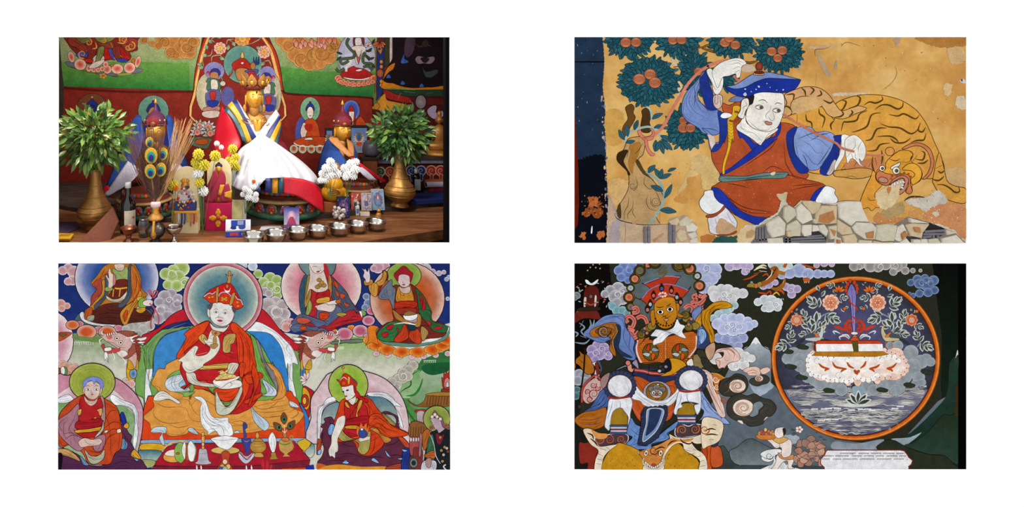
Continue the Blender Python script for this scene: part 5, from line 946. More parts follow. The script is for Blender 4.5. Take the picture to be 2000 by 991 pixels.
b=Br('staff_hand',H.obj,oc='2a1408',ow=5);b.p('d0 20 900 60 860 50 820 90 850 130 860 180 940 190 985 d3 180 90 120 100 50 20 0 0 d0 20 985','a8641e');b.l('d0 105 790 95 985 d3 75 200 45 440','20180e',16,0);b.e(55,400,18,18,'3a3a34')if not tile('d3')else 0
for q in('d0 60 860 100 900','d0 40 890 90 930 120 930'):b.l(q,'4a2408',5)
b.p('d0 170 930 220 920 240 985 d3 250 60 230 130 190 120 200 40 170 0','d8d4d8');b.p('d0 210 920 245 915 265 985 d3 265 60 240 110 245 40','46506c');b.p('d3 200 0 225 0 240 80 220 110 205 60','7a2c20');b.done()
b=Br('armour',H.obj,oc='3a1a0a',ow=5);tile('d0')
b.p('590 720 640 690 760 730 860 690 940 670 1100 640 1140 700 1120 790 1050 880 1000 920 800 925 620 935 585 850 575 780','bf5f1e','b4561c')
for y in range(0,12):
 for x in range(0,24):
  px,py=600+x*22+(y%2)*11,700+y*20
  if 600<px<1110 and(py>740 or px<690 or px>940):b.e(px,py,9,8,'c8702a',oc='a04c14',ow=2,n=6)
b.l('590 720 578 790 590 860 625 930','e4c4c0',16,0);b.l('1130 680 1125 790 1060 880','e4c4c0',14,0);b.l('580 730 562 800 575 880','3a4668',14,0);b.l('1150 680 1140 790','4a5478',20,0)
for k in range(9):b.l([(825,740+20*k),(845,755+20*k),(868,740+20*k)],'8a4a1c',6,0,0)
b.l('845 700 848 920','d89a50',6,0);b.l('600 770 640 730 660 700 700 690 715 710 690 720','2c1408',10);b.l('1000 610 1040 600 1050 625 1010 630','2c1408',8);b.l('1060 620 1100 630 1120 660','2c1408',10);b.done()
for x,y in((710,830),(980,830)):
 m=Br('medallion',H.obj,oc='2a1a08',ow=5);m.e(x,y,76,80,'8a7228','5a4a1c')
 for k,c_ in enumerate(('d0501c','b8b8c0','c83a20','8a94a4')):m.leaf(x+15*cos(R(90*k+20)),y+15*sin(R(90*k+20)),66,46,90*k+60,c_,bend=.5)
 m.e(x,y,16,16,'a88a34');m.done()
b=Br('shoulder_guard',H.obj,oc='241808',ow=4)
for x,y in((650,640),(690,610),(720,590),(620,670),(1040,520),(1080,560),(1120,590),(1060,600),(1030,490)):b.e(x,y,40,36,random.choice(('5a4a1c','6a5a24','8a7a34')));b.swirl(x,y,28,1.3,'a89244',4,random.uniform(0,360))
for x,y,c_ in((645,640,'3a4a74'),(675,655,'c87a5c'),(655,612,'c87a5c'),(1080,555,'3a4a74'),(1085,525,'c87a5c'),(1060,575,'c87a5c')):b.e(x,y,15,15,c_)
b.done()
b=Br('belt',H.obj,oc='10142a',ow=5)
b.p('d0 600 935 800 925 820 985 d3 870 40 700 70 600 40','2b3658');b.p('d3 545 90 600 70 700 110 840 110 965 80 960 150 870 185 780 185 680 165 570 120','27305a');b.l('d3 560 60 640 70 720 90 820 95 900 100 960 85','a83a34',30,0);b.l('d3 560 60 640 70 720 90 820 95 900 100 960 85','e0a08c',6,0);b.l('d3 700 0 690 80 670 160','10142a',5);b.l('d3 870 110 880 180','10142a',5)
b.p('d0 480 930 500 910 530 940 540 985 d3 560 30 540 80 500 60 490 0','d0907c');b.p('d0 545 920 580 900 600 985 d3 560 20 540 0','9a8aa0');b.e(500,930,24,24,'c87a64')if not tile('d0')else 0
b.p('d0 400 985 480 950 490 985 d3 480 30 400 60','8a8f9c');b.done()
b=Br('gold_hand',H.obj,oc='3a2008',ow=5);b.p('d0 860 910 900 885 980 900 1035 940 1040 985 d3 1040 20 960 70 890 110 800 115 860 80 880 40 d0 900 985','d0921e');b.p('d0 820 940 860 890 890 910 900 985 d3 860 80 780 90 790 40','1c1c24')
for x,y in((790,70),(820,60),(800,30),(850,30)):b.e(x,y,16,14,random.choice(('8a8a98','c8c8cc','34343c')),ow=3)if not tile('d3')else 0
b.p('d0 1040 920 1090 890 1110 985 d3 1090 40 1050 20','e4e0d8');b.p('d0 1100 870 1150 850 1180 900 1200 985 d3 1140 40 1110 30','8a7a50');b.p('d0 1130 830 1180 810 1227 870 d1 40 985 d4 0 40 d3 1200 30 d0 1190 920','36352a');b.done()
b=Br('neck_scarf',H.obj,'white knotted neck scarf',oc='5a5a64',ow=4)
b.p('d0 710 680 740 640 760 620 800 625 860 630 920 600 945 530 960 530 980 570 1025 590 1000 640 1035 700 980 690 920 660 870 680 820 735 780 750 735 765 735 720 770 690','eceef0')
for q in('780 650 850 650 900 620','860 640 880 660 860 690','760 660 790 680 750 740','800 660 790 710','930 610 990 640','960 560 970 610 930 600'):b.l(q,'8a92a0',5)
b.done()
b=Br('head',H.obj,oc='3a1c08',ow=5);tile('d0')
b.p('705 470 735 440 755 480 755 560 730 600 715 560','b8761e');b.p('935 390 970 385 978 430 965 470 1015 495 995 512 950 490','b8761e')
b.p('745 380 790 340 880 320 930 340 945 420 952 500 905 590 840 615 780 585 748 500','c8831f','b87418')
for x,y,t in((797,460,5),(886,436,-5)):b.p([(x-32,y),(x-5,y-22),(x+30,y-10),(x+24,y+16),(x-10,y+22)],'f2eee2',ow=6);b.e(x,y,16,16,'14100c',oc=None)
b.l('760 410 790 420 830 410','2a1408',8);b.l('850 410 880 395 895 380','2a1408',8);b.l('800 520 840 500 850 515 900 495','2a1408',6);b.p('830 530 855 520 875 530 850 545','d89a7c');b.l('830 470 820 500 860 490 880 470','5a2c08',5);b.leaf(855,548,34,14,90,'2a1408',oc=None)
for i in range(11):t=R(165-15*i);b.e(850+100*cos(t),500+88*sin(t),9,8,'2a1408',oc=None)
b.done()
b=Br('fan_hat',H.obj,'red two-tiered fan hat',oc='241014',ow=5)
b.p('630 195 660 200 720 180 850 130 920 130 985 130 960 165 920 215 800 215 720 250 690 230','b83620');b.p('565 325 620 340 690 265 770 220 860 205 960 225 1045 255 1080 225 1055 270 980 345 930 335 880 320 790 340 740 380 690 400 640 360','b83a20')
b.l('650 200 740 165 850 130 980 140','8a9ad0',7,0);b.l('630 335 690 262 770 218 860 203 960 222 1050 258','7a8ac4',8,0)
for x,y,c_ in((735,310,'c8604c'),(810,245,'4a5a94'),(900,265,'c8604c'),(950,325,'a8b4b4'),(705,390,'b0b8b4'),(680,440,'c07a6c'),(985,370,'c07a6c')):b.leaf(x,y+36,86,46,-90,'2a1c10',ow=3);b.e(x,y,17,20,c_)
for k in range(8):b.e(820+30*cos(k*.785),300+18*sin(k*.785),13,11,'f0d0c4',oc='c04a3c',ow=4)
for k in range(6):b.e(750+k*10,345-k*8,7,7,'a0a0b8',ow=2);b.e(880+k*10,295+k*3,7,7,'a0a0b8',ow=2)
for q in('740 110 800 60 790 110 860 90 820 140 760 140','800 60 830 40 850 60 820 80'):b.l(q,'4a3c1a',16);b.l(q,'8a7434',6)
b.done()
b=Br('apron',H.obj,oc='3a1408',ow=5);b.p('d3 520 160 600 120 760 190 950 150 960 240 930 380 900 500 820 540 650 560 540 420','b8521e');b.l('d3 540 400 600 480 640 520','c85a3c',26);b.l('d3 930 420 860 490 820 500','c85a3c',26);b.done()
b=Br('lion_medallion',H.obj,oc='2a1c10',ow=5);tile('d3');b.e(768,262,128,100,'6e7688','a4a4b0');b.e(765,262,100,86,'a87a1e','8a5a18')
for x,y in((720,235),(765,220),(815,240)):b.e(x,y,34,26,'6c6468','88807c')
b.e(762,275,62,40,'7c7274','9a8c8a');b.e(735,270,18,18,'f0ead8').e(797,272,18,18,'f0ead8').e(737,272,8,8,'14100c',oc=None).e(795,274,8,8,'14100c',oc=None).e(763,285,12,10,'c8604c').l('730 305 765 310 800 305','f0e8e0',9).e(765,325,14,10,'c8503c').e(775,195,12,10,'e0d8c8');b.done()
b=Br('white_swag',H.obj,oc='6a7080',ow=4);b.p('d3 520 290 560 200 620 260 700 325 780 345 860 325 930 270 970 215 985 260 930 350 880 390 820 400 760 430 700 405 640 380 610 345 550 330','e8eaee')
for q in('560 250 640 320 740 370 820 370','600 320 680 370','960 260 880 350 800 390','940 300 880 340','720 400 780 400'):tile('d3');b.l(q,'8a94ac',5)
b.done()
def legging(name,kx,ky,rx,ry,cloth,shin,boot):
 b=Br(name,H.obj,oc='2a3040',ow=5);tile('d3')
 for k in range(20):t=R(120+300*k/19);b.e(kx+rx*1.16*cos(t),ky+ry*1.2*sin(t),24,22,'3a4668','28304c',ow=3)
 b.p(shin,'a07a20',oc='3a2408');b.p(cloth,'e6e8ee',oc='6a7080');b.e(kx,ky,rx,ry,'ecebec','dcdce2',oc='5a2c20',ow=6)
 b.p(boot,'4a3a44',oc='e8e4d8',ow=7)
 x0,x1=min(v for v in[float(t)for t in shin.split()[0::2]]),max(v for v in[float(t)for t in shin.split()[0::2]]);y1=max(float(t)for t in shin.split()[1::2])
 for k,c_ in enumerate(('3a4468','b8c0d4','8a2c24','b8c0d4','3a4468')):b.p([(x0,y1+15*k),(x1,y1+15*k),(x1,y1+15*k+17),(x0,y1+15*k+17)],c_,sm=0,oc=None)
 for k in range(9):b.e(x0+(x1-x0)*k/8,y1+72,12,9,'46527c',ow=3);b.e(x0+(x1-x0)*k/8,y1+4,12,9,'46527c',ow=3)
 b.l([(kx-rx,ky+ry*.98),(kx-rx*.3,ky+ry*1.1),(kx+rx*.85,ky+ry*.92)],'9a3424',18,0)
 for q in((-.7,-.2,-.3,.7,.1,.95),(.5,-.4,.75,.3,.5,.85),(-.8,.5,-.5,.8,-.1,.95)):b.l([(kx+q[i]*rx,ky+q[i+1]*ry)for i in(0,2,4)],'a8b0c0',5)
 return b
b=legging('legging',425,208,113,104,'330 330 420 320 515 310 540 370 520 470 525 540 498 570 500 490 465 440 440 410 390 420 350 470 330 610 300 600 285 565 310 430','350 420 400 400 480 430 490 570 340 570','195 690 240 690 330 655 490 655 485 735 350 755 250 768 215 740')
for x,y in((240,705),(330,700),(440,700)):b.swirl(x,y,40,1.8,'b8562c',11,random.uniform(0,360))
for q in('360 340 340 430 310 500','420 340 430 400 380 420','480 330 500 430','500 480 515 530','350 500 320 560'):b.l(q,'7a86a4',6)
b.done()
b=legging('legging',1080,155,112,96,'970 255 1060 250 1160 240 1170 400 1140 470 1120 440 1110 385 1150 370 1050 350 990 365 1000 400 960 420 945 470 920 450 940 370','985 400 1010 370 1110 370 1120 410 1112 480 955 480','950 562 1000 560 1060 580 1120 560 1227 575 d4 10 580 20 640 d3 1200 655 955 682'.replace('d4 10 580 20 640 d3 ','1240 580 1245 640 '))
for x,y in((1000,615),(1115,605),(1200,600)):b.swirl(x,y,44,1.8,'c06a34',12,random.uniform(0,360))
for q in('990 270 980 350 950 400','1040 270 1050 340 1100 370','1140 260 1150 350','1110 370 1150 400','1130 420 1140 460'):b.l(q,'7a86a4',6)
b.done()
b=Br('blue_sash',H.obj,oc='1c2848',ow=5)
b.p('d3 530 500 570 560 640 600 640 720 700 740 800 650 870 590 960 530 930 600 860 640 880 680 840 710 720 740 720 780 690 790 580 795 530 830 450 832 450 790 480 740 540 680 490 650 500 580','6688c0')
for q in('510 590 580 650 620 660','560 560 600 640','500 760 600 740 690 760','480 800 600 770','860 610 780 690','900 570 820 640','700 760 820 690','540 700 600 710'):tile('d3');b.l(q,'2c4274',5)
b.done()
b=Br('feather_panel',H.obj,'dark blue feathered panel between the legs',oc='141a2c',ow=4);tile('d3')
P=[(665,420),(840,405),(840,480),(800,580),(760,670),(660,740),(610,735),(625,660),(640,560),(640,470)]
for i in range(len(P)):
 a,c_=P[i-1],P[i]
 for k in range(4):m=mixc(a,c_,k/4);b.e(m[0],m[1],26,22,'3a4260','262c44',ow=3)
b.p(P,'2c3450',oc=None);b.p('690 415 820 420 815 500 770 600 720 660 640 720 640 650 665 560 670 470','8aa4cc','6a88b8',oc='e8e4c8',ow=5);b.p('705 420 800 425 795 490 750 590 690 650 660 660 680 560 690 480','2a3a5c','243252',oc=None);b.done()
TH=Br('painted_throne',M,'golden throne draped with a striped tiger skin',oc='2a1808',ow=5)
TH.p('d3 50 740 100 735 215 740 220 985 130 990 130 920 60 920','8a2c22')
TH.p('d3 265 990 270 900 330 800 420 730 600 800 640 860 650 990','c48c1c');TH.p('d3 810 990 830 880 880 780 950 730 1040 800 1110 860 1150 900 1150 990','c48c1c');TH.p('d4 0 770 90 765 90 990 0 990','c8541c');TH.p('d4 90 765 160 765 190 830 190 940 90 950','c4552a');TH.p('d3 1170 770 1227 770 1227 900 1190 820','b84a24');TH.p('d4 90 760 190 660 190 560 150 750','3a3454')
tile('d3')
for i in range(60):TH.e(random.choice((random.uniform(300,600),random.uniform(860,1120))),random.uniform(830,980),random.uniform(2,4),random.uniform(3,9),random.choice(('8a6010','d8a83c','6a4a10')),oc=None,n=5)
TH.done()
b=Br('tiger_skin',TH.obj,oc='4a2c14',ow=4)
b.p('d3 85 615 150 600 220 650 200 690 210 740 250 765 400 745 330 800 280 860 260 930 250 985 190 985 200 880 225 800 150 740','e2d0b4','e8dcc8');b.p('d3 160 610 230 640 310 650 290 690 210 690','d8924a',oc=None)
b.p('d3 580 810 640 830 720 770 800 740 880 700 880 650 950 680 1080 680 1227 640 1227 720 1130 740 1080 720 1130 790 1180 820 1220 880 1227 985 1150 985 1160 900 1110 850 1020 800 1000 740 940 740 880 790 830 880 820 985 640 985 650 900','e4d4ba','e8dcc6')
b.p('d3 700 780 800 740 900 690 1000 700 1100 690 1060 720 940 725 860 780 820 860 780 960 690 960 650 850 600 815','d08a44',oc=None);b.p('d4 0 520 100 500 190 545 190 640 150 720 60 760 0 770','e6d4b4')
for q in('d3 120 640 170 660 180 700','d3 150 690 190 720 220 760','d3 240 780 300 800','d3 220 830 270 850','d3 215 880 260 890','d3 205 920 250 930','d3 300 770 330 790','d3 860 760 900 720 950 710','d3 900 670 930 700','d3 980 690 1000 720 1060 740 1100 720','d3 1040 700 1100 690','d3 1010 790 1080 810','d3 1060 840 1110 830','d3 1120 860 1170 850','d3 1150 910 1200 890','d3 1160 950 1210 940','d3 1100 790 1130 800','d4 20 620 80 600 130 610','d4 30 660 90 650 150 660','d4 60 700 110 700','d4 100 560 140 570','d3 740 800 800 770 840 780','d3 720 830 790 800'):b.l(q,'3a2010',13)
b.done()
b=Br('tiger_face',TH.obj,oc='4a2408',ow=4);tile('d3');b.p('600 820 660 810 700 850 730 830 760 850 800 800 820 810 810 870 790 930 740 960 690 950 650 900','c8803c')
for x,y in((665,825),(800,825)):b.e(x,y,18,28,'e8dcc4',rot=15);b.e(x,y+2,7,12,'3a2010',oc=None)
for i in range(9):b.leaf(655+i*20,900+40*math.sin(i/8*pi),34,16,60+i*8,'f0ece0',ow=3)
b.e(735,935,20,14,'b0503c');b.swirl(735,800,44,1.5,'6a2c14',11)
for i in range(22):t=R(200-220*i/21);b.leaf(735+85*cos(t),900+60*sin(t),26,10,math.degrees(t),'f0ead8',ow=2)
b.done()
b=Br('ornate_panel',H.obj,oc='4a1c14',ow=4);b.p('d3 85 330 90 240 130 180 200 130 240 160 300 100 330 90 300 200 240 260 200 330 130 370','c8a8a4')
tile('d3')
for x,y,r in((185,280,46),(150,330,30),(180,200,30),(220,230,26),(130,260,26)):b.swirl(x,y,r,1.8,'8a2c24',10,random.uniform(0,360))
b.l('75 360 80 240 120 170 200 110 245 150','b0443c',18,0);b.p('250 140 330 85 300 200 260 230','9a7a78')
b.p('d4 100 90 150 95 210 140 200 170 170 160 150 240 160 280 130 260','c87a34');tile('d4');b.swirl(205,335,34,2,'a04a20',11);b.swirl(130,150,30,1.7,'f0e4d8',9);b.swirl(140,220,26,1.7,'f0d8c8',9);b.l('90 90 150 100 215 140','d8a03c',10,0);b.swirl(25,610,44,1.8,'b85a24',12);b.done()
def curl(name,label,poly,cx,cy,r,col,hl):
 b=Br(name,M,label,oc='14120e',ow=5);b.p(poly,col);tile('d4');b.e(cx,cy,r*1.25,r,hl,'f0dccc',oc='6a3a2c',ow=4)
 for k in range(3):b.swirl(cx,cy,r*(1.1-k*.22),1.9,'a0705c',6,40+30*k,1,.85)
 return b
b=curl('dark_cloud','dark curling cloud with cream spiral','d4 160 210 190 150 260 130 320 95 400 120 430 190 400 260 300 300 210 300 165 260',330,210,62,'3c372e','e8d0c0');b.l('d4 180 220 240 160 330 120 400 150','1c1a14',6);b.l('d4 200 280 250 250 260 200 320 150','6a6454',6);b.done()
b=curl('dark_cloud','large dark curling cloud with grey opening','d4 230 390 260 320 340 280 420 300 490 280 560 320 640 340 690 410 650 480 590 500 560 560 450 582 390 545 300 520 240 470',385,410,78,'3b3a34','e8d4c4')
b.p('d4 480 370 540 350 570 390 530 430 520 470 470 495 440 480 470 430','7a858c');
for q in('270 360 340 320 420 330 500 310','500 330 560 360 620 370 650 410 600 460','280 490 380 500 460 530 540 510','260 430 300 480','540 470 560 430 610 410'):tile('d4');b.l(q,'16150f',6);b.l(q.replace('0 ','2 ',1),'6a6a60',3)
b.p('d4 570 530 590 500 610 495 570 530','f0dccc',oc=None);b.p('d4 330 530 370 530 380 560','f0dccc',oc=None);b.done()
b=curl('dark_cloud','small dark cloud below the pink plume','d4 440 170 460 140 510 130 540 110 590 110 625 140 610 180 560 195 520 210 470 200',530,140,30,'3e3d36','98a09c');b.done()
b=Br('pink_plume',M,oc='8a5044',ow=4);b.p('d4 380 70 420 40 500 30 540 60 530 110 440 110 420 90','e6c4b4');b.p('d4 540 60 600 35 635 60 600 90 560 100','e6c4b4')
for q in('400 90 470 60 520 80','420 100 480 85 510 100','560 80 610 60'):tile('d4');b.l(q,'a8604c',5)
b.done()
b=Br('dark_rock',M,oc='14120e',ow=5);b.p('d1 100 780 160 750 280 780 150 800 110 850','302e22');b.p('d1 0 880 60 900 130 985 d4 200 40 150 85 60 70 0 0','33322a');b.p('d1 30 800 110 740 125 800 100 880 60 900','c0987c');b.done()
b=Br('painted_bearer',M,'small pale figure offering a tray of fruit',oc='5a463c',ow=4);tile('d4')
b.e(610,870,60,40,'d8dcdc','eef0f0',oc='14160f').p('540 840 600 800 720 790 740 830 680 850 690 900 760 940 860 960 900 985 560 985 600 950 650 930 660 880 600 880','e4e6e4',oc='2a2c28').swirl(625,855,36,1.6,'5a5a58',8)
cloud(b,[(690,950,36),(740,950,40),(800,965,34),(650,970,30)],'c8ccc8','f0f2f0','5a5c58',3)
b.p('690 860 740 820 850 850 850 900 830 950 860 965 800 970 790 900 740 920 690 985 640 985 680 920','e8dcd4').p('705 820 760 860 840 840 850 880 780 890 720 870','c88a5c')
b.p('630 700 690 680 760 700 825 710 830 790 815 850 760 870 735 840 735 780 670 770 640 740','ecdcd4').p('590 690 640 670 700 700 720 770 680 780 640 740','ecdcd4').p('660 700 700 670 790 690 780 715 720 740 670 720','d8a860').p('500 665 560 660 680 665 660 700 560 705 515 690','d07a34')
for i in range(14):b.e(530+11*i%140,650-12*(i%3),13,13,random.choice(('d0784c','b8553c','d89a5c')),ow=3)
b.e(588,612,14,18,'e8c470',ow=3)
b.p('670 650 680 605 720 590 765 595 775 640 755 670 715 690 685 680','ece0d8').p('745 600 770 600 775 640 755 668 750 640','2a2422',oc=None).l('690 625 705 620','3a2a24',4).l('685 660 700 665','8a5a50',4);b.done()
b=Br('painted_rock',M,'painted brown rock pile with a flower',oc='4a3428',ow=4)
for i in range(34):
 x,y=random.uniform(880,1110),random.uniform(640,930);
 if y<640+abs(x-990)*1.1:y=700+abs(x-990)*1.1
 if y>935:continue
 b.p([(x+random.uniform(26,50)*cos(t),y+random.uniform(22,42)*sin(t))for t in(0,1.1,2.2,3.2,4.2,5.2)],random.choice(('b88c78','a87a64','c49a84','9a7868')))
b.e(900,612,16,15,'b04a34')
for k in range(5):b.e(900+22*cos(k*1.257),610+20*sin(k*1.257),15,14,'f0ded4',ow=3)
b.e(900,610,9,9,'c8502c',oc=None)
for x,y,a in((870,640,160),(860,620,200),(1050,640,-20),(1080,680,0),(1110,700,10)):b.leaf(x,y,40,16,a,'4a5a54',ow=3)
b.done()
b=Br('painted_cartouche',M,'white writing panel with red border',oc='8a2c1c',ow=9)
b.p('d4 1135 990 1130 960 1095 925 1098 880 1130 850 1150 805 1165 800 d5 600 800 640 808 665 840 680 865 715 895 705 930 680 950 680 990','e8e8ea',sm=0);b.done()
w_=Br('inscription',b.obj,'rows of small grey lettering');tile('d5')
for y,x0,x1 in((832,50,640),(856,-250,660),(885,-270,670)):
 x=x0
 while x<x1:
  n=random.uniform(60,150);e=min(x+n,x1);w_.l([(x,y-5),(e,y-5)],'54545c',4,0)
  while x<e:w_.l([(x,y-5),(x+random.uniform(-3,3),y+random.uniform(2,9))],'5c5c64',3.4,0);x+=random.uniform(7,13)
  x+=random.uniform(10,26)
for x in(-210,-180):w_.l([(x,835),(x+24,835)],'7a7a80',4,0);w_.l([(x-30,905),(x-6,905)],'7a7a80',4,0)
w_.done()
E=Br('painted_emblem',M,'round emblem of upright sword on lotus ringed in orange',oc=None);tile('d2')
CXE,CYE,RX,RY=193,888,781,760
E.e(CXE,CYE,RX,RY,stops=[(0,'55527a'),(.5,'504e70'),(.8,'3f3f54'),(.93,'34353f'),(.938,'20100c'),(.945,'a8400f'),(.955,'cf5f1c'),(.972,'d8742a'),(.98,'e8a44c'),(.988,'c0581c'),(1,'3a1c0c')],n=72)
E.done()
b=Br('painted_water',E.obj,'grey rippling water in the lower part')
def inside(x,y,k=.93):return((x-CXE)/RX)**2+((y-CYE)/RY)**2<k*k
P=[(CXE+RX*.93*cos(R(t)),CYE+RY*.93*sin(R(t)))for t in range(24,157,6)]
b.p(P,'74768c','565870',sm=0)
random.seed(11)
for y,th in((1185,34),(1225,26),(1275,44),(1385,30),(1425,24),(1490,26),(1535,24)):
 hw=.915*RX*math.sqrt(max(0,1-((y+th-CYE)/RY)**2))-16;n=26
 up=[(CXE-hw+2*hw*k/n,y+9*math.sin(k*1.3+y)-4*math.sin(k*.5))for k in range(n+1)];dn=[(CXE-hw+2*hw*k/n,y+th*(.55+.45*math.sin(k*.9+y*.3)))for k in range(n,-1,-1)]
 b.p(up+dn,'aaa69e','d0ccc2',oc=None)
 for r_ in(.25,.5,.75):b.l([mixc(a_,c_,r_)for a_,c_ in zip(up,dn[::-1])],'6a6a72',3.5,0)
for i in range(760):
 y=random.uniform(1130,1580);hw=.92*RX*math.sqrt(max(0,1-((y-CYE)/RY/.93)**2));ln=random.uniform(60,200)
 band=math.sin((y-1130)/36)
 if band<-.1 and random.random()<.85:continue
 x=random.uniform(CXE-hw,CXE+hw-ln)
 if x<CXE-hw or x+ln>CXE+hw-15:continue
 b.l([(x,y),(x+ln*.3,y+random.uniform(-9,9)),(x+ln*.6,y+random.uniform(-7,7)),(x+ln,y+random.uniform(-4,4))],random.choice(('c4c0b8','d8d6d0','9a9894','b4b0aa','3c3c4c')),random.uniform(4,9))
for x,y in((-190,1375),(-60,1370),(-100,1375),(20,1370),(240,1380),(300,1375),(550,1370),(600,1350),(720,1350),(-130,1480),(-70,1475),(0,1470),(600,1450),(680,1440),(740,1165),(810,1165),(150,1385),(340,1385),(-250,1480)):
 if inside(x,y,.9):
  for k in range(5):b.l([(x+k*13-26,y),(x+k*13-22+random.uniform(-6,6),y-random.uniform(14,34))],'e8e8e8',8);b.e(x+k*13-24,y-20,7,6,'f0f0f0',n=8)
for k in range(7):b.l([(CXE+(220-k*22)*cos(R(t)),1300+(34-k*4)*sin(R(t)))for t in range(0,181,15)],'d4d2cc',5,0)
b.done()
b=Br('emblem_cloud',E.obj,'grey scalloped leaves spreading behind the lotus',oc=None)
LB=[(-430,890,60),(-380,850,70),(-330,910,80),(-270,850,80),(-230,800,60),(-200,880,90),(-320,960,60),(-260,980,80),(-160,960,90),(-250,1060,60),(-180,1080,70),(-130,1120,70),(-60,1110,80),(20,1140,70),(60,1180,60),(300,1150,70),(350,1180,60),(430,1120,60),(520,1110,80),(590,1160,60),(640,1060,70),(560,1180,60),(650,880,70),(700,830,70),(640,960,80),(720,960,80),(790,920,70),(840,900,60),(880,920,46),(770,1060,60),(800,1110,40),(740,1120,40),(580,770,50),(510,770,40),(740,1010,50),(-110,800,60),(-140,720,40)]
cloud(b,LB,'8d969d','a6aeb3','4a5258',5)
for x,y in((-440,820),(-90,730),(-410,960),(-310,1060),(-60,1180),(200,1150),(430,1175),(680,1130),(840,1010),(-300,780)):b.p([(x-50,y),(x-20,y-20),(x+30,y-12),(x+60,y+4),(x+40,y+26),(x-20,y+22)],'2f3a2a',oc='14160f',ow=3)
b.done()
def sprig(b,x,y,a,ln,n=5,c='4a5248'):
 """a scrolled leaf with pale rim"""
 ux,uy=cos(R(a)),sin(R(a))
 for k in range(n):
  t=k/max(1,n-1);px,py=x+ux*ln*t*.6,y+uy*ln*t*.6;s_=-1 if k%2 else 1
  b.leaf(px,py,ln*(.62-.22*t),ln*.30,a+s_*(52-30*t),'c4cac4',oc=None);b.leaf(px+4*ux,py+4*uy,ln*(.62-.22*t)*.82,ln*.17,a+s_*(52-30*t),c,'3a4038',oc=None)
 b.leaf(x+ux*ln*.5,y+uy*ln*.5,ln*.55,ln*.28,a,'c4cac4',oc=None);b.leaf(x+ux*ln*.52,y+uy*ln*.52,ln*.46,ln*.16,a,c,'3a4038',oc=None)
def bloom(b,x,y,r,c1,c2,c3,n=9):
 for k in range(n):b.e(x+r*.68*cos(k*2*pi/n),y+r*.68*sin(k*2*pi/n),r*.34,r*.34,c1,c2,oc='8a3c20',ow=3,n=12)
 b.e(x,y,r*.62,r*.62,c3,c1,oc='8a3c20',ow=3)
 for k in range(6):b.e(x+r*.3*cos(k*1.05),y+r*.3*sin(k*1.05),r*.18,r*.18,c2,c3,oc='8a3c20',ow=2,n=8)
for side in(-1,1):
 f=Br('flower_spray',E.obj,'flowering leaf spray left of sword' if side<0 else 'flowering leaf spray right of sword')
 X=lambda x:x if side>0 else 2*178-x
 A=lambda a:a if side>0 else 180-a
 for q in([(540,660),(520,560),(490,470)],[(540,560),(620,550),(660,540)],[(500,510),(440,480),(400,470)],[(760,780),(790,740)]):f.l([(X(x),y)for x,y in q],'7a949c',13,0)
 for x,y,a,ln,n in((440,490,155,150,5),(500,420,-40,150,5),(540,660,-95,200,3),(520,640,-130,130,3),(570,650,-60,160,3),(570,660,5,120,4),(620,560,-75,130,4),(740,570,30,90,4),(380,300,-130,70,3),(330,330,180,100,4),(480,320,-70,110,2),(250,200,-20,40,1),(360,230,-20,80,4),(780,740,-110,120,4),(790,750,25,130,5),(300,430,190,70,2),(730,470,-130,50,2)):sprig(f,X(x),y,A(a),ln,n)
 bloom(f,X(395),375,78,'e89a74','f6d2bc','d8642c');bloom(f,X(708),535,58,'d05a2c' if side>0 else 'd88a5c','e89a74','f0c4ac',8)
 for k in(-2,-1,0,1,2):f.leaf(X(318),275,62,24,-90+k*34,'d05a20','e8843c',oc='6a2408',ow=3)
 for x,y in((265,430),(755,455)):f.e(X(x),y,15,15,'d0682c',oc='6a2408',ow=3)
 f.done()
for x,fl in((470,1),(-150,-1)):
 b=Br('painted_bird',E.obj,'small crested bird with long tail beside book',oc='3a3428',ow=3)
 X=lambda v:x+fl*(v-470)
 b.p([(X(a),c_)for a,c_ in((430,600),(445,590),(455,640),(490,680),(560,690),(600,700),(590,720),(520,730),(470,730),(440,700),(425,650))],'c8bc8c' if fl>0 else 'c4c8c8');b.p([(X(a),c_)for a,c_ in((460,690),(500,650),(530,660),(510,690))],'d0743c')
 b.p([(X(a),c_)for a,c_ in((500,690),(530,655),(620,700),(560,700))],'44525c');b.p([(X(a),c_)for a,c_ in((590,705),(640,715),(690,755),(650,760))],'2c3840')
 b.l([(X(a),c_)for a,c_ in((410,598),(432,592),(455,600))],'d8b87c',8);b.l([(X(470),730),(X(465),790)],'b06a4c',8,0);b.l([(X(520),730),(X(530),790)],'b06a4c',8,0);b.done()
b=Br('lotus',E.obj,'large white and pink lotus under the book',oc='a85a40',ow=3)
for x,y,w_,h_ in((-170,870,120,110),(560,850,120,100),(-190,950,130,130),(590,950,130,130),(-120,1040,130,90),(540,1040,130,80),(-40,1040,60,120),(120,1080,60,100),(210,1090,60,90),(390,1070,60,90),(40,870,40,40),(290,855,40,40),(430,860,40,40)):b.e(x,y,w_*.62,h_*.62,'e8b49c','f2d8c8')
def E5(s_):v=[float(t)for t in s_.split()];return[((1490+v[i]/5-1630)*KZ,(617+v[i+1]/5-512)*KZ)for i in range(0,len(v),2)]
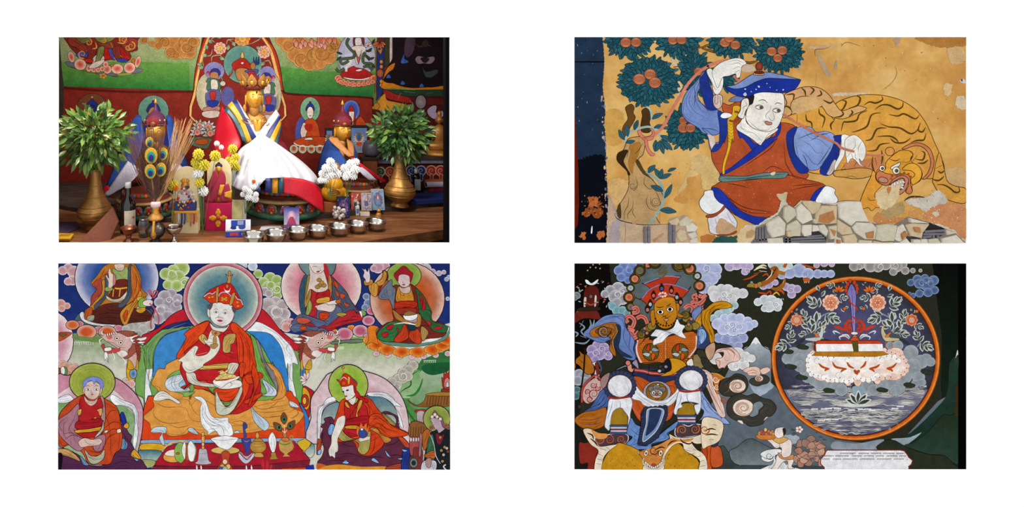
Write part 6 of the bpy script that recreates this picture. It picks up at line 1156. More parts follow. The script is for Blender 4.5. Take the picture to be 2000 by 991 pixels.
def scal(chain,rest,c1,c2=None,r=25):
 """petal with a scalloped outer edge"""
 Q=crom(E5(chain),False,8);L_=[0]
 for i in range(1,len(Q)):L_.append(L_[-1]+math.hypot(Q[i][0]-Q[i-1][0],Q[i][1]-Q[i-1][1]))
 n=max(2,round(L_[-1]/(r*1.75)));D_=[Q[min(range(len(Q)),key=lambda i:abs(L_[i]-L_[-1]*k/n))]for k in range(n+1)]
 for x,y in D_:b.e(x,y,r+2.5,r+2.5,'b08878',oc=None,n=14)
 P=Q+E5(rest);b.p(P,c1,c2,sm=0,oc=None)
 for x,y in D_:b.e(x,y,r,r,c1,oc=None,n=14)
 for k in range(n):b.e((D_[k][0]+D_[k+1][0])/2,(D_[k][1]+D_[k+1][1])/2,5,5,'4a2c24',oc=None,n=8)
W1,W2,PK='f8f4f0','f2e6de','f0cdbd'
b.e(*E5('910 500')[0],400,105,W1,W2,oc=None,n=30)
scal('1180 340 1270 360 1350 400 1400 480 1390 540 1320 590','1000 520 1000 400',PK,W2);scal('580 330 520 370 450 400 440 470 460 560 560 590','800 520 800 400',W1,W2)
scal('590 600 640 625 720 625','700 530 640 520',W1,W2);scal('1110 600 1180 605 1270 590','1210 515 1030 520',PK,W1);scal('735 580 770 630 840 635 905 600','910 530 790 520',W1,W2);scal('930 600 990 625 1060 620 1110 580','1030 520 915 530',W1,PK)
scal('525 440 560 400 650 400','700 450 640 515 580 500',W1,W2);scal('1180 400 1260 395 1320 440','1250 490 1200 515 1120 470',W1,PK);scal('665 420 720 390 810 400','850 450 900 520 720 500',W1,W2);scal('1010 400 1090 395 1160 430','1110 490 1020 520 920 520',W1,'f4e0d6');scal('825 430 850 385 910 370 970 385 1000 420','980 480 910 520 840 480',W1,W2)
for q in('815 450 840 490 885 512','1000 440 985 480 945 512','675 450 710 500 810 515','1135 472 1100 500 1035 512','540 465 580 500 640 515','1300 462 1260 500 1200 512','600 540 615 522 645 518','755 550 780 525 815 518','1085 548 1060 522 1030 518','1265 545 1245 525 1205 518'):b.l(E5(q),'b84e1c',21)
b.p(E5('880 535 895 525 912 535 930 525 944 540 930 560 912 575 890 560'),'b84e1c',oc=None);b.done()
b=Br('water_lily_base',E.obj,'scrolled leaf tuft under the lotus',oc=None)
b.p('160 1150 270 1150 250 1230 180 1230','8aa4b0')
for a in(-160,-130,-90,-50,-20):b.leaf(215,1310,130,64,a,'d0d4d0');b.leaf(215,1308,112,34,a,'4a5248','2c322c')
b.done()
b=Br('painted_book',E.obj,'white oblong book between red boards',oc='5a1c0c',ow=3);b.p('-190 770 -170 752 435 752 440 770 440 826 -190 826','f2f0f0',sm=0);b.p('-190 752 -160 724 400 724 440 752','c8421c',sm=0);b.p('-180 826 440 822 495 850 380 870 0 870 -210 860','b8761c',sm=0);b.p('150 722 210 722 215 828 172 828','5a5420',sm=0);b.p('-195 765 -180 752 -175 826 -195 815','8a2c1c',sm=0);b.done()
b=Br('painted_sword',E.obj,'upright violet sword wrapped in flames',oc='2a2440',ow=4)
for k in range(14):t=k/13;s_=1 if k%2 else-1;b.e(155+s_*(14+38*sin(pi*min(1,t*1.3))),175+190*t,15,20,'b83a1c','c8502c',oc='5a140c',ow=3)
b.p('152 200 195 290 190 420 186 640 168 640 140 350 115 290','7a74b8','9a94cc');b.l('152 210 165 400 176 630','4a4488',5)
for q in('140 370 160 390 190 410','155 500 185 520 190 540','180 400 200 430 195 450'):b.l(q,'b83a1c',16)
b.done()
b=Br('flame_knot',E.obj,'red scrolled flames around the sword hilt',oc='5a140c',ow=3)
for s_ in(1,-1):
 X=lambda x:180+s_*(x-180)
 for q in([(185,560),(230,540),(265,590),(240,640),(200,640)],[(240,620),(290,620),(330,600),(375,592)],[(220,660),(240,690),(280,680),(300,650)],[(200,620),(230,600),(215,570)]):b.l([(X(x),y)for x,y in q],'c83c1c',26)
 for q in([(230,710),(270,680),(320,690),(310,715)],[(310,660),(350,640),(375,640),(360,665)],[(225,700),(250,670),(300,670)]):b.l([(X(x),y)for x,y in q],'5a6478',20);b.l([(X(x),y)for x,y in q],'d4dce4',13)
b.e(180,657,32,14,'e8ecf0');b.e(180,700,22,26,'d0a050');b.p('140 722 165 690 195 690 220 722','c84a24');b.done()
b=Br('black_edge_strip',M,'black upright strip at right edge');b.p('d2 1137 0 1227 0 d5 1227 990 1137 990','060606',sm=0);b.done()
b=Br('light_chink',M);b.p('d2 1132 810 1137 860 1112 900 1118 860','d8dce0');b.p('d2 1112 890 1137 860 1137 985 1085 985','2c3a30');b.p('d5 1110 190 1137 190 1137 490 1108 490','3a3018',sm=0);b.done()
# ================================================================ upper left: shrine chamber seen through the opening
BK,ZT=1.25,EYE.z-.64
def mm(Y):return S*(D+Y)/D
def at(px,py,Y):return Vector((EYE.x+(px-CX)*mm(Y),Y,EYE.z+(CY-py)*mm(Y)))
def ydep(py,z=None):return(EYE.z-(ZT if z is None else z))*D/((py-CY)*S)-D
def base(px,py,z=None):
 p=at(px,py,ydep(py,z));p.z=ZT if z is None else z;return p
X0,X1=EYE.x-1.5,EYE.x+1.5
PLM=mat('chamber_plaster','5a2a22',vary=.3,scale=20,rough=.9)
WOODC=mat('dark_floorboards','2c1c14',vary=.4,scale=14,stretch=(1,8,1))
for nm,a,lb in(('wall_back',(X0,X1,BK,BK+.05,0,2.3),'painted red and green rear wall of the shrine chamber'),('wall_left',(X0-.05,X0,.006,BK+.05,0,2.3),'dark left wall of the shrine chamber'),('wall_right',(X1,X1+.05,.006,BK+.05,0,2.3),'dark right wall of the shrine chamber')):
 o=tag(box(nm,*a,PLM),lb,kind='structure')
 if nm=='wall_back':WB=o
tag(box('floor',X0-.05,X1+.05,.006,BK+.05,-.05,0,WOODC),'dark boards of the chamber floor',kind='structure')
tag(box('ceiling',X0-.05,X1+.05,.006,BK+.05,2.3,2.35,WOODC),'dark boards of the chamber ceiling',kind='structure')
BLACK=mat('black_edge','050505',vary=.1,rough=.9,spec=.1)
tag(box('film_edge_board',at(865.5,0,.03).x,at(880,0,.03).x,.008,.03,.9,2.1,BLACK),'black upright board at right edge of the opening',kind='structure')  # board stands in for a black film edge
panel((20,20,960,600),lambda px,py,l:at(px,py,BK-.0005-l*8e-6),CHAMBER_PAINT)
K='1c1210'
b=Br('painted_field',WB,'green painted field fading to buff')
b.p('a0 -80 -200 a1 200 -200 140 150 85 480 75 505 40 505 a0 1227 505 70 465 -80 465','cabf94','3c8a3a',sm=0);b.p('a0 -80 240 800 240 1227 250 1227 505 80 465 -80 465','6a9c44','1f7434',sm=0)
b.p('a1 700 -200 1300 -200 a2 560 -200 520 560 a1 1227 545 930 520 900 440 860 200','bdb88a','2f7f3c',sm=0);b.p('a1 880 280 1227 330 a2 530 330 515 560 a1 1227 545 930 520','5a9440','1a6a34',sm=0,j=4)
b.p('a2 510 540 600 470 610 700 510 760','4a7a3c',sm=0);b.done()
b=Br('painted_dado',WB,'dark red painted lower wall',oc=None)
b.p('a0 -80 465 70 465 600 490 1227 505 a1 80 505 100 600 a1 880 520 a1 960 545 1227 545 a2 500 570 515 600 515 780 a5 700 900 a3 -80 900','86281c','6a2018',sm=0);b.l('a0 60 480 400 505 800 520 1230 515 a1 90 520','5a160f',22,0);b.l('a1 910 500 960 535 1227 550 a2 300 560 490 575 510 600 512 780','4a120c',18,0)
b.p('a0 -60 -100 20 -100 50 300 70 470 60 900 a3 20 600 -60 600','3a3630',sm=0);b.done()
b=Br('scroll_ornament',WB,oc='5a3414',ow=4)
for tl,LB in(('a0',[(1000,60,60),(1100,40,90),(1200,60,100),(1150,130,90),(1060,150,60),(1230,160,60),(940,90,40),(880,70,30),(810,40,36),(960,20,50),(1100,180,40)]),('a1',[(20,110,60),(60,120,50),(80,60,60),(900,40,60),(960,90,70),(1020,170,80),(1080,220,80),(1150,260,70),(1200,180,90),(1130,120,90),(1050,60,80),(1227,260,60)]),('a2',[(40,160,90),(100,200,70),(120,120,70),(30,260,50),(160,80,60)])):
 tile(tl);cloud(b,LB,'b5763a','d09a58','5a3414',4)
 for x,y,r in LB[::2]:b.swirl(x,y,r*.8,2,'6a4018',5,random.uniform(0,360))
tile('a1')
for k in range(12):b.leaf(1010+k*26%300,20+(k%3)*20,70,40,70+random.uniform(-30,30),'c05a48','e8b0a0')
tile('a2')
for k in range(6):b.leaf(k*30,10,70,40,70+random.uniform(-30,30),'c04a30','e09a80')
b.done()
F=Br('painted_deity',WB,'painted red deity on a pink lotus at upper left',oc=K,ow=4);tile('a0')
F.p('100 -60 760 -60 740 60 750 130 680 150 690 200 640 240 500 220 300 260 200 180 110 80','8a2a24');F.done()
b=Br('robe',F.obj,oc=K,ow=4)
for q,c_ in(('110 20 190 20 230 60 280 90 330 120 300 190 240 180 200 120 120 80','9a3a2c'),('270 60 360 80 370 150 330 240 280 240 290 140','8a2c24'),('440 110 500 110 500 200 470 220 430 200','c01c1c'),('480 120 560 110 560 200 520 220','4a4a9c'),('520 110 600 100 600 200 580 240 540 200','8a3028'),('590 100 640 160 690 200 640 230 600 190','c01c1c'),('560 60 640 20 740 30 745 100 700 150 640 130 600 90','9a3a30'),('180 170 230 140 290 160 280 200 240 190 200 200','4a50a0'),('330 220 380 170 440 190 430 240 350 270','d8c4bc'),('250 210 340 220 320 250 260 240','c02c20'),('560 210 650 215 640 245 570 240','3c44a0'),('380 70 440 40 500 40 540 90 500 120 420 100','8a3c2c'),('360 0 540 0 500 50 400 60','8a8c4c'),('390 110 440 100 430 180 370 270 350 280 370 190','7f8a4c'),('180 0 330 0 260 70 200 40','7a7a44'),('560 0 640 0 660 60 600 80','b04a34')):b.p(q,c_)
for x,y,r in((240,170,40),(620,30,40),(690,95,40),(660,110,26),(435,45,24),(300,60,30)):b.swirl(x,y,r,1.5,'d89a3c',12,random.uniform(0,360))
for q in('330 120 370 110 360 60','500 60 520 110','560 60 620 70 640 30','530 200 560 240','590 180 610 200'):b.l(q,'e0a43c',12)
b.done()
b=Br('lotus',F.obj,oc='6a2c24',ow=4)
b.p('80 240 130 240 200 270 160 290 110 280','6a7484').p('700 330 760 300 800 320 720 350','6a7484').p('130 290 260 320 400 350 560 380 400 350 300 340','7f9a4c').p('360 350 480 340 570 375 440 360','5a6a8a').p('560 350 690 340 680 360 580 370','8aa04c')
for x,y,rx,ry,rot in((138,195,30,52,-15),(752,240,26,54,15),(220,265,56,52,20),(300,300,26,32,0),(470,310,40,40,-20),(675,295,54,50,-15),(562,305,56,46,0),(345,315,24,22,0),(385,315,24,22,0),(425,305,26,24,0),(455,265,26,30,0)):b.e(x,y,rx,ry,stops=[(0,'c8402c'),(.4,'d8705c'),(1,'ecccc0')],rot=rot)
for k in range(5):b.e(430+24*cos(k*1.257),370+16*sin(k*1.257),14,11,'d8782c','e0a040',ow=3)
b.p('690 230 720 210 720 260','d8781c').p('490 270 530 265 520 285','d8781c').p('300 290 340 250 430 220 440 240 380 290 320 300','dcc8c0');b.done()
A=Br('painted_arch',WB,'painted red and gold arch with halo, flowers and attendants',oc=None)
A.p('a1 85 500 100 330 140 150 200 -20 260 -120 a1 650 -120 740 0 830 120 880 280 910 480 920 520 890 520 890 800 100 800 85 500','b8361c',oc='4a100a',ow=8);A.p('a1 95 490 120 330 160 160 220 0 270 -100 640 -100 720 0 800 120 850 280 885 470 885 800 105 800','e0b868');A.p('a1 118 490 140 330 180 170 240 0 290 -90 630 -90 700 0 775 120 825 290 870 480 870 800 118 800','86281f');A.done()
b=Br('white_aura',A.obj,oc='5a1a14',ow=4);b.e(225,530,118,190,'ccc4a8','b8b08c')if not tile('a1')else 0
b.e(830,540,65,180,'c8c0a4','b0a884');b.done()
b=Br('teal_halo',A.obj,oc='2a1c18',ow=5);b.e(538,260,178,178,stops=[(0,'4f8078'),(.8,'5c8c82'),(1,'6f9c8c')],n=32);b.e(400,560,60,90,'5a5a98',oc=None);b.e(770,600,100,150,'a8a090','8a8a80',oc=None);b.done()
b=Br('painted_saint',A.obj,oc='2a100c',ow=4);b.p('440 260 500 215 540 200 600 250 640 310 600 330 580 300 520 300 490 330 460 320','a8241c').p('470 330 500 300 580 305 600 360 570 410 500 410 480 380','b07a44').p('520 180 535 145 550 190 545 205 525 205','d8a850').l('445 280 440 340 410 380 420 340','a8241c',14).p('520 250 535 240 550 250 535 265','e8e0d0').l('490 335 520 325',K,5).l('545 330 575 338',K,5).l('535 345 525 375 545 378','5a2c18',4).p('640 190 650 240 665 190 670 250 685 190 690 260 640 260','1c3c7c').p('560 320 680 310 660 360 620 370 590 350','44508c').p('590 330 650 330 640 370 600 370','b02030');b.e(632,278,24,34,'a8703c');b.done()
for cx,nm,lb,fl in((270,'painted_attendant','painted attendant with lilac halo left of arch',1),(770,'painted_attendant','painted attendant with lilac halo right of arch',-1)):
 X=lambda v:cx+fl*(v-270)
 b=Br(nm,A.obj,lb,oc='2a1410',ow=4);dy=0 if fl>0 else 40
 P=lambda s_:[(X(v[0]),v[1]+dy)for v in zip(*[iter(map(float,s_.split()))]*2)]
 b.e(X(275),325+dy,92 if fl>0 else 78,84,'6a6aa4','8a88b8',oc=None);b.p(P('235 340 260 305 310 305 335 350 310 370 290 340 250 350'),'2a3484').p(P('240 350 270 330 310 345 310 390 280 405 245 395'),'b07a4c').p(P('210 400 240 390 300 400 340 440 330 500 310 520 230 520 190 480'),'4a7058').p(P('245 410 300 410 310 480 280 530 250 500'),'d8ccc0').p(P('205 510 330 510 310 640 210 650'),'5c5c94').p(P('235 520 290 520 280 590 250 590'),'b83028').p(P('190 660 320 650 310 700 180 700'),'b07a70').p(P('215 600 310 600 300 640 260 660 220 640'),'24389a')
 b.p(P('175 700 310 690 330 740 240 760 170 740'),'d4c0b4').l(P('200 350 220 330 240 370'),'b82c2c',16).l(P('320 370 350 400 340 440'),'4a8a5c',10).e(X(355),440+dy,26,24,'d8c4bc').l(P('200 430 190 490 210 520'),'d0b8ac',20,0)
 b.l(P('255 365 270 362'),K,4).l(P('285 362 300 365'),K,4);b.done()
for x,y,r,c_ in((330,115,56,'d89a3c'),(735,150,58,'d86a24'),(535,25,70,'d8841c')):
 b=Br('painted_flower',A.obj,oc='6a2418',ow=3)
 for k in range(9):b.e(x+r*.7*cos(k*.698),y+r*.7*sin(k*.698),r*.36,r*.36,'d87a5c' if y>50 else 'd8742c','f0d0c0' if y>50 else 'e8a040')
 b.e(x,y,r*.5,r*.5,c_,'e8c070');b.done()
b=Br('painted_vine',A.obj,oc='1c3428',ow=3)
for q in('180 290 170 200 240 180 260 120','250 240 260 190 330 180 340 220','400 30 460 60 560 80 620 70','620 70 680 40 700 20','280 60 250 30 290 10','730 240 780 230 800 280','390 80 400 40 460 30'):b.l(q,'9aa882',8)
for x,y,a in((215,130,-110),(215,190,200),(170,270,190),(320,200,20),(260,70,220),(660,100,30),(690,30,-60),(745,240,140),(410,80,100),(300,20,-20),(180,280,150),(440,50,60)):b.leaf(x,y,54,34,a,'4c7a60','b0bc98')
b.done()
b=Br('painted_drapery',A.obj,oc='2a1c1c',ow=4);tile('a1')
for x,y,c1,c2 in((140,820,'3c6a50','c8c0a4'),(120,880,'2c3a84','dcd8d8'),(220,830,'2c3a8c','e8e4e4'),(240,890,'3a6a54','c4bc9c')):
 for k in range(6):b.leaf(x,y+20,74,34,170+k*36,c1,c2)
 b.e(x,y+10,30,30,'c03a24','d8a090')
b.p('50 940 130 930 250 950 240 985 a4 200 100 60 60 40 0','5a6450').p('a1 110 960 200 950 220 985 a4 180 60 110 50','b0521c');b.done()
def small_buddha(nm,lb,tl,hx,hy,rx,ry,halo,head,robe,aura=None):
 b=Br(nm,WB,lb,oc='2a1410',ow=4);tile(tl)
 if aura:b.e(hx-rx*.6,hy+ry*1.9,rx*.9,ry*1.4,aura,oc=None)
 b.e(hx,hy,rx,ry,halo[0],halo[1]);b.p([(hx-rx*.75,hy+ry*2.6),(hx-rx*.7,hy+ry*1.2),(hx-rx*.2,hy+ry*.75),(hx+rx*.3,hy+ry*.75),(hx+rx*.8,hy+ry*1.3),(hx+rx*.9,hy+ry*2.6)],robe)
 b.p([(hx-rx*.42,hy+ry*.1),(hx-rx*.3,hy-ry*.35),(hx-rx*.12,hy-ry*.5),(hx,hy-ry*.75),(hx+rx*.12,hy-ry*.5),(hx+rx*.3,hy-ry*.35),(hx+rx*.42,hy+ry*.1)],'24307c');b.e(hx,hy+ry*.25,rx*.34,ry*.48,head);b.e(hx,hy-ry*.74,8,9,'e0903c',oc=None)
 b.l([(hx-rx*.2,hy+ry*.18),(hx-rx*.08,hy+ry*.2)],K,4);b.l([(hx+rx*.08,hy+ry*.2),(hx+rx*.2,hy+ry*.18)],K,4);b.e(hx,hy+ry*.5,9,4,'a82c24',oc=None)
 return b
b=small_buddha('painted_buddha','dim blue painted figure above the left vase','a0',330,670,145,140,('7a3a24','6a4028'),'262c6a','6a2018');b.done()
b=small_buddha('painted_buddha','faint painted halo behind the left gold statue','a0',895,690,142,142,('4a8474','6a9484'),'b07a44','2a3484',None);b.done()
b=small_buddha('painted_buddha','painted seated figure in orange robe holding a bowl','a1',1160,680,92,116,('5f9478','7aa888'),'e0d0c4','c0481c','4c54a4');tile('a1')
b.p('1070 880 1100 800 1140 850 1120 940 1200 960 1227 985 1090 985 1080 940','dccabc').p('1110 820 1180 815 1170 880 1120 870','b02418',oc=None);b.p('a4 1000 40 1100 -10 1290 -10 1340 30 1280 70 1100 76','b8441c').p('a4 1120 0 1170 -5 1180 15 1110 15','e8e0d8');tile('a4')
for x in(1010,1090,1170,1250):b.e(x,100,40,42,'2c3a84' if x%160==10 else '3c6a5c','d8ccb0');b.e(x,95,18,20,'c04a24',oc=None)
b.l('1010 45 1060 70 1180 80 1300 70','ece4d8',8,0);b.done()
b=Br('painted_buddha',WB,'red painted niche figure with deep blue aura',oc='2a1410',ow=4);tile('a2');b.e(310,690,80,98,stops=[(0,'3848a0'),(.7,'4458b4'),(1,'7088c8')]);b.p('270 780 285 680 310 640 335 680 350 780','a02c24').p('290 700 340 700 330 820 300 820','f0ece4',sm=0).p('360 780 400 745 440 800 440 840 360 840','b8441c').l('308 715 318 735 306 760','8a8a8a',4).l('322 710 326 750','8a8a8a',4);b.done()
F=Br('painted_white_goddess',WB,'painted white goddess with green scarf on an orange lotus',oc='2a1c1c',ow=4);F.e(360,190,175,215,'c0c0d8','aeb0cc');F.done()
b=Br('body',F.obj,oc='3a2420',ow=4)
b.p('350 20 400 20 412 60 395 90 355 90 345 55','dcd4d0').p('330 20 350 0 400 0 430 20 430 90 410 60 400 20 350 22 345 90 330 80','6a2c28').p('310 110 360 90 400 90 445 110 440 170 410 160 400 200 380 250 360 260 345 200 340 150 315 150','dcd0c8').p('345 130 380 200 410 130 400 160 380 260 350 160','b05a4c')
b.p('200 370 250 320 330 280 350 290 400 300 440 310 500 350 500 380 420 400 300 400 240 385','b0201c','a01c1c').p('235 380 300 390 400 398 500 375 490 395 400 412 280 402','e8e0d8').l('265 330 270 290 310 230 340 180','dcd0c8',22,0).p('350 320 390 305 415 315 380 330','e0d4cc')
for q in('290 20 270 70 300 120 340 160 330 200 260 210 210 220 230 260 290 230','440 150 420 200 430 250 500 260 520 300','170 300 200 330 250 300','480 210 440 180','420 290 470 280 510 320'):b.l(q,'1c2a1c',28,0);b.l(q,'4a5c40',20,0)
for x,y,a in((440,140,0),(460,150,-40),(470,220,-20),(230,170,200),(450,180,60),(500,270,30),(220,190,140),(500,80,-60)):b.leaf(x,y,60,20,a,'2c3a2c')
for k in range(5):b.leaf(470,95,40,22,180+k*40,'e0b8c0','f0dcdc')
b.done()
b=Br('lotus',F.obj,oc='5a1c10',ow=4)
for i in range(10):t=R(175-170*i/9);b.e(355+165*cos(t),385+62*sin(t),34,30,stops=[(0,'c8401c'),(.5,'d0603c'),(1,'e8b49c')])
for i in range(8):b.e(215+i*42,425+26*math.sin(i/7*pi),26,22,stops=[(0,'c8401c'),(1,'e0a080')])
b.done()
b=Br('painted_pillar',WB,'blue painted pillar with gold beads',oc='2a1810',ow=4);b.p('545 110 620 110 605 520 545 600','22306c',sm=0).p('615 -40 690 -40 680 240 620 290','3c3c28',sm=0).p('668 -40 690 -40 688 240 665 250','d0c4c0')
for y in(240,285,420,455):b.e(588,y,16,18,'d08a34')
b.e(578,345,32,40,'b06a3c','8a3a2c').l('540 110 535 610','7a5a34',10,0)
for k in range(6):b.leaf(570,60,66,32,20+k*28,'b83c20','d88060')
b.p('540 100 570 130 600 110 585 170 560 140','b07a34');b.done()
F=Br('painted_throned_figure',WB,'large dark painted figure seated on orange bordered cushion',oc='100a08',ow=4);F.p('690 -60 1240 -60 1240 480 900 490 700 470 640 440 640 300 700 200','1c1018',sm=0)
F.p('600 430 640 300 715 250 690 330 640 400 760 460 900 480 1160 460 1240 450 1240 500 900 505 610 490','c87a1c').p('610 400 690 315 800 320 1000 300 1150 340 1180 440 1050 475 920 460 820 470 720 440 640 430','170e14').p('770 240 800 165 800 210 840 240 790 255','3c5cb4',oc=None).p('820 20 900 30 880 150 830 200 800 150','4a3848',oc=None)
F.p('900 220 930 185 1000 200 1070 190 1080 225 1040 260 980 255 930 260','8a7484').p('950 210 990 200 1030 215 990 250','2a1820').p('965 270 1000 330 1100 310 1110 340 1050 385 990 370','38444a')
for x,y in((655,375),(785,435),(960,460)):F.p([(x-20,y+10),(x,y-20),(x+22,y+8),(x,y+16)],'3c5cb4',oc=None)
F.l('890 60 940 100 1000 80 1050 100','4a3020',12);F.e(995,70,30,34,'3a2820',oc=None);F.done()
b=Br('painted_shelf',WB,'painted band of offerings below the dark figure',oc='140c08',ow=4);b.p('605 500 700 485 900 500 1240 500 1240 570 900 560 700 560','26402c').p('600 520 700 560 850 560 1240 560 1240 860 520 860 520 700','4a1a18',sm=0).p('605 510 640 500 730 540 850 570 850 620 720 600 640 575','9a2420').p('550 610 620 530 640 590 720 610 830 640 850 690 520 680','c8862c').p('520 640 550 615 575 650 550 680 525 675','c08030').p('1010 570 1240 570 1240 640 1010 640','5a1c18',sm=0)
b.e(953,610,52,66,'9a9094','7a7074',ow=8).p('1010 690 1060 645 1100 650 1095 710 1150 690 1160 740 1100 770 1040 750','b0a0c0').l('800 512 905 525','8ab0a8',7).l('1005 530 1065 526','7a9a94',6).l('740 600 760 540 780 530','8a5a4c',6).l('850 600 880 630 820 640','9a7a6c',6).p('a2 480 860 620 850 600 985 480 985','b0641c',sm=0).p('a2 560 780 620 790 600 840 500 830','9a241c');b.l('610 490 760 490 900 500','6a9a50',9);b.done()
# ================================================================ altar: tables, statues, vessels, offerings
GOLD=mat('polished_gold','dc9c34',rough=.36,metal=.45,spec=.6,vary=.12,scale=60)
GOLD_D=mat('antique_gold','b07a3c',rough=.42,metal=.45,vary=.4,scale=120,bump=.4)
BRASS=mat('aged_brass','a87c44',rough=.40,metal=.6,vary=.35,scale=40,bump=.15)
COPPER=mat('dull_copper','9a6048',rough=.38,metal=.9,vary=.3,scale=50)
STEEL=mat('bright_steel','c0bcb6',rough=.2,metal=1,vary=.08,scale=60)
DARKM=mat('tarnished_silver','5c5450',rough=.32,metal=.9,vary=.3,scale=60)
WOOD=mat('worn_table_wood',cols=[(.3,'54341f'),(.5,'805030'),(.7,'a06c42')],vary=.3,scale=40,stretch=(1,7,7),rough=.45,spec=.4)
WOOD_D=mat('dark_plank',cols=[(.3,'2a221e'),(.6,'4a3c36'),(.75,'5c4a42')],vary=.3,scale=50,stretch=(1,6,6),rough=.6)
WOOD_R=mat('reddish_board','7a4634',vary=.25,scale=40,stretch=(1,4,4),rough=.7)
RED=mat('red_satin','c01428',rough=.42,vary=.2,scale=90,spec=.5)
RED_D=mat('maroon_cloth','7a1c2c',rough=.6,vary=.25,scale=120)
NAVY=mat('navy_satin','1c2c6c',rough=.4,vary=.2,scale=90,spec=.5)
TEAL=mat('teal_satin','24505c',rough=.4,vary=.2,scale=90,spec=.5)
YEL=mat('yellow_satin','d8961c',rough=.38,vary=.2,scale=90,spec=.5)
WSAT=mat('white_satin','c6c6d0',rough=.45,vary=.10,scale=70,spec=.4,bump=.3)
GREYC=mat('silver_grey_cloth','b4b0c0',rough=.5,vary=.3,scale=90,bump=.5)
BLUE=mat('blue_cloth','24468c',rough=.6,vary=.25,scale=90)
ORG=mat('orange_brocade','b87a44',rough=.5,vary=.25,scale=120)
CREAM=mat('cream_board','e8d8a8',rough=.6,vary=.1,scale=60)
MAG=mat('magenta_cloth','c0144c',rough=.5,vary=.15,scale=120)
def lathe(name,prof,m,parent=None,seg=28,loc=(0,0,0),smooth=True,attr=None):
 v=[];f=[];n=len(prof);cs=[]
 for j,q in enumerate(prof):
  for i in range(seg):
   a=2*pi*i/seg;v.append((loc[0]+q[0]*cos(a),loc[1]+q[0]*sin(a),loc[2]+q[1]))
   if attr:cs.append(lin(q[2]))
 for j in range(n-1):
  for i in range(seg):f.append((j*seg+i,j*seg+(i+1)%seg,(j+1)*seg+(i+1)%seg,(j+1)*seg+i))
 f.append(tuple(reversed(range(seg))));f.append(tuple(range((n-1)*seg,n*seg)))
 return mesh_obj(name,v,f,m,parent,smooth,cs or None)
def sm_prof(pr,n=4):
 return[p for p in crom(pr,False,n)]
def tube(name,pts,r,m,parent=None,seg=6,taper=1.0):
 v=[];f=[];n=len(pts)
 for j,p in enumerate(pts):
  d=(Vector(pts[min(j+1,n-1)])-Vector(pts[max(j-1,0)])).normalized();u=d.orthogonal().normalized();w_=d.cross(u);rr=r*(1+(taper-1)*j/(n-1))
  for i in range(seg):a=2*pi*i/seg;v.append(tuple(Vector(p)+u*rr*cos(a)+w_*rr*sin(a)))
 for j in range(n-1):
  for i in range(seg):f.append((j*seg+i,j*seg+(i+1)%seg,(j+1)*seg+(i+1)%seg,(j+1)*seg+i))
 return(v,f)if name is None else mesh_obj(name,v,f,m,parent,True)
def merge(parts):
 V,F=[],[]
 for v,f in parts:k=len(V);V+=v;F+=[tuple(i+k for i in q)for q in f]
 return V,F
def ellips(c,r,seg=14,rings=9,rot=None):
 v=[];f=[]
 for j in range(rings+1):
  t=pi*j/rings
  for i in range(seg):
   a=2*pi*i/seg;p=Vector((r[0]*sin(t)*cos(a),r[1]*sin(t)*sin(a),r[2]*cos(t)))
   if rot:p=rot@p
   v.append(tuple(Vector(c)+p))
 for j in range(rings):
  for i in range(seg):f.append((j*seg+i,(j+1)*seg+i,(j+1)*seg+(i+1)%seg,j*seg+(i+1)%seg))
 return v,f
def loft(name,rows,m,parent=None,thick=.004,sub=2,ripple=0,o=None,pleat=None):
 """cloth between rows of (tile points, depth or depths); subdivided and given thickness"""
 o=Vector(o)if o is not None else Vector((0,0,0));v=[];f=[]
 for s_,Y in rows:
  P=pts_of(s_);n=len(P)
  if pleat:
   N,fq,am=pleat;k=len(v)//N;Q=[(x,y,Y[i]if isinstance(Y,(list,tuple))else Y)for i,(x,y)in enumerate(P)]
   for i in range(N):
    t=i/(N-1)*(n-1);j=min(int(t),n-2);u=t-j;a,b_,c_,d_=Q[max(j-1,0)],Q[j],Q[j+1],Q[min(j+2,n-1)]
    x,y,yy=(.5*(2*b_[q]+(c_[q]-a[q])*u+(2*a[q]-5*b_[q]+4*c_[q]-d_[q])*u*u+(3*b_[q]-a[q]-3*c_[q]+d_[q])*u**3)for q in(0,1,2))
    v.append(tuple(at(x,y,yy+am*min(1,.25+k*.3)*math.sin(2*pi*fq*i/N+.5*k+1.5*math.sin(i*.37)))-o))
   n=N;continue
  for i,(x,y)in enumerate(P):
   yy=Y[i]if isinstance(Y,(list,tuple))else Y
   v.append(tuple(at(x,y,yy+(ripple*math.sin(i*2.1+y*.09)if ripple else 0))-o))
 for j in range(len(rows)-1):
  for i in range(n-1):f.append((j*n+i,j*n+i+1,(j+1)*n+i+1,(j+1)*n+i))
 ob=mesh_obj(name,v,f,m,parent,True)
 md=ob.modifiers.new('smooth','SUBSURF');md.levels=sub;md.render_levels=sub;md.boundary_smooth='PRESERVE_CORNERS'
 md=ob.modifiers.new('thick','SOLIDIFY');md.thickness=thick;md.offset=0
 return ob
def pset(objs,root):
 for q in objs:q.parent=root
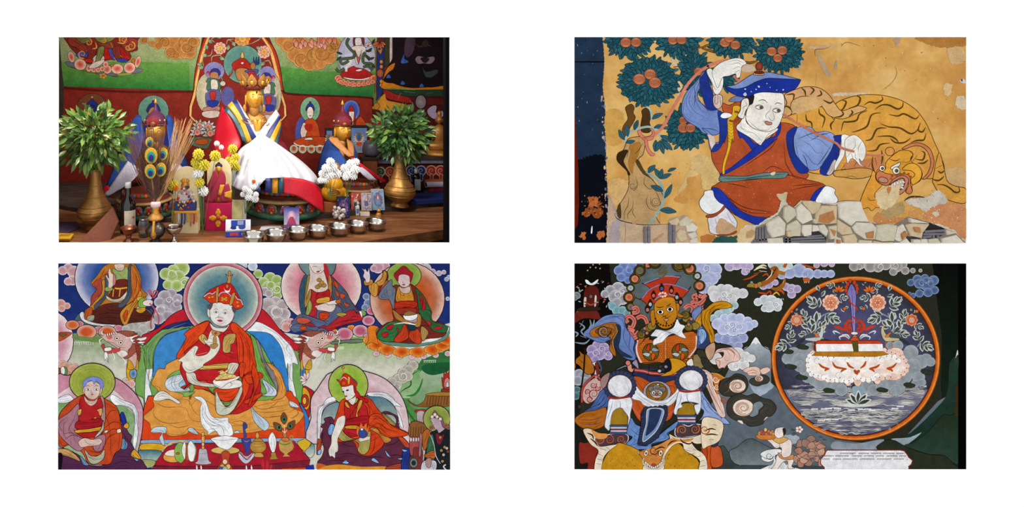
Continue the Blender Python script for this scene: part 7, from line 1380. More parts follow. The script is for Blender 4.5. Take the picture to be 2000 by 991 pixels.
def card(name,c4,depth,label,cat,draw,group=None,lean=.02,edge='2a2a2e',m=None):
 """an upright card or framed picture; c4 = tile rectangle x0 y0 x1 y1 (+dx lean of the top), stands at depth"""
 tl,x0,y0,x1,y1,dx=c4;T0=TL[tl];tile(tl)
 P=pts_of([(x0,y1),(x1,y1),(x1+dx,y0),(x0+dx,y0)])
 d=[depth,depth,depth+lean,depth+lean]
 fr=[at(P[i][0],P[i][1],d[i])for i in range(4)];bk=[q+Vector((0,.006,0))for q in fr]
 o=fr[0].copy();v=[tuple(q-o)for q in fr+bk]
 ob=mesh_obj(name,v,[(0,1,2,3),(5,4,7,6),(1,5,6,2),(4,0,3,7),(3,2,6,7),(0,4,5,1)],m or mat('card_edge',edge,vary=.1),None)
 ob.location=o;tag(ob,label,cat,group)
 A_,B_,D_=fr[0]-o,fr[1]-o,fr[3]-o;nrm=(B_).cross(D_).normalized()
 if nrm.y>0:nrm=-nrm
 xa,ya=G.tile;Lx0,Ly0=xa+x0/KZ,ya+y0/KZ;W_,H_=(x1-x0)/KZ,(y1-y0)/KZ
 panel((Lx0,Ly0,Lx0+W_,Ly0+H_),lambda px,py,l:tuple(A_+B_*((px-Lx0)/W_)+D_*(1-(py-Ly0)/H_)+nrm*(.0003+l*8e-6)),PRINT)
 br=Br('printed_picture',ob);draw(br,x0,y0,x1-x0,y1-y0);br.done();return ob
def prism_xy(name,P,z0,z1,m,parent=None):
 n=len(P);v=[(x,y,z)for z in(z0,z1)for x,y in P]
 return mesh_obj(name,v,[tuple(reversed(range(n))),tuple(range(n,2*n))]+[(i,(i+1)%n,n+(i+1)%n,n+i)for i in range(n)],m,parent)
ex=EYE.x
tb=empty('offering_table',(ex,.6,0),'long worn wooden offering table in front of the statues','table')
tp=prism_xy('table_top',[(-1.45,.07-.6),(.30,.07-.6),(1.45,.51-.6),(1.45,.4),(-1.45,.4)],ZT-.045,ZT,WOOD,tb)
prism_xy('front_panel',[(-1.4,.12-.6),(.30,.12-.6),(1.4,.56-.6),(1.4,.38),(-1.4,.38)],0,ZT-.045,WOOD_D,tb)
pl=prism_xy('altar_step',[(ex-.07,.31),(ex+.97,.67),(ex+1.3,.80),(ex+1.3,1.2),(ex-1.3,1.2),(ex-1.3,.75),(ex-.62,.42),(ex-.30,.38)],ZT+.0005,ZT+.022,WOOD_D);tag(pl,'low dark plank step carrying the statues','step')
ZS=ZT+.0225
VP=sm_prof([(.040,0),(.046,.006),(.036,.020),(.050,.034),(.074,.062),(.078,.082),(.066,.108),(.046,.140),(.034,.172),(.027,.205),(.024,.228),(.027,.262),(.032,.275)],4)
def vase(loc,label,sc=1.0):
 e=empty('brass_vase',loc,label,'vase','brass vases');P=[(r*sc,z*sc)for r,z in VP]
 lathe('vase_body',P,BRASS,e,36)
 for z in(.060,.090,.110,.150,.200):
  r=min(P,key=lambda q:abs(q[1]-z*sc))[0];lathe('ring',[(r*.99,z*sc-.002),(r+.0022,z*sc),(r*.99,z*sc+.002)],BRASS,e,36)
 lathe('foot',[(.043*sc,0),(.046*sc,.003),(.044*sc,.007)],BRASS,e,36)
 return e
LG=[mat('leaf_green_%d'%i,c,rough=.35,vary=.25,scale=60,spec=.5)for i,c in enumerate(('527430','68843a','3a5c30','98964c','76904a'))]
def leaf_mesh(i,ln,wd):
 v=[];f=[]
 for k,(t,w_)in enumerate(((0,.02),(.2,.7),(.45,1),(.7,.75),(1,.02))):
  for sx in(-1,0,1):v.append((sx*w_*wd/2,.12*ln*sin(t*2.4)-abs(sx)*-.12*wd,t*ln))
 for k in range(4):
  for j in range(2):a=k*3+j;f.append((a,a+1,a+4,a+3))
 me=bpy.data.meshes.new('leaf');me.from_pydata(v,[],f);me.polygons.foreach_set('use_smooth',[True]*len(f));me.materials.append(LG[i]);return me
LM=[leaf_mesh(i,l,w_)for i,(l,w_)in enumerate(((.052,.018),(.058,.018),(.046,.017),(.052,.018),(.042,.016)))]
def bouquet(px,py,rx,ry,Y,mouth,n,label,dark=0,seed=3):
 rnd=random.Random(seed);c=at(px,py,Y);e=empty('leafy_branches',mouth,label,'branches','leafy bunches in vases');st=[]
 R_=(rx*mm(Y),.10,ry*mm(Y))
 for k in range(22):
  t=rnd.uniform(0,2*pi);q=rnd.uniform(.4,.95);tip=c+Vector((R_[0]*q*cos(t),R_[1]*rnd.uniform(-.8,.8),R_[2]*q*sin(t)))-mouth
  mid=tip*.5+Vector((0,0,.03));st.append(tube(None,[(0,0,-.05),tuple(mid),tuple(tip)],.0018,None,seg=5))
 s_=mesh_obj('stems',*merge(st),LG[2],e,True);s_['kind']='stuff'
 for k in range(n):
  t=rnd.uniform(0,2*pi);u=rnd.uniform(-1,1);q=(rnd.random()**.45)
  d=Vector((math.sqrt(1-u*u)*cos(t),math.sqrt(1-u*u)*sin(t)*.9,u));p=c+Vector((d.x*R_[0]*q,d.y*R_[1]*q-.01,d.z*R_[2]*q))-mouth
  o=bpy.data.objects.new('leaf',LM[rnd.choice((0,1,4,3,0,1,2))if not dark else rnd.choice((2,2,0,2,1))]);C.objects.link(o);o.parent=e;o.location=p
  d2=(d+Vector((rnd.uniform(-.5,.5),rnd.uniform(-.5,.2),rnd.uniform(-1.0,.35)))).normalized()
  o.rotation_mode='QUATERNION';ya=Vector((rnd.uniform(-.7,.7),-1,rnd.uniform(-.2,.8)));ya=(ya-d2*ya.dot(d2)).normalized();o.rotation_quaternion=Matrix((ya.cross(d2),ya,d2)).transposed().to_quaternion();o.scale=(rnd.uniform(.8,1.15),)*3
 V,F=[],[]
 for k in range(300):
  t=rnd.uniform(0,2*pi);u=rnd.uniform(-1,1);q=rnd.random()**.6*.92;d=Vector((math.sqrt(1-u*u)*cos(t),math.sqrt(1-u*u)*sin(t),u));p=c+Vector((d.x*R_[0]*q,d.y*R_[1]*q+.02,d.z*R_[2]*q))-mouth
  d2=(d+Vector((rnd.uniform(-.6,.6),rnd.uniform(-.4,.3),rnd.uniform(-1.1,.2)))).normalized();ya=Vector((rnd.uniform(-.7,.7),-1,rnd.uniform(-.2,.8)));ya=(ya-d2*ya.dot(d2)).normalized();Mx=Matrix((ya.cross(d2),ya,d2)).transposed();k0=len(V);me=LM[0]
  V+=[tuple(p+Mx@q_.co)for q_ in me.vertices];F+=[tuple(i+k0 for i in pg.vertices)for pg in me.polygons]
 fo=mesh_obj('foliage',V,F,LG[2 if dark else 0],e,True);fo['kind']='stuff'
 return e
vb=base(186,447);vase(vb,'aged brass vase holding leaves beside the dark plank')
bouquet(186,268,70,62,vb.y,vb+Vector((0,0,.265)),290,'pale green leafy branches in the left brass vase',0,5)
vr=base(781,403,ZS);vase(vr,'aged brass vase holding dark foliage near the scroll panel',1.02)
bouquet(783,262,58,50,vr.y,vr+Vector((0,0,.27)),290,'dark green leafy branches in the right brass vase',1,9)
SKIN_EYE=mat('painted_eye_white','f0ece0',rough=.4,vary=.05);PUP=mat('painted_pupil','1c1820',rough=.4,vary=.05);LIP=mat('painted_lips','a83828',rough=.5,vary=.1);HAIR=mat('painted_dark_hair','28203c',rough=.6,vary=.2)
def head(parent,c,h,yaw=0,m=GOLD,tilt=0):
 """c = centre relative to parent, h = face height; nose, sockets, lips and chin are shaped into the surface"""
 v=[];f=[];seg,rings=36,26;w_,d_,hh=h*.40,h*.46,h*.56
 g=lambda x,z,x0,z0,sx,sz:math.exp(-((x-x0)/sx)**2-((z-z0)/sz)**2)
 for j in range(rings+1):
  t=pi*j/rings
  for i in range(seg):
   a=2*pi*i/seg;x,y,z=sin(t)*cos(a),sin(t)*sin(a),cos(t)
   jaw=1-.30*max(0,-z)**1.4;X,Y_,Z=x*w_*jaw,y*d_*(1-.12*max(0,-z)),z*hh
   if y<0:
    k=-y;nx,nz=X/h,Z/h
    Y_-=h*k*(.10*g(nx,nz,0,-.05,.055,.085)+.045*g(nx,nz,0,.08,.035,.12)-.045*g(nx,nz,-.16,.07,.08,.05)-.045*g(nx,nz,.16,.07,.08,.05)+.03*g(nx,nz,-.16,.15,.12,.03)+.03*g(nx,nz,.16,.15,.12,.03)+.035*g(nx,nz,0,-.23,.09,.035)+.03*g(nx,nz,0,-.40,.10,.06))
   v.append((X,Y_,Z))
 for j in range(rings):
  for i in range(seg):f.append((j*seg+i,(j+1)*seg+i,(j+1)*seg+(i+1)%seg,j*seg+(i+1)%seg))
 o=mesh_obj('head',v,f,m,parent,True);o.location=c;o.rotation_euler=(tilt,0,yaw)
 for s_ in(-1,1):
  ey=mesh_obj('eye',*ellips((s_*.16*h,-.405*h,.065*h),(.075*h,.03*h,.024*h),12,7),SKIN_EYE,o,True);pu=mesh_obj('pupil',*ellips((s_*.165*h,-.432*h,.065*h),(.024*h,.012*h,.022*h),8,6),PUP,o,True)
  tube('eyebrow',[(s_*(.06+.055*k)*h,(-.452+.016*k)*h,(.145+.028*math.sin(k*.8))*h)for k in range(5)],.007*h,PUP,o)
  mesh_obj('ear',*ellips((s_*.41*h,.02*h,-.08*h),(.04*h,.08*h,.26*h),12,8),m,o,True)
 mesh_obj('lips',*ellips((0,-.455*h,-.235*h),(.085*h,.03*h,.022*h),12,7),LIP,o,True)
 return o
def leafplate(w_,h_,t_=.004):
 prof=[(0,0),(.5,.18),(.62,.42),(.42,.70),(.0,1.0),(-.42,.70),(-.62,.42),(-.5,.18)]
 v=[(x*w_,-t_/2+(0 if k else t_),z*h_)for k in(0,1)for x,z in prof]+[(0,-t_*1.6,h_*.45)];n=8
 f=[(n+i,n+(i+1)%n,2*n)for i in range(n)]+[tuple(range(n))]+[(i,(i+1)%n,n+(i+1)%n,n+i)for i in range(n)]
 return v,f
PM=[mat('throne_petal',q,rough=.3,vary=.25,scale=100,coat=.4)for q in('9a2c18','5a5a84','3c6a5c','c8641c','3c7a4c')]
def throne(px,py,rad,hgt,label,z=ZS,Y=None):
 Yc=(ydep(py,z)if Y is None else Y)+rad;c=at(px,py,Yc);c.z=z
 e=empty('lotus_throne',c,label,'throne','lotus thrones');k=hgt
 lathe('plinth',[(rad,0,'2c5a48'),(rad*1.02,k*.06,'2c5a48'),(rad*1.01,k*.20,'3c6a54'),(rad*.97,k*.24,'6a5a34'),(rad*.90,k*.60,'4a2c24'),(rad*.93,k*.68,'8a6a34'),(rad*.99,k*.72,'b08a54'),(rad*.99,k*.80,'b89464'),(rad*.84,k*.83,'5a2a20'),(rad*.84,k*.97,'6a2c20'),(rad*.80,k*1.0,'4a2a20')],CHAMBER_PAINT,e,48,attr=1)
 lathe('cushion',[(rad*.78,k*1.0,'7a2c18'),(rad*.80,k*1.06,'b0561c'),(rad*.76,k*1.16,'8a3418'),(rad*.60,k*1.2,'5a2418')],CHAMBER_PAINT,e,40,attr=1)
 for i in range(18):
  a=R(180+180*(i+.5)/18);R3=Matrix.Rotation(a+pi/2,3,'Z');mesh_obj('cushion_petal',*ellips((rad*.78*cos(a),rad*.78*sin(a),k*1.08),(rad*.062,rad*.03,k*.10),10,7,R3),PM[(3,4,1,0,2)[i%5]],e,True)
 for i in range(9):
  a=R(180+180*(i+.5)/9);x,y=rad*.95*cos(a),rad*.95*sin(a);R3=Matrix.Rotation(a+pi/2,3,'Z');tx=R3@Vector((1,0,0))
  po=mesh_obj('petal_rim',*merge([ellips((x+tx.x*q*rad,y+tx.y*q*rad,k*z_),(rad*w_,rad*.045,k*h_),12,8,R3)for q,z_,w_,h_ in((0,.50,.13,.19),(-.10,.38,.055,.12),(.10,.38,.055,.12),(0,.30,.07,.10))]),PM[1+i%2],e,True)
  mesh_obj('petal',*merge([ellips((x*1.035+tx.x*q*rad,y*1.035+tx.y*q*rad,k*z_),(rad*w_,rad*.045,k*h_),12,8,R3)for q,z_,w_,h_ in((0,.54,.085,.12),(-.045,.44,.05,.10),(.045,.44,.05,.10))]),PM[0],po,True);mesh_obj('petal_drop',*ellips((x*1.05,y*1.05,k*.33),(rad*.04,rad*.03,k*.07),10,6,R3),PM[3],po,True)
 return e
throne(553,432,.20,.105,'round painted lotus throne under the crowned statue');throne(284,433,.14,.10,'painted lotus throne behind the dark bottle');throne(692,404,.14,.10,'grey rimmed lotus throne behind the picture cards')
O=at(515,400,.62);O.z=ZS+.10
ST=empty('crowned_statue',O,'gilded statue with jewelled crown draped in white satin','statue')
hc=at(496.5,192,.60)-O
body=mesh_obj('body',*merge([ellips(at(497,262,.62)-O,(.085,.06,.13)),ellips(at(500,330,.64)-O,(.13,.09,.16)),ellips(at(497,215,.60)-O,(.028,.028,.05))]),GOLD_D,ST,True)
mesh_obj('necklace',*merge([tube(None,[tuple(at(497+(20+k*5)*sin(t),222+k*7+14*cos(t*.9),.545+.005*k))for t in(x*.3-1.35 for x in range(10))],.0035,None)for k in range(3)]),GOLD_D,None,True)
nk=bpy.data.objects['necklace'];nk.data.transform(Matrix.Translation(-O));nk.parent=ST
mesh_obj('hands',*merge([ellips(at(503+s_*3,247,.535)-O,(.012,.010,.040),10,7,Matrix.Rotation(s_*.15,3,'Y'))for s_ in(-1,1)]),GOLD,ST,True)
hd=head(ST,hc,.112,R(14));hd.rotation_euler.x=R(-3)
mesh_obj('forehead_mark',*ellips((.0,-.055,.030),(.005,.003,.006),8,6),PUP,hd,True)
CRM=mat('crown_lacquer','6a2420',rough=.4,vary=.3,scale=120)
cb=hc+Vector((0,0,.050));lathe('crown_band',[(.050,-.004),(.056,0),(.056,.016),(.050,.020),(.038,.045),(.012,.075)],CRM,ST,28,tuple(cb))
for k,a in enumerate((-100,-55,-10,38,84)):
 aa=R(a);v,f=leafplate(.042,.072 if abs(a)<60 else.062,.006);Mx=Matrix.Translation(cb+Vector((.056*sin(aa),-.056*cos(aa),.008)))@Matrix.Rotation(aa,4,'Z')@Matrix.Rotation(.34,4,'X')
 cp=mesh_obj('crown_leaf',[tuple(Mx@Vector(q))for q in v],f,GOLD_D,ST);mesh_obj('crown_jewel',[tuple(Mx@Vector(q))for q in ellips((0,-.007,.026),(.009,.006,.013),10,7)[0]],ellips((0,0,0),(1,1,1),10,7)[1],GOLD,cp,True)
 for q in(.010,.040):mesh_obj('bead',[tuple(Mx@Vector(p))for p in ellips((0,-.006,q),(.005,.004,.005),8,6)[0]],ellips((0,0,0),(1,1,1),8,6)[1],CRM,cp,True)
for s_ in(-1,1):mesh_obj('earring',*ellips(hc+Vector((s_*.050,-.012,-.055)),(.010,.008,.024),10,8),GOLD_D,ST,True)
CL=lambda nm,rows,m,**k:loft(nm,rows,m,ST,o=O,**k)
CL('red_cape',[('a1 350 650 370 685 385 700',[.66,.62,.61]),('a1 300 790 370 790 440 780',[.68,.60,.58]),('a1 280 900 390 890 490 880',[.68,.58,.57]),('a1 268 985 400 985 535 965',[.68,.57,.56]),('a4 260 110 380 120 520 90',[.66,.55,.54]),('a4 330 210 370 200 400 190',[.58,.52,.52])],RED,ripple=.006)
for nm,m,p in(('teal_band',TEAL,'a1 368 690 395 650|470 790 500 770|535 965 580 985'),('yellow_band',YEL,'a1 398 645 440 605|500 765 540 750|580 985 625 965'),('navy_band',NAVY,'a1 440 605 485 592|540 750 560 740|622 965 665 935'),('white_collar',WSAT,'a1 482 592 522 640|558 740 590 770|655 945 715 910'),
('teal_band',TEAL,'a1 892 800 893 870|880 900 870 940|815 1000 860 1000'),('yellow_band',YEL,'a1 888 765 893 815|840 850 860 900|770 975 822 1000'),('navy_band',NAVY,'a1 875 725 890 775|800 840 830 870|725 950 775 975'),('white_collar',WSAT,'a1 845 680 880 735|760 790 800 850|680 900 735 950')):
 rr=p.split('|');CL(nm,[(rr[0],.61),('a1 '+rr[1],.565),('a1 '+rr[2],.52)],m,sub=2)
CL('red_cape',[('a1 890 850 905 900',[.62,.66]),('a1 850 985 915 985',[.55,.66]),('a4 850 30 930 40',[.55,.64]),('a4 930 110 975 125',[.55,.62])],RED_D)
CL('white_satin_skirt',[('a4 680 -22 692 -30 705 -30 718 -30 732 -28 745 -22 756 -12',.520),('a4 590 50 630 60 680 70 720 75 765 70 805 50 840 40',[.53,.49,.475,.47,.475,.50,.535]),('a4 490 110 560 125 640 140 720 150 810 150 890 130 950 120',[.53,.46,.43,.425,.435,.47,.52]),('a4 455 260 520 280 610 300 720 310 860 295 990 255 1090 215',[.50,.42,.375,.365,.375,.43,.50]),('a4 425 370 500 400 620 400 740 350 890 345 1050 350 1235 360',[.46,.37,.33,.32,.33,.38,.45]),('a4 410 410 490 470 640 495 745 385 900 366 1060 376 1240 430',[.45,.36,.32,.312,.325,.375,.43])],WSAT,pleat=(43,9,.013),sub=2)
for nm,m,p,Y in(('navy_band',NAVY,'748 372 808 366|745 500 806 505',.316),('yellow_band',YEL,'808 366 862 364|806 505 860 510',.320),('teal_band',TEAL,'862 364 915 362|860 510 912 512',.324)):
 r=p.split('|');CL(nm,[('a4 '+r[0],Y),('a4 '+r[1],Y-.006)],m,sub=1,thick=.003)
CL('red_hem',[('a4 915 360 1060 370 1160 395 1230 435 a5 30 470',[.326,.36,.38,.40,.42]),('a4 914 440 1050 460 1150 500 1227 560 a5 50 570',[.322,.34,.36,.38,.40]),('a4 912 512 1010 522 1090 560 1227 645 a5 55 690',[.320,.33,.34,.36,.38])],RED,ripple=.005)
CL('navy_band',[('a4 650 470 700 450',.313),('a4 650 492 705 492',.311)],NAVY,sub=1)
def side_statue(px,py,Y,h,yaw,label,hat_m):
 o=at(px,py+95,Y);e=empty('gilded_statue',o,label,'statue','smaller gilded statues');c=at(px,py,Y)-o
 hd=head(e,c,h,yaw);mesh_obj('body',*merge([ellips(c+Vector((0,.02,-h*1.65)),(h*.9,h*.6,h*1.1)),ellips(c+Vector((0,0,-h*.7)),(h*.25,h*.25,h*.4))]),GOLD_D,e,True)
 hv=lathe('hat',sm_prof([(h*.44,-.04*h),(h*.49,.06*h),(h*.47,.24*h),(h*.38,.42*h),(h*.22,.56*h),(h*.10,.68*h),(h*.04,.95*h)],3),hat_m,e,24,tuple(c+Vector((0,0,h*.30))))
 for k in range(5):a=R(-70+35*k);mesh_obj('hat_pearl',*ellips(c+Vector((h*.47*sin(a),-h*.47*cos(a),h*.50)),(h*.06,)*3,8,6),GOLD,e,True)
 v,f=leafplate(h*.50,h*.50,.006);mesh_obj('hat_flap',[tuple(c+Vector((x,y-h*.50,z+h*.26)))for x,y,z in v],f,RED_D,e);lathe('hat_rim',[(h*.46,0),(h*.50,.02*h),(h*.46,.06*h)],GOLD_D,e,24,tuple(c+Vector((0,0,h*.28))))
 mesh_obj('hat_jewel',*ellips(c+Vector((0,-h*.52,h*.40)),(h*.12,h*.06,h*.10),10,7),GOLD_D,e,True);lathe('finial',[(h*.04,0),(h*.09,.06*h),(h*.03,.2*h),(.001,.28*h)],GOLD,e,12,tuple(c+Vector((0,0,h*1.25))))
 return e,o
HATL=mat('left_hat_cloth','5c2c4c',rough=.5,vary=.35,scale=140);HATR=mat('right_hat_cloth','6a2430',rough=.5,vary=.3,scale=140)
e,o=side_statue(304,256,.80,.125,R(10),'gilded statue half hidden by peacock feathers',HATL)
loft('blue_robe',[('a0 735 738 755 726 782 742',.86),('a0 650 860 720 850 800 850',[.86,.82,.78]),('a3 560 200 680 150 800 100',[.84,.76,.70]),('a3 450 460 560 420 650 380',[.76,.66,.60])],BLUE,e,o=o);loft('blue_robe',[('a0 1012 742 1038 726 1062 745',.86),('a0 1020 850 1080 850 1110 880',[.78,.82,.86]),('a3 1040 100 1130 100 1180 160',[.70,.74,.82]),('a3 1080 240 1160 260 1240 290',[.66,.70,.80])],BLUE,e,o=o)
loft('silver_hem',[('a3 660 210 700 240 790 290',[.66,.62,.60]),('a3 580 330 640 370 730 370',[.62,.58,.56]),('a3 500 440 560 480 640 440',[.58,.55,.54]),('a3 440 520 470 540 520 510',[.55,.53,.53])],GREYC,e,o=o,ripple=.006);loft('red_hem',[('a3 430 490 450 430 480 440',.58),('a3 440 520 470 500 490 480',.56)],RED,e,o=o)
loft('silver_hem',[('a3 1060 240 1130 230 1180 290',[.64,.64,.66]),('a3 1040 300 1100 310 1150 340',[.60,.60,.62])],GREYC,e,o=o)
e,o=side_statue(669,256,.80,.118,R(16),'gilded statue in blue cape with orange collar',HATR)
loft('blue_cape',[('a2 90 960 130 950 170 970',[.84,.80,.76]),('a5 60 60 130 60 190 100',[.82,.74,.70]),('a5 0 250 120 200 260 200',[.80,.66,.62]),('a5 -10 330 150 330 340 340',[.76,.60,.56])],BLUE,e,o=o,ripple=.006);loft('orange_collar',[('a2 130 930 200 960',.74),('a5 90 0 170 -20',.72),('a5 150 60 230 60',.69),('a5 240 140 300 130',.66),('a5 290 175 335 165',.65)],ORG,e,o=o)
loft('orange_collar',[('a2 270 950 320 980',.76),('a5 280 80 340 80',.70),('a5 290 175 335 170',.655)],ORG,e,o=o);loft('blue_cape',[('a5 310 60 340 70',.74),('a5 320 150 370 190',.70),('a5 370 250 420 280',.66)],BLUE,e,o=o)
loft('red_border',[('a5 300 180 330 175',.65),('a5 390 270 430 255',.63),('a5 510 350 545 335',.64),('a5 630 425 650 400',.68)],RED,e,o=o);loft('silver_hem',[('a5 370 270 400 260',.64),('a5 400 330 470 310',.61),('a5 480 390 550 390',.62)],GREYC,e,o=o,ripple=.005)
BP=[(.026,0),(.032,.003),(.041,.018),(.045,.034),(.050,.042),(.0485,.042),(.043,.034),(.036,.014),(.020,.006),(.001,.005)]
for k,(px,py,lb)in enumerate(((495,457,'steel offering bowl nearest the blue photograph card'),(539,453,'steel offering bowl second from the photograph card'),(581,447,'steel offering bowl in front of the goddess card'),(620,444,'steel offering bowl fourth along the row'),(662,440,'steel offering bowl before the white blossoms'),(698,435,'steel offering bowl second from the small bell'),(734,431,'steel offering bowl at far end beside small bell'))):
 Y=(EYE.z-ZT-.042)*D/((py-CY)*S)-D;p=at(px,py,Y);p.z=ZT
 e=empty('offering_bowl',p,lb,'bowl','row of steel offering bowls');sc=1.02
 if k==0:b0=lathe('bowl_shell',BP,STEEL,e,32);wat=lathe('water',[(.038,.022),(.038,.0225)],mat('clear_water','c8ccd0',rough=.05,vary=.02,metal=.6),e,24)
 else:
  for s_ in(b0,wat):q=s_.copy();C.objects.link(q);q.parent=e
p=base(250,454);e=empty('dark_bottle',p,'dark glass bottle with white cap and label','bottle')
GL=mat('dark_bottle_glass','0c0a0c',rough=.08,vary=.05,spec=.6,coat=.5)
lathe('glass',sm_prof([(.030,0),(.035,.004),(.036,.02),(.036,.11),(.033,.135),(.020,.155),(.013,.170),(.012,.205)],3),GL,e,28);lathe('cap',[(.0135,.200),(.0135,.222),(.012,.224)],mat('white_cap','d8d8d4',vary=.05),e,20)
v=[];f=[]
for i in range(9):
 a=R(-75+11*i);v+=[(.0365*sin(a),-.0365*cos(a),.03),(.0365*sin(a),-.0365*cos(a),.105)]
f=[(2*i,2*i+2,2*i+3,2*i+1)for i in range(8)]
lb_=mesh_obj('label',[(x*cos(R(65))-y*sin(R(65)),x*sin(R(65))+y*cos(R(65)),z)for x,y,z in v],f,mat('cream_label','d8ccb8',vary=.15,scale=80),e,True)
mesh_obj('label_stamp',*ellips((.030,-.0235,.075),(.006,.003,.006),10,6),LIP,lb_,True)
p=base(251,471.5);e=empty('copper_cup',p,'small copper stemmed cup in front of the bottle','cup');lathe('cup_bowl',sm_prof([(.012,.026),(.020,.034),(.026,.048),(.033,.058),(.031,.058),(.022,.046),(.002,.036)],3),COPPER,e,28);lathe('stem',[(.022,0),(.018,.004),(.010,.014),(.013,.022),(.012,.028)],COPPER,e,24)
p=base(340,472);e=empty('silver_goblet',p,'silver stemmed goblet filled with dark liquid','goblet');lathe('goblet_bowl',sm_prof([(.006,.028),(.020,.034),(.031,.048),(.037,.062),(.035,.062),(.028,.050)],3),STEEL,e,28);lathe('liquid',[(.034,.0575),(.034,.058)],mat('dark_liquid','3a1410',rough=.15,vary=.1),e,24);lathe('stem',[(.022,0),(.014,.004),(.006,.012),(.006,.03)],STEEL,e,20)
p=base(304,472);e=empty('ritual_ewer',p,'dark silver and brass ewer holding peacock feathers','ewer');EW=p.copy()
lathe('ewer_body',sm_prof([(.018,0),(.024,.004),(.016,.012),(.030,.024),(.042,.042),(.040,.060),(.024,.078),(.014,.090)],3),DARKM,e,30);lathe('collar_plate',sm_prof([(.014,.086),(.030,.094),(.032,.100),(.022,.112),(.016,.118)],3),GOLD_D,e,28);lathe('neck',sm_prof([(.014,.112),(.012,.128),(.017,.150),(.015,.150),(.010,.130)],3),GOLD,e,24);lathe('paper_collar',[(.018,.146),(.021,.152),(.021,.162),(.018,.166)],mat('pink_paper_collar','d8b8bc',vary=.3,scale=150),e,20)
tube('spout',[(0,-.030,.030),(0,-.044,.040),(0,-.040,.070),(0,-.030,.095)],.006,GOLD,e);mesh_obj('medallion',*ellips((0,-.040,.040),(.012,.005,.018),12,8),GOLD_D,e,True)
p=base(281,462);e=empty('glass_jar',p,'clear empty glass jar between bottle and ewer','jar');lathe('jar_glass',sm_prof([(.020,0),(.022,.003),(.022,.060),(.018,.070),(.019,.076),(.017,.076),(.016,.068),(.020,.058),(.020,.004),(.001,.003)],2),mat('clear_glass','e8ecf0',rough=.03,vary=.02,trans=.95,ior=1.4),e,24);lathe('jar_rim',[(.0185,.074),(.0195,.076),(.0185,.078)],STEEL,e,20)
def disc_fan(c,u,w_,ru,rw,n=14):return[tuple(c+u*ru*cos(t)+w_*rw*sin(t))for t in(2*pi*i/n for i in range(n))],[tuple(range(n))]
FB=mat('feather_barbs','5a3a30',rough=.6,vary=.45,scale=150);FG_=mat('feather_gold','b08a24',rough=.4,vary=.25,scale=120);FT=mat('feather_teal','1c7a6c',rough=.35,vary=.2,scale=100);FN=mat('feather_navy','1c1c5c',rough=.35,vary=.2,scale=100)
tile('a3');m0=EW+Vector((0,0,.155))
for x,y,rr,Y,lb in((862,35,38,.20,'peacock feather with topmost eye in the ewer'),(875,155,56,.17,'peacock feather with largest eye in the ewer'),(985,140,44,.19,'peacock feather with pale eye at right in the ewer'),(868,300,50,.15,'peacock feather with lowest left eye in the ewer'),(965,285,48,.16,'peacock feather with lowest right eye in the ewer')):
 q=pts_of([(x,y)])[0];c=at(q[0],q[1],Y);e=empty('peacock_feather',m0,lb,'feather','peacock feathers in the ewer');c=c-m0;dr=c.normalized();sd=dr.cross(Vector((0,1,0))).normalized();nr=Vector((0,-1,0));rad=1.25*rr/KZ*mm(Y)
 tube('quill',[(0,0,-.08),tuple(c*.5),tuple(c)],.0014,FG_,e);bb=[]
 for k in range(90):
  t=.15+.95*k/90;s_=1 if k%2 else-1;p0=c*min(t,1);L_=rad*(1.0+.9*(1-abs(t-.75)))
  tip=p0+sd*s_*L_*(.7 if t<1 else.3)+dr*L_*.9+Vector((0,random.uniform(-.004,.010),0));bb.append(tube(None,[tuple(p0),tuple(p0*.4+tip*.6+sd*s_*.004),tuple(tip)],.0011,None,seg=4,taper=.4))
 o_=mesh_obj('barbs',*merge(bb),FB,e,True);o_['kind']='stuff'
 for k,(m_,a,off)in enumerate(((FG_,1.0,.004),(FT,.64,.0055),(FN,.40,.007))):
  v,f=ellips(c+nr*off-dr*rad*(.08+.14*k),(rad*a*.86,.0015,rad*a*1.08),16,8,Matrix((sd,-nr,dr)).transposed());mesh_obj(('eye_gold','eye_teal','eye_navy')[k],v,f,m_,e,True)
def strands(name,parts,m,label,cat,loc):
 o=mesh_obj(name,*merge(parts),m,None,True);o.data.transform(Matrix.Translation(-Vector(loc)));o.location=loc;o['kind']='stuff';return tag(o,label,cat)
rnd=random.Random(4);ST1,ST2=[],[]
for k in range(90):
 q=pts_of('a0 %f %f'%(rnd.uniform(1080,1260),rnd.uniform(740,985)))[0];tip=at(q[0]+rnd.uniform(-4,6),q[1],.24+rnd.uniform(-.03,.04));ST1.append(tube(None,[tuple(m0+Vector((rnd.uniform(-.006,.006),.004,0))),tuple((m0+tip)/2+Vector((rnd.uniform(-.01,.02),0,0))),tuple(tip)],.0011,None,seg=4,taper=.5))
for k in range(220):
 q=pts_of('a0 %f %f'%(rnd.uniform(640,1010),rnd.uniform(740,1100)))[0];tip=at(q[0],q[1]+rnd.uniform(0,20),.22+rnd.uniform(-.03,.05));ST2.append(tube(None,[tuple(m0+Vector((rnd.uniform(-.008,.004),.004,0))),tuple((m0+tip)/2+Vector((rnd.uniform(-.02,.01),0,-.01))),tuple(tip)],.0011,None,seg=4,taper=.5))
strands('straw_bundle',ST1,mat('straw','c89a64',rough=.6,vary=.3,scale=80),'pale straw stalks fanning right from the ewer','straw',m0);strands('reed_bundle',ST2,mat('brown_reed','6e4436',rough=.6,vary=.4,scale=80),'reddish brown reeds fanning left from the ewer','reeds',m0)
p=base(426,451);e=empty('red_box',p,'magenta box bearing a golden crossed emblem','box');s_=mm(p.y);W_=51*s_;Hb=54*s_
bx=box('box_body',-W_/2,W_/2,0,.08,0,Hb,MAG,e,.003)
em=[];cz=Hb*.46
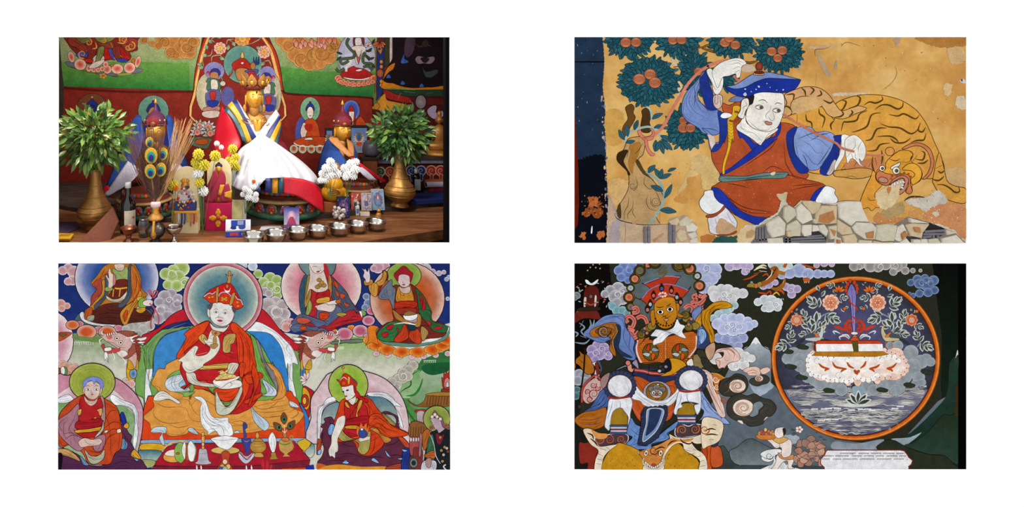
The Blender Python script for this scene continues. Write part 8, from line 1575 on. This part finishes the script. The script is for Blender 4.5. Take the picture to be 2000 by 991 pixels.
for k in range(4):
 a=k*pi/2;dx,dz=cos(a),sin(a)
 for t_,r_ in((.012,.008),(.024,.013),(.035,.008)):em.append(ellips((dx*t_,-.001,cz+dz*t_),(r_*(1 if dz else.8),.003,r_*(1 if dx else.8)),10,6))
mesh_obj('crossed_emblem',*merge(em),YEL,bx,True);mesh_obj('emblem_centre',*ellips((0,-.003,cz),(.010,.004,.010),10,6),LIP,bx,True)
FO=p+Vector((0,.035,Hb+.001));e=empty('monk_figurine',FO,'small golden monk figurine wrapped in a maroon robe','figurine');z_=s_*1.02
mesh_obj('body',*merge([ellips((0,.01,22*z_),(15*z_,.016,22*z_)),ellips((0,.0,8*z_),(26*z_,.026,11*z_)),ellips((0,.006,48*z_),(4*z_,.008,8*z_))]),GOLD,e,True);hd=head(e,(0,.0,62*z_),16*z_);hr=mesh_obj('hair',*ellips((0,.004,68*z_),(7.4*z_,.0165,5.4*z_)),HAIR,e,True);mesh_obj('topknot',*ellips((0,.0,73*z_),(3*z_,.006,3*z_),10,7),HAIR,hr,True)
ROBE=mat('rose_red_robe','a02840',rough=.55,vary=.25,scale=120);tile('a4');LR=lambda nm,rows,m:loft(nm,rows,m,e,o=FO,sub=2,thick=.003)
Yf=FO.y
LR('maroon_robe',[('270 300 290 290',Yf-.018),('230 400 330 400',[Yf-.022,Yf-.026]),('190 470 330 500',[Yf-.02,Yf-.03]),('185 590 300 580',[Yf-.022,Yf-.032])],ROBE);LR('maroon_robe',[('340 290 365 310',Yf-.018),('300 400 400 400',[Yf-.028,Yf-.02]),('240 500 330 520',[Yf-.034,Yf-.03]),('190 590 250 600',[Yf-.034,Yf-.03])],ROBE);LR('maroon_robe',[('330 430 410 420',[Yf-.028,Yf-.018]),('300 520 430 500',[Yf-.036,Yf-.022]),('340 590 445 585',[Yf-.034,Yf-.024])],ROBE)
LR('gold_patch',[('330 430 370 430',Yf-.036),('310 520 340 525',Yf-.040)],YEL);LR('gold_patch',[('370 500 440 480',[Yf-.034,Yf-.028]),('370 540 430 560',[Yf-.038,Yf-.03])],YEL)
v=[(x*z_,.030+dy,y*z_)for dy in(0,.004)for x,y in[(-24,0),(24,0)]+[(24*cos(t),56+26*sin(t))for t in(R(k*15)for k in range(13))]];n=15
mesh_obj('arched_back',v,[tuple(range(n)),tuple(reversed(range(n,2*n)))]+[(i,n+i,n+(i+1)%n,(i+1)%n)for i in range(n)],CREAM,e)
p=base(361,457);e=empty('deity_figurine',p,'painted deity figurine with coloured ribbons on a cream stand','figurine');s_=mm(p.y);box('stand',-26*s_,26*s_,0,.06,0,44*s_,CREAM,e,.003)
v=[(x*s_,.05+dy,y*s_)for dy in(0,.005)for x,y in[(-27,0),(27,0)]+[(27*cos(t),100+28*sin(t))for t in(R(k*15)for k in range(13))]]
mesh_obj('arched_back',v,[tuple(range(n)),tuple(reversed(range(n,2*n)))]+[(i,n+i,n+(i+1)%n,(i+1)%n)for i in range(n)],CREAM,e)
PW=mat('figurine_white','d8cccc',rough=.5,vary=.35,scale=200)
mesh_obj('body',*merge([ellips((0,.02,66*s_),(13*s_,.02,18*s_)),ellips((-10*s_,.01,72*s_),(6*s_,.015,12*s_)),ellips((11*s_,.01,72*s_),(6*s_,.015,12*s_))]),PW,e,True);box('blue_seat',-22*s_,22*s_,-.008,.03,44.5*s_,62*s_,NAVY,e,.006);box('gold_trim',-23*s_,23*s_,-.010,.0,41*s_,46*s_,YEL,e,.002);head(e,(0,.012,94*s_),19*s_)
for k in range(7):a=R(-72+24*k);v,f=leafplate(.009,.016+.007*cos(a*1.5),.003);Mx=Matrix.Translation((.017*sin(a),.012-.017*cos(a),100*s_))@Matrix.Rotation(a,4,'Z');mesh_obj('crown_leaf',[tuple(Mx@Vector(q))for q in v],f,GOLD,e)
rn=random.Random(2)
for k in range(44):a=rn.uniform(0,2*pi);q=rn.uniform(.35,1);mesh_obj('ornament',*ellips((20*s_*q*cos(a),-.012+rn.uniform(-.006,.004),(72+24*q*sin(a))*s_),(.0055,.004,.0055),7,5),rn.choice((PW,PW,GOLD,YEL,RED,NAVY,ORG)),e,True)
for k in range(9):x=(-24+6*k)*s_;tube('ribbon',[(x,-.004,46*s_),(x+.002,-.008,30*s_),(x-.001,-.007,(16+4*(k%3))*s_)],.0042,(YEL,ORG,WSAT,NAVY,BLUE,YEL,ORG,RED,YEL)[k],e,6,.8)
YF=mat('marigold_yellow','d8c840',rough=.6,vary=.2,scale=120);WF=mat('white_petal','f0f0ee',rough=.6,vary=.06,scale=80);OF=mat('orange_petal','d8741c',rough=.6,vary=.2,scale=100)
def pompom(c,r,m,n=34,seed=1):
 rn=random.Random(seed);P=[]
 for k in range(n):
  u=1-2*(k+.5)/n;t=k*2.39996;d=Vector((math.sqrt(1-u*u)*cos(t),math.sqrt(1-u*u)*sin(t),u));P.append(ellips(Vector(c)+d*r*.62,(r*.13,r*.30,r*.48),6,4,d.to_track_quat('Z','Y').to_matrix()))
 return merge(P)
def flowers(name,tl,spots,Y,label,foot,group=None,m_=None,stemc=LG[0]):
 tile(tl);p0=at(*pts_of([foot])[0],Y);p0.z=max(p0.z,ZT);e=empty(name,p0,label,'flowers',group)
 for i,(x,y,r,m)in enumerate(spots):
  q=pts_of([(x,y)])[0];c=at(q[0],q[1],Y+random.uniform(-.012,.012))-p0;fo=mesh_obj('blossom',*pompom(c,r/KZ*mm(Y),m,38,i),m,e,True);tube('stalk',[tuple(c),tuple(c*.45+Vector((0,.006,0))),(0,0,0)],.0012,stemc,fo,5)
 return e
flowers('yellow_flowers','a4',[(130,150,52,YF),(105,225,46,YF),(185,250,52,YF),(120,275,36,YF),(285,165,52,YF),(140,410,46,YF),(130,320,50,WF),(175,490,48,WF),(105,345,34,WF)],.222,'yellow and white artificial flowers left of the monk figurine',(168,900))
flowers('yellow_flowers','a3',[(1085,425,42,YF),(1060,450,34,YF),(1100,460,30,OF)],.215,'single yellow flower beside the deity figurine',(1070,860))
flowers('yellow_flowers','a4',[(445,100,44,YF),(410,210,40,YF),(470,180,42,YF),(455,240,46,YF),(480,270,36,YF),(340,85,24,WF),(300,50,26,WF)],.40,'yellow artificial flowers right of the monk figurine',(440,800))
flowers('white_flowers','a4',[(560,470,30,WF),(600,500,34,WF),(640,400,18,OF),(590,545,34,WF),(650,560,36,WF),(660,520,26,WF),(700,400,20,WF),(540,520,26,WF),(640,450,26,WF)],.285,'white artificial blossoms on the throne edge',(560,700))
flowers('white_flowers','a5',[(120,220,40,WF),(80,280,42,WF),(140,270,44,WF),(45,330,36,WF),(110,340,46,WF),(180,330,44,WF),(30,390,30,WF),(70,390,30,WF)],.40,'white blossoms left of the yellow robed figurine',(120,560));flowers('white_flowers','a5',[(250,280,40,WF),(310,240,44,WF),(280,330,46,WF),(345,290,44,WF),(355,220,34,WF),(330,350,38,WF),(260,360,34,WF)],.41,'white blossoms right of the yellow robed figurine',(270,560))
p=base(652,422);e=empty('robed_figurine',p,'figurine in glossy yellow robe on an orange block','figurine');s_=mm(p.y);box('block',-20*s_,14*s_,-.01,.06,0,27*s_,mat('orange_block','c06a3c',vary=.15),e,.002)
mesh_obj('body',*merge([ellips((2*s_,.03,42*s_),(27*s_,.05,17*s_)),ellips((2*s_,.03,58*s_),(19*s_,.04,18*s_)),ellips((24*s_,.02,34*s_),(8*s_,.03,16*s_),12,8,Matrix.Rotation(-.4,3,'Y'))]),YEL,e,True);mesh_obj('hands',*merge([ellips((0,-.022,(44+3*k)*s_),(11*s_,.008,2*s_),10,6,Matrix.Rotation(.2*k-.2,3,'Y'))for k in range(4)]),GOLD_D,e,True);head(e,(3*s_,.02,85*s_),22*s_);mesh_obj('orange_hood',*ellips((3*s_,.04,86*s_),(14*s_,.03,17*s_)),ORG,e,True)
def d_photo(b,x,y,w,h):
 b.p([(x,y),(x+w,y),(x+w,y+h),(x,y+h)],'e8ecf4',sm=0);b.p([(x+50,y+8),(x+185,y+4),(x+185,y+60),(x+50,y+70)],'24409c',sm=0);b.p([(x+110,y+12),(x+165,y+10),(x+165,y+50),(x+110,y+50)],'8a94b8',sm=0);b.p([(x,y+h-45),(x+w,y+h-55),(x+w,y+h),(x,y+h)],'24389a',sm=0);b.p([(x+40,y+h-38),(x+120,y+h-42),(x+120,y+h-12),(x+40,y+h-8)],'a83c5c',sm=0)
 b.e(x+75,y+78,30,16,'1c2c6c');b.e(x+150,y+70,36,22,'34488c');b.e(x+110,y+74,12,14,'d8dce8');b.l([(x,y+h-50),(x+w,y+h-60)],'3a3460',6,0)
def d_tara(b,x,y,w,h):
 b.p([(x,y),(x+w,y),(x+w,y+h),(x,y+h)],'2c3c94','d8c8dc',sm=0);b.e(x+w*.5,y+h*.45,w*.3,h*.3,'e8d8e0','b07ab0');b.p([(x+w*.2,y+h*.85),(x+w*.35,y+h*.5),(x+w*.5,y+h*.4),(x+w*.65,y+h*.5),(x+w*.8,y+h*.85)],'b03c64');b.e(x+w*.5,y+h*.36,12,15,'e8c8b0');b.p([(x+4,y+h*.8),(x+w-4,y+h*.8),(x+w-8,y+h*.97),(x+8,y+h*.97)],'6a4c8c');b.l([(x+w*.5,y+h*.2),(x+w*.5,y+h*.34)],'e0dcf0',8)
def d_dense(bg,c1,c2,c3):
 def f(b,x,y,w,h):
  b.p([(x,y),(x+w,y),(x+w,y+h),(x,y+h)],bg,sm=0);b.e(x+w*.5,y+h*.5,w*.36,h*.36,c1,c2);rn=random.Random(3)
  for k in range(46):b.e(x+rn.uniform(.1,.9)*w,y+rn.uniform(.08,.92)*h,6,6,rn.choice((c1,c2,c3,bg)),n=7)
  b.p([(x+w*.3,y+h*.72),(x+w*.4,y+h*.45),(x+w*.6,y+h*.45),(x+w*.7,y+h*.72)],c3);b.e(x+w*.5,y+h*.40,w*.08,h*.07,'d8b890')
 return f
card('photo_card',('a4',378,750,610,910,4),ydep(464),'blue and white photograph card lying by the red box','card',d_photo);card('goddess_card',('a4',918,640,1060,840,0),ydep(449),'upright goddess card with blue top behind the bowls','card',d_tara)
card('dark_card',('a5',178,540,300,735,0),ydep(427),'dark blue upright card before the yellow robed figurine','card',d_dense('262c5c','b07ab8','7a5aa4','3c3c7c'),edge='141428')
card('red_card',('a5',310,505,400,690,0),ydep(418),'red and white printed card beside the dark card','card',d_dense('c0503c','e8dcd4','a82c2c','38342c'));card('grey_card',('a5',405,503,502,668,-4),ydep(413,ZS),'grey printed card next to silver framed picture','card',d_dense('a8a0a8','8a5a6c','c4b4bc','5c6488'));card('silver_picture',('a5',508,472,622,664,-14),ydep(412,ZS),'silver framed blue picture near the right brass vase','picture',d_dense('8aa4bc','a8344c','4a6a94','6a8aa8'),edge='c0c4c8')
def d_tantra(b,x,y,w,h):
 b.p([(x,y),(x+w,y),(x+w,y+h),(x,y+h)],'241814',sm=0);b.p([(x+14,y+26),(x+w-14,y+26),(x+w-14,y+h),(x+14,y+h)],'5c7cb8','8a98a8',sm=0)
 for k in range(14):a=R(k*360/14);b.leaf(x+w*.5,y+h*.5,60,12,k*26,'d8c0b0')
 b.e(x+w*.5,y+h*.42,26,40,'4a7a5c',oc='c04a24',ow=6);b.e(x+w*.5,y+h*.44,12,26,'2c5ca8');b.p([(x+w*.35,y+h*.62),(x+w*.65,y+h*.62),(x+w*.6,y+h*.75),(x+w*.4,y+h*.75)],'c8502c')
e=card('framed_painting',('a2',298,825,470,1080,0),BK-.012,'dark framed painting of a blue deity behind the caped statue','picture',d_tantra,edge='1c1210',lean=0);e=card('framed_painting',('a2',70,850,150,1080,0),BK-.012,'dark framed picture mostly hidden left of the caped statue','picture',d_tantra,edge='1c1210',lean=0)
def d_cream(b,x,y,w,h):b.p([(x,y),(x+w,y),(x+w,y+h),(x,y+h)],'ece4a0',sm=0);b.p([(x+w*.78,y),(x+w,y),(x+w,y+h),(x+w*.78,y+h)],'f0eee4',sm=0);b.l([(x+w*.74,y),(x+w*.74,y+h)],'c8bc6c',4,0)
card('cream_card',('a4',436,570,572,770,0),.37,'pale yellow card standing right of the magenta box','card',d_cream,edge='d8d0a0')
def small_box(name,px,py,w,h,d,m,label,cat,tilt=0):
 p=base(px,py);e=empty(name,p,label,cat,rz=R(tilt));s_=mm(p.y);return e,box('carton',-w*s_/2,w*s_/2,0,d,0,h*s_,m,e,.0015),s_
e,q,s_=small_box('white_carton',698.5,421,7,17,.015,mat('white_carton_card','dcdce0',vary=.05),'narrow white carton beside the matchbox','carton',8);box('blue_stripe',-2.4*s_,2.4*s_,-.0012,0,4*s_,13*s_,mat('carton_blue','5a78b4',vary=.1),q)
e,q,s_=small_box('matchbox',713,422.5,18,8,.03,mat('matchbox_white','e0dcd4',vary=.08),'matchbox with yellow and red top beside the small bell','matchbox',-8);box('yellow_top',-8.6*s_,8.6*s_,.001,.029,8*s_,8.8*s_,mat('matchbox_yellow','d8a020',vary=.15),q);box('red_mark',-3*s_,4*s_,.008,.02,8.8*s_,9.2*s_,LIP,q)
p=base(740,429);e=empty('small_bell',p,'small bronze bell behind the last bowl','bell');lathe('bell_body',sm_prof([(.022,0),(.021,.006),(.016,.016),(.014,.026),(.009,.034)],3),GOLD_D,e,24);lathe('handle',sm_prof([(.004,.032),(.010,.042),(.006,.050),(.002,.054)],3),GOLD_D,e,16)
p=base(697,417);e=empty('tiny_idol',p+Vector((0,-.02,0)),'tiny white and dark idol in front of the red card','figurine');mesh_obj('body',*merge([ellips((0,0,.012),(.018,.010,.012)),ellips((0,0,.032),(.010,.008,.018)),ellips((0,0,.056),(.006,.006,.008))]),PW,e,True);mesh_obj('cloak',*merge([ellips((s_*.010,.002,.030),(.006,.008,.026))for s_ in(-1,1)]),GL,e,True)
WLUMP=mat('crumpled_white','c8c0bc',rough=.7,vary=.35,scale=160)
p=base(665,437);rn=random.Random(8);o_=mesh_obj('crumpled_offering',*merge([ellips((rn.uniform(-.026,.026),rn.uniform(-.01,.01),.012+rn.uniform(0,.055)),(.009,.008,.009),8,6)for k in range(26)]),WLUMP,None,True);o_.location=p+Vector((0,.045,-.001));tag(o_,'pale crumpled offering heap behind the fifth bowl','offering')
tl_=base(515,452);loftP=[(-.05,0),(.06,.01),(.05,.06),(-.04,.05)]
o_=prism_xy('paper_slip',loftP,0,.002,WSAT);o_.location=tl_+Vector((.03,.01,.0003));tag(o_,'white slip of paper on the table behind the bowls','paper')
tile('a3');fr=[at(*pts_of([q])[0],Y)for q,Y in(((190,975),.078),((470,1000),.078),((568,770),.20),((515,640),.215))];nn=(fr[2]-fr[0]).cross(fr[3]-fr[0]);dd=fr[1]-EYE;fr[1]=EYE+dd*((fr[0]-EYE).dot(nn)/dd.dot(nn));o0=fr[0].copy();v=[tuple(q-o0)for q in fr]+[tuple(q-o0+Vector((.002,.014,-.004)))for q in fr]
ob=mesh_obj('leaning_board',v,[(0,1,2,3),(7,6,5,4),(0,4,5,1),(1,5,6,2),(2,6,7,3),(3,7,4,0)],WOOD_R);ob.location=o0;tag(ob,'reddish brown board leaning across the left vase','board')
pc=base(128,448);o_=prism_xy('purple_cloth',[(-.22,-.10),(.03,-.10),(.06,.02),(.01,.10),(-.22,.10)],0,.004,mat('purple_woven_cloth','4a3850',vary=.5,scale=160,stretch=(1,3,1),rough=.9));o_.location=pc+Vector((0,0,.0005));tag(o_,'dark purple woven cloth under the left vase','cloth')
pc=base(122,468);e=empty('yellow_book',pc+Vector((0,0,.005)),'yellow paper booklet at lower left corner','book');prism_xy('cover',[(-.10,-.03),(.045,-.03),(.035,.035),(-.10,.05)],0,.008,mat('yellow_paper','c8981c',vary=.2,scale=60),e);tx=[]
for k in range(3):v,f=box_vf(-.02,.026,.004+.009*k,.0065+.009*k,.0081,.0085);tx.append((v,f))
mesh_obj('printed_lines',*merge(tx),PUP,e)
cx0,cx1=at(737,0,.98).x,at(905,0,.98).x;zt_,zb_=at(0,312,.98).z,ZS+.0006
cb_=empty('scroll_cabinet',(cx0,.98,zb_),'low cabinet with red panel of painted scrolls','cabinet');box('cabinet_body',0,cx1-cx0,.0,.22,0,zt_-zb_,mat('cabinet_red','5a1c14',vary=.25,scale=40),cb_,.002);box('silver_rail',0,cx1-cx0,-.012,.0,zt_-zb_-.022,zt_-zb_+.002,mat('silver_blue_rail','8a94b4',rough=.35,metal=.5,vary=.2),cb_);box('dark_lid',-.01,cx1-cx0,-.02,.23,zt_-zb_+.0025,zt_-zb_+.016,WOOD_D,cb_)
panel((700,300,905,400),lambda px,py,l:tuple(at(px,py,.98-.0006-l*8e-6)-Vector((cx0,.98,zb_))),PRINT)
for x,y,r,c1,c2 in((580,310,42,'3c5a44','c8c4b0'),(670,310,44,'b03c1c','e0a080'),(800,310,36,'b03c1c','e0a080'),(865,300,46,'24346c','a8b4cc'),(955,300,44,'24346c','a8b4cc'),(1050,300,46,'9a2c24','d89a84'),(1135,300,46,'9a2c24','d89a84')):
 b=Br('painted_scroll',cb_);tile('a5');b.e(x,y,r,r,c1,oc=c2,ow=10);b.p([(x-10,y+r*.8),(x+16,y+r*.8),(x+12,y+90),(x-4,y+90)],c1,oc=c2,ow=6);b.swirl(x,y,r*.6,1.3,c2,9,90);b.done()
pp=at(723,395,.95);e=empty('wooden_post',pp,'orange wooden post left of the scroll cabinet','post');box('post_shaft',-.045,.045,0,.06,0,82*mm(.95),mat('orange_wood','9a5430',vary=.3,scale=30,stretch=(4,1,1)),e,.003);box('post_cap',-.055,.055,-.008,.065,82*mm(.95),88*mm(.95),WOOD_D,e,.002)
pc=base(838,400,ZS);o_=prism_xy('blue_mat',[(-.10,-.02),(.25,.06),(.25,.2),(-.06,.16)],0,.02,mat('blue_mat_cloth','1c2c6c',vary=.3,scale=90,rough=.9));o_.location=pc+Vector((0,.01,.0005));tag(o_,'folded deep blue mat right of the vase','mat')
pc=base(812,377,ZS+.0);pc=at(813,375,.90);pc.z=ZS;e=empty('medicine_bottle',pc,'small dark bottle with white label before the scrolls','bottle');s_=mm(.9);hb_=(375-352)*s_;lathe('glass',sm_prof([(.020,0),(.022,.004),(.022,.095),(.016,.112),(.010,.118)],2),GL,e,20);lathe('cap',[(.011,.117),(.011,.140),(.009,.142)],mat('white_plastic','d0d0d8',vary=.05),e,16);box('label',-.017,.017,-.0235,-.021,.02,.085,mat('paper_label','b8c0d0',vary=.25,scale=120),e)
pc=at(850,361,.875);e=empty('paper_roll',pc,'rolled white paper lying beside the dark bottle','roll');v,f=tube(None,[(-.055,0,0),(.12,.01,0)],.017,None,seg=18);mesh_obj('roll',v,f,mat('roll_paper','c4c0d0',vary=.1),e,True);v,f=tube(None,[(-.056,0,0),(-.0552,0,0)],.013,None,seg=16);mesh_obj('roll_end',v,f+[tuple(range(16))],GL,e);box('red_book',-.03,.12,-.03,.05,-.036,-.019,RED_D,e,.002);box('orange_book',-.05,.12,.02,.06,-.017+.0,.022,mat('orange_book_cover','a85a34',vary=.2),e,.002);box('book_pile',-.06,.13,-.04,.07,ZS+.0005-pc.z,-.037,WOOD_D,e,.002)
def idol(px,py,Y,h,label):
 p=at(px,py,Y);e=empty('gilded_idol',p,label,'statue');mesh_obj('body',*merge([ellips((0,0,h*.16),(h*.40,h*.22,h*.16)),ellips((0,0,h*.46),(h*.20,h*.15,h*.28)),ellips((-h*.22,-.01,h*.40),(h*.08,h*.08,h*.22),10,8,Matrix.Rotation(.5,3,'Y')),ellips((h*.22,-.01,h*.40),(h*.08,h*.08,h*.22),10,8,Matrix.Rotation(-.5,3,'Y'))]),GOLD_D,e,True);head(e,(0,0,h*.86),h*.22,R(-20),GOLD_D);lathe('base',[(h*.42,-.02),(h*.44,-.01),(h*.40,.0),(h*.38,.01)],GOLD_D,e,24);mesh_obj('topknot',*ellips((0,0,h*1.02),(h*.06,h*.06,h*.09),10,7),GOLD_D,e,True);return e
zc=zt_+.017;Yi=1.07;pyi=CY+(EYE.z-zc-.02)/mm(Yi)
idol(858,pyi,Yi,.235,'gilded seated idol at far right edge on the cabinet');idol(804,pyi,1.12,.13,'small gilded idol half hidden behind dark foliage')
pc=at(724,300,.99);lo=lathe('grey_pot',sm_prof([(.030,0),(.050,.014),(.055,.045),(.046,.080),(.028,.098),(.001,.102)],3),mat('grey_glaze','5c5864',rough=.3,vary=.3),None,24);lo.location=Vector((pc.x,1.0,zb_+88*mm(.95)*0+at(0,307,.98).z-zb_));tag(lo,'round grey pot on the orange post','pot');lo.location.z=pp.z+88*mm(.95)+.0005;lo.location.y=.975
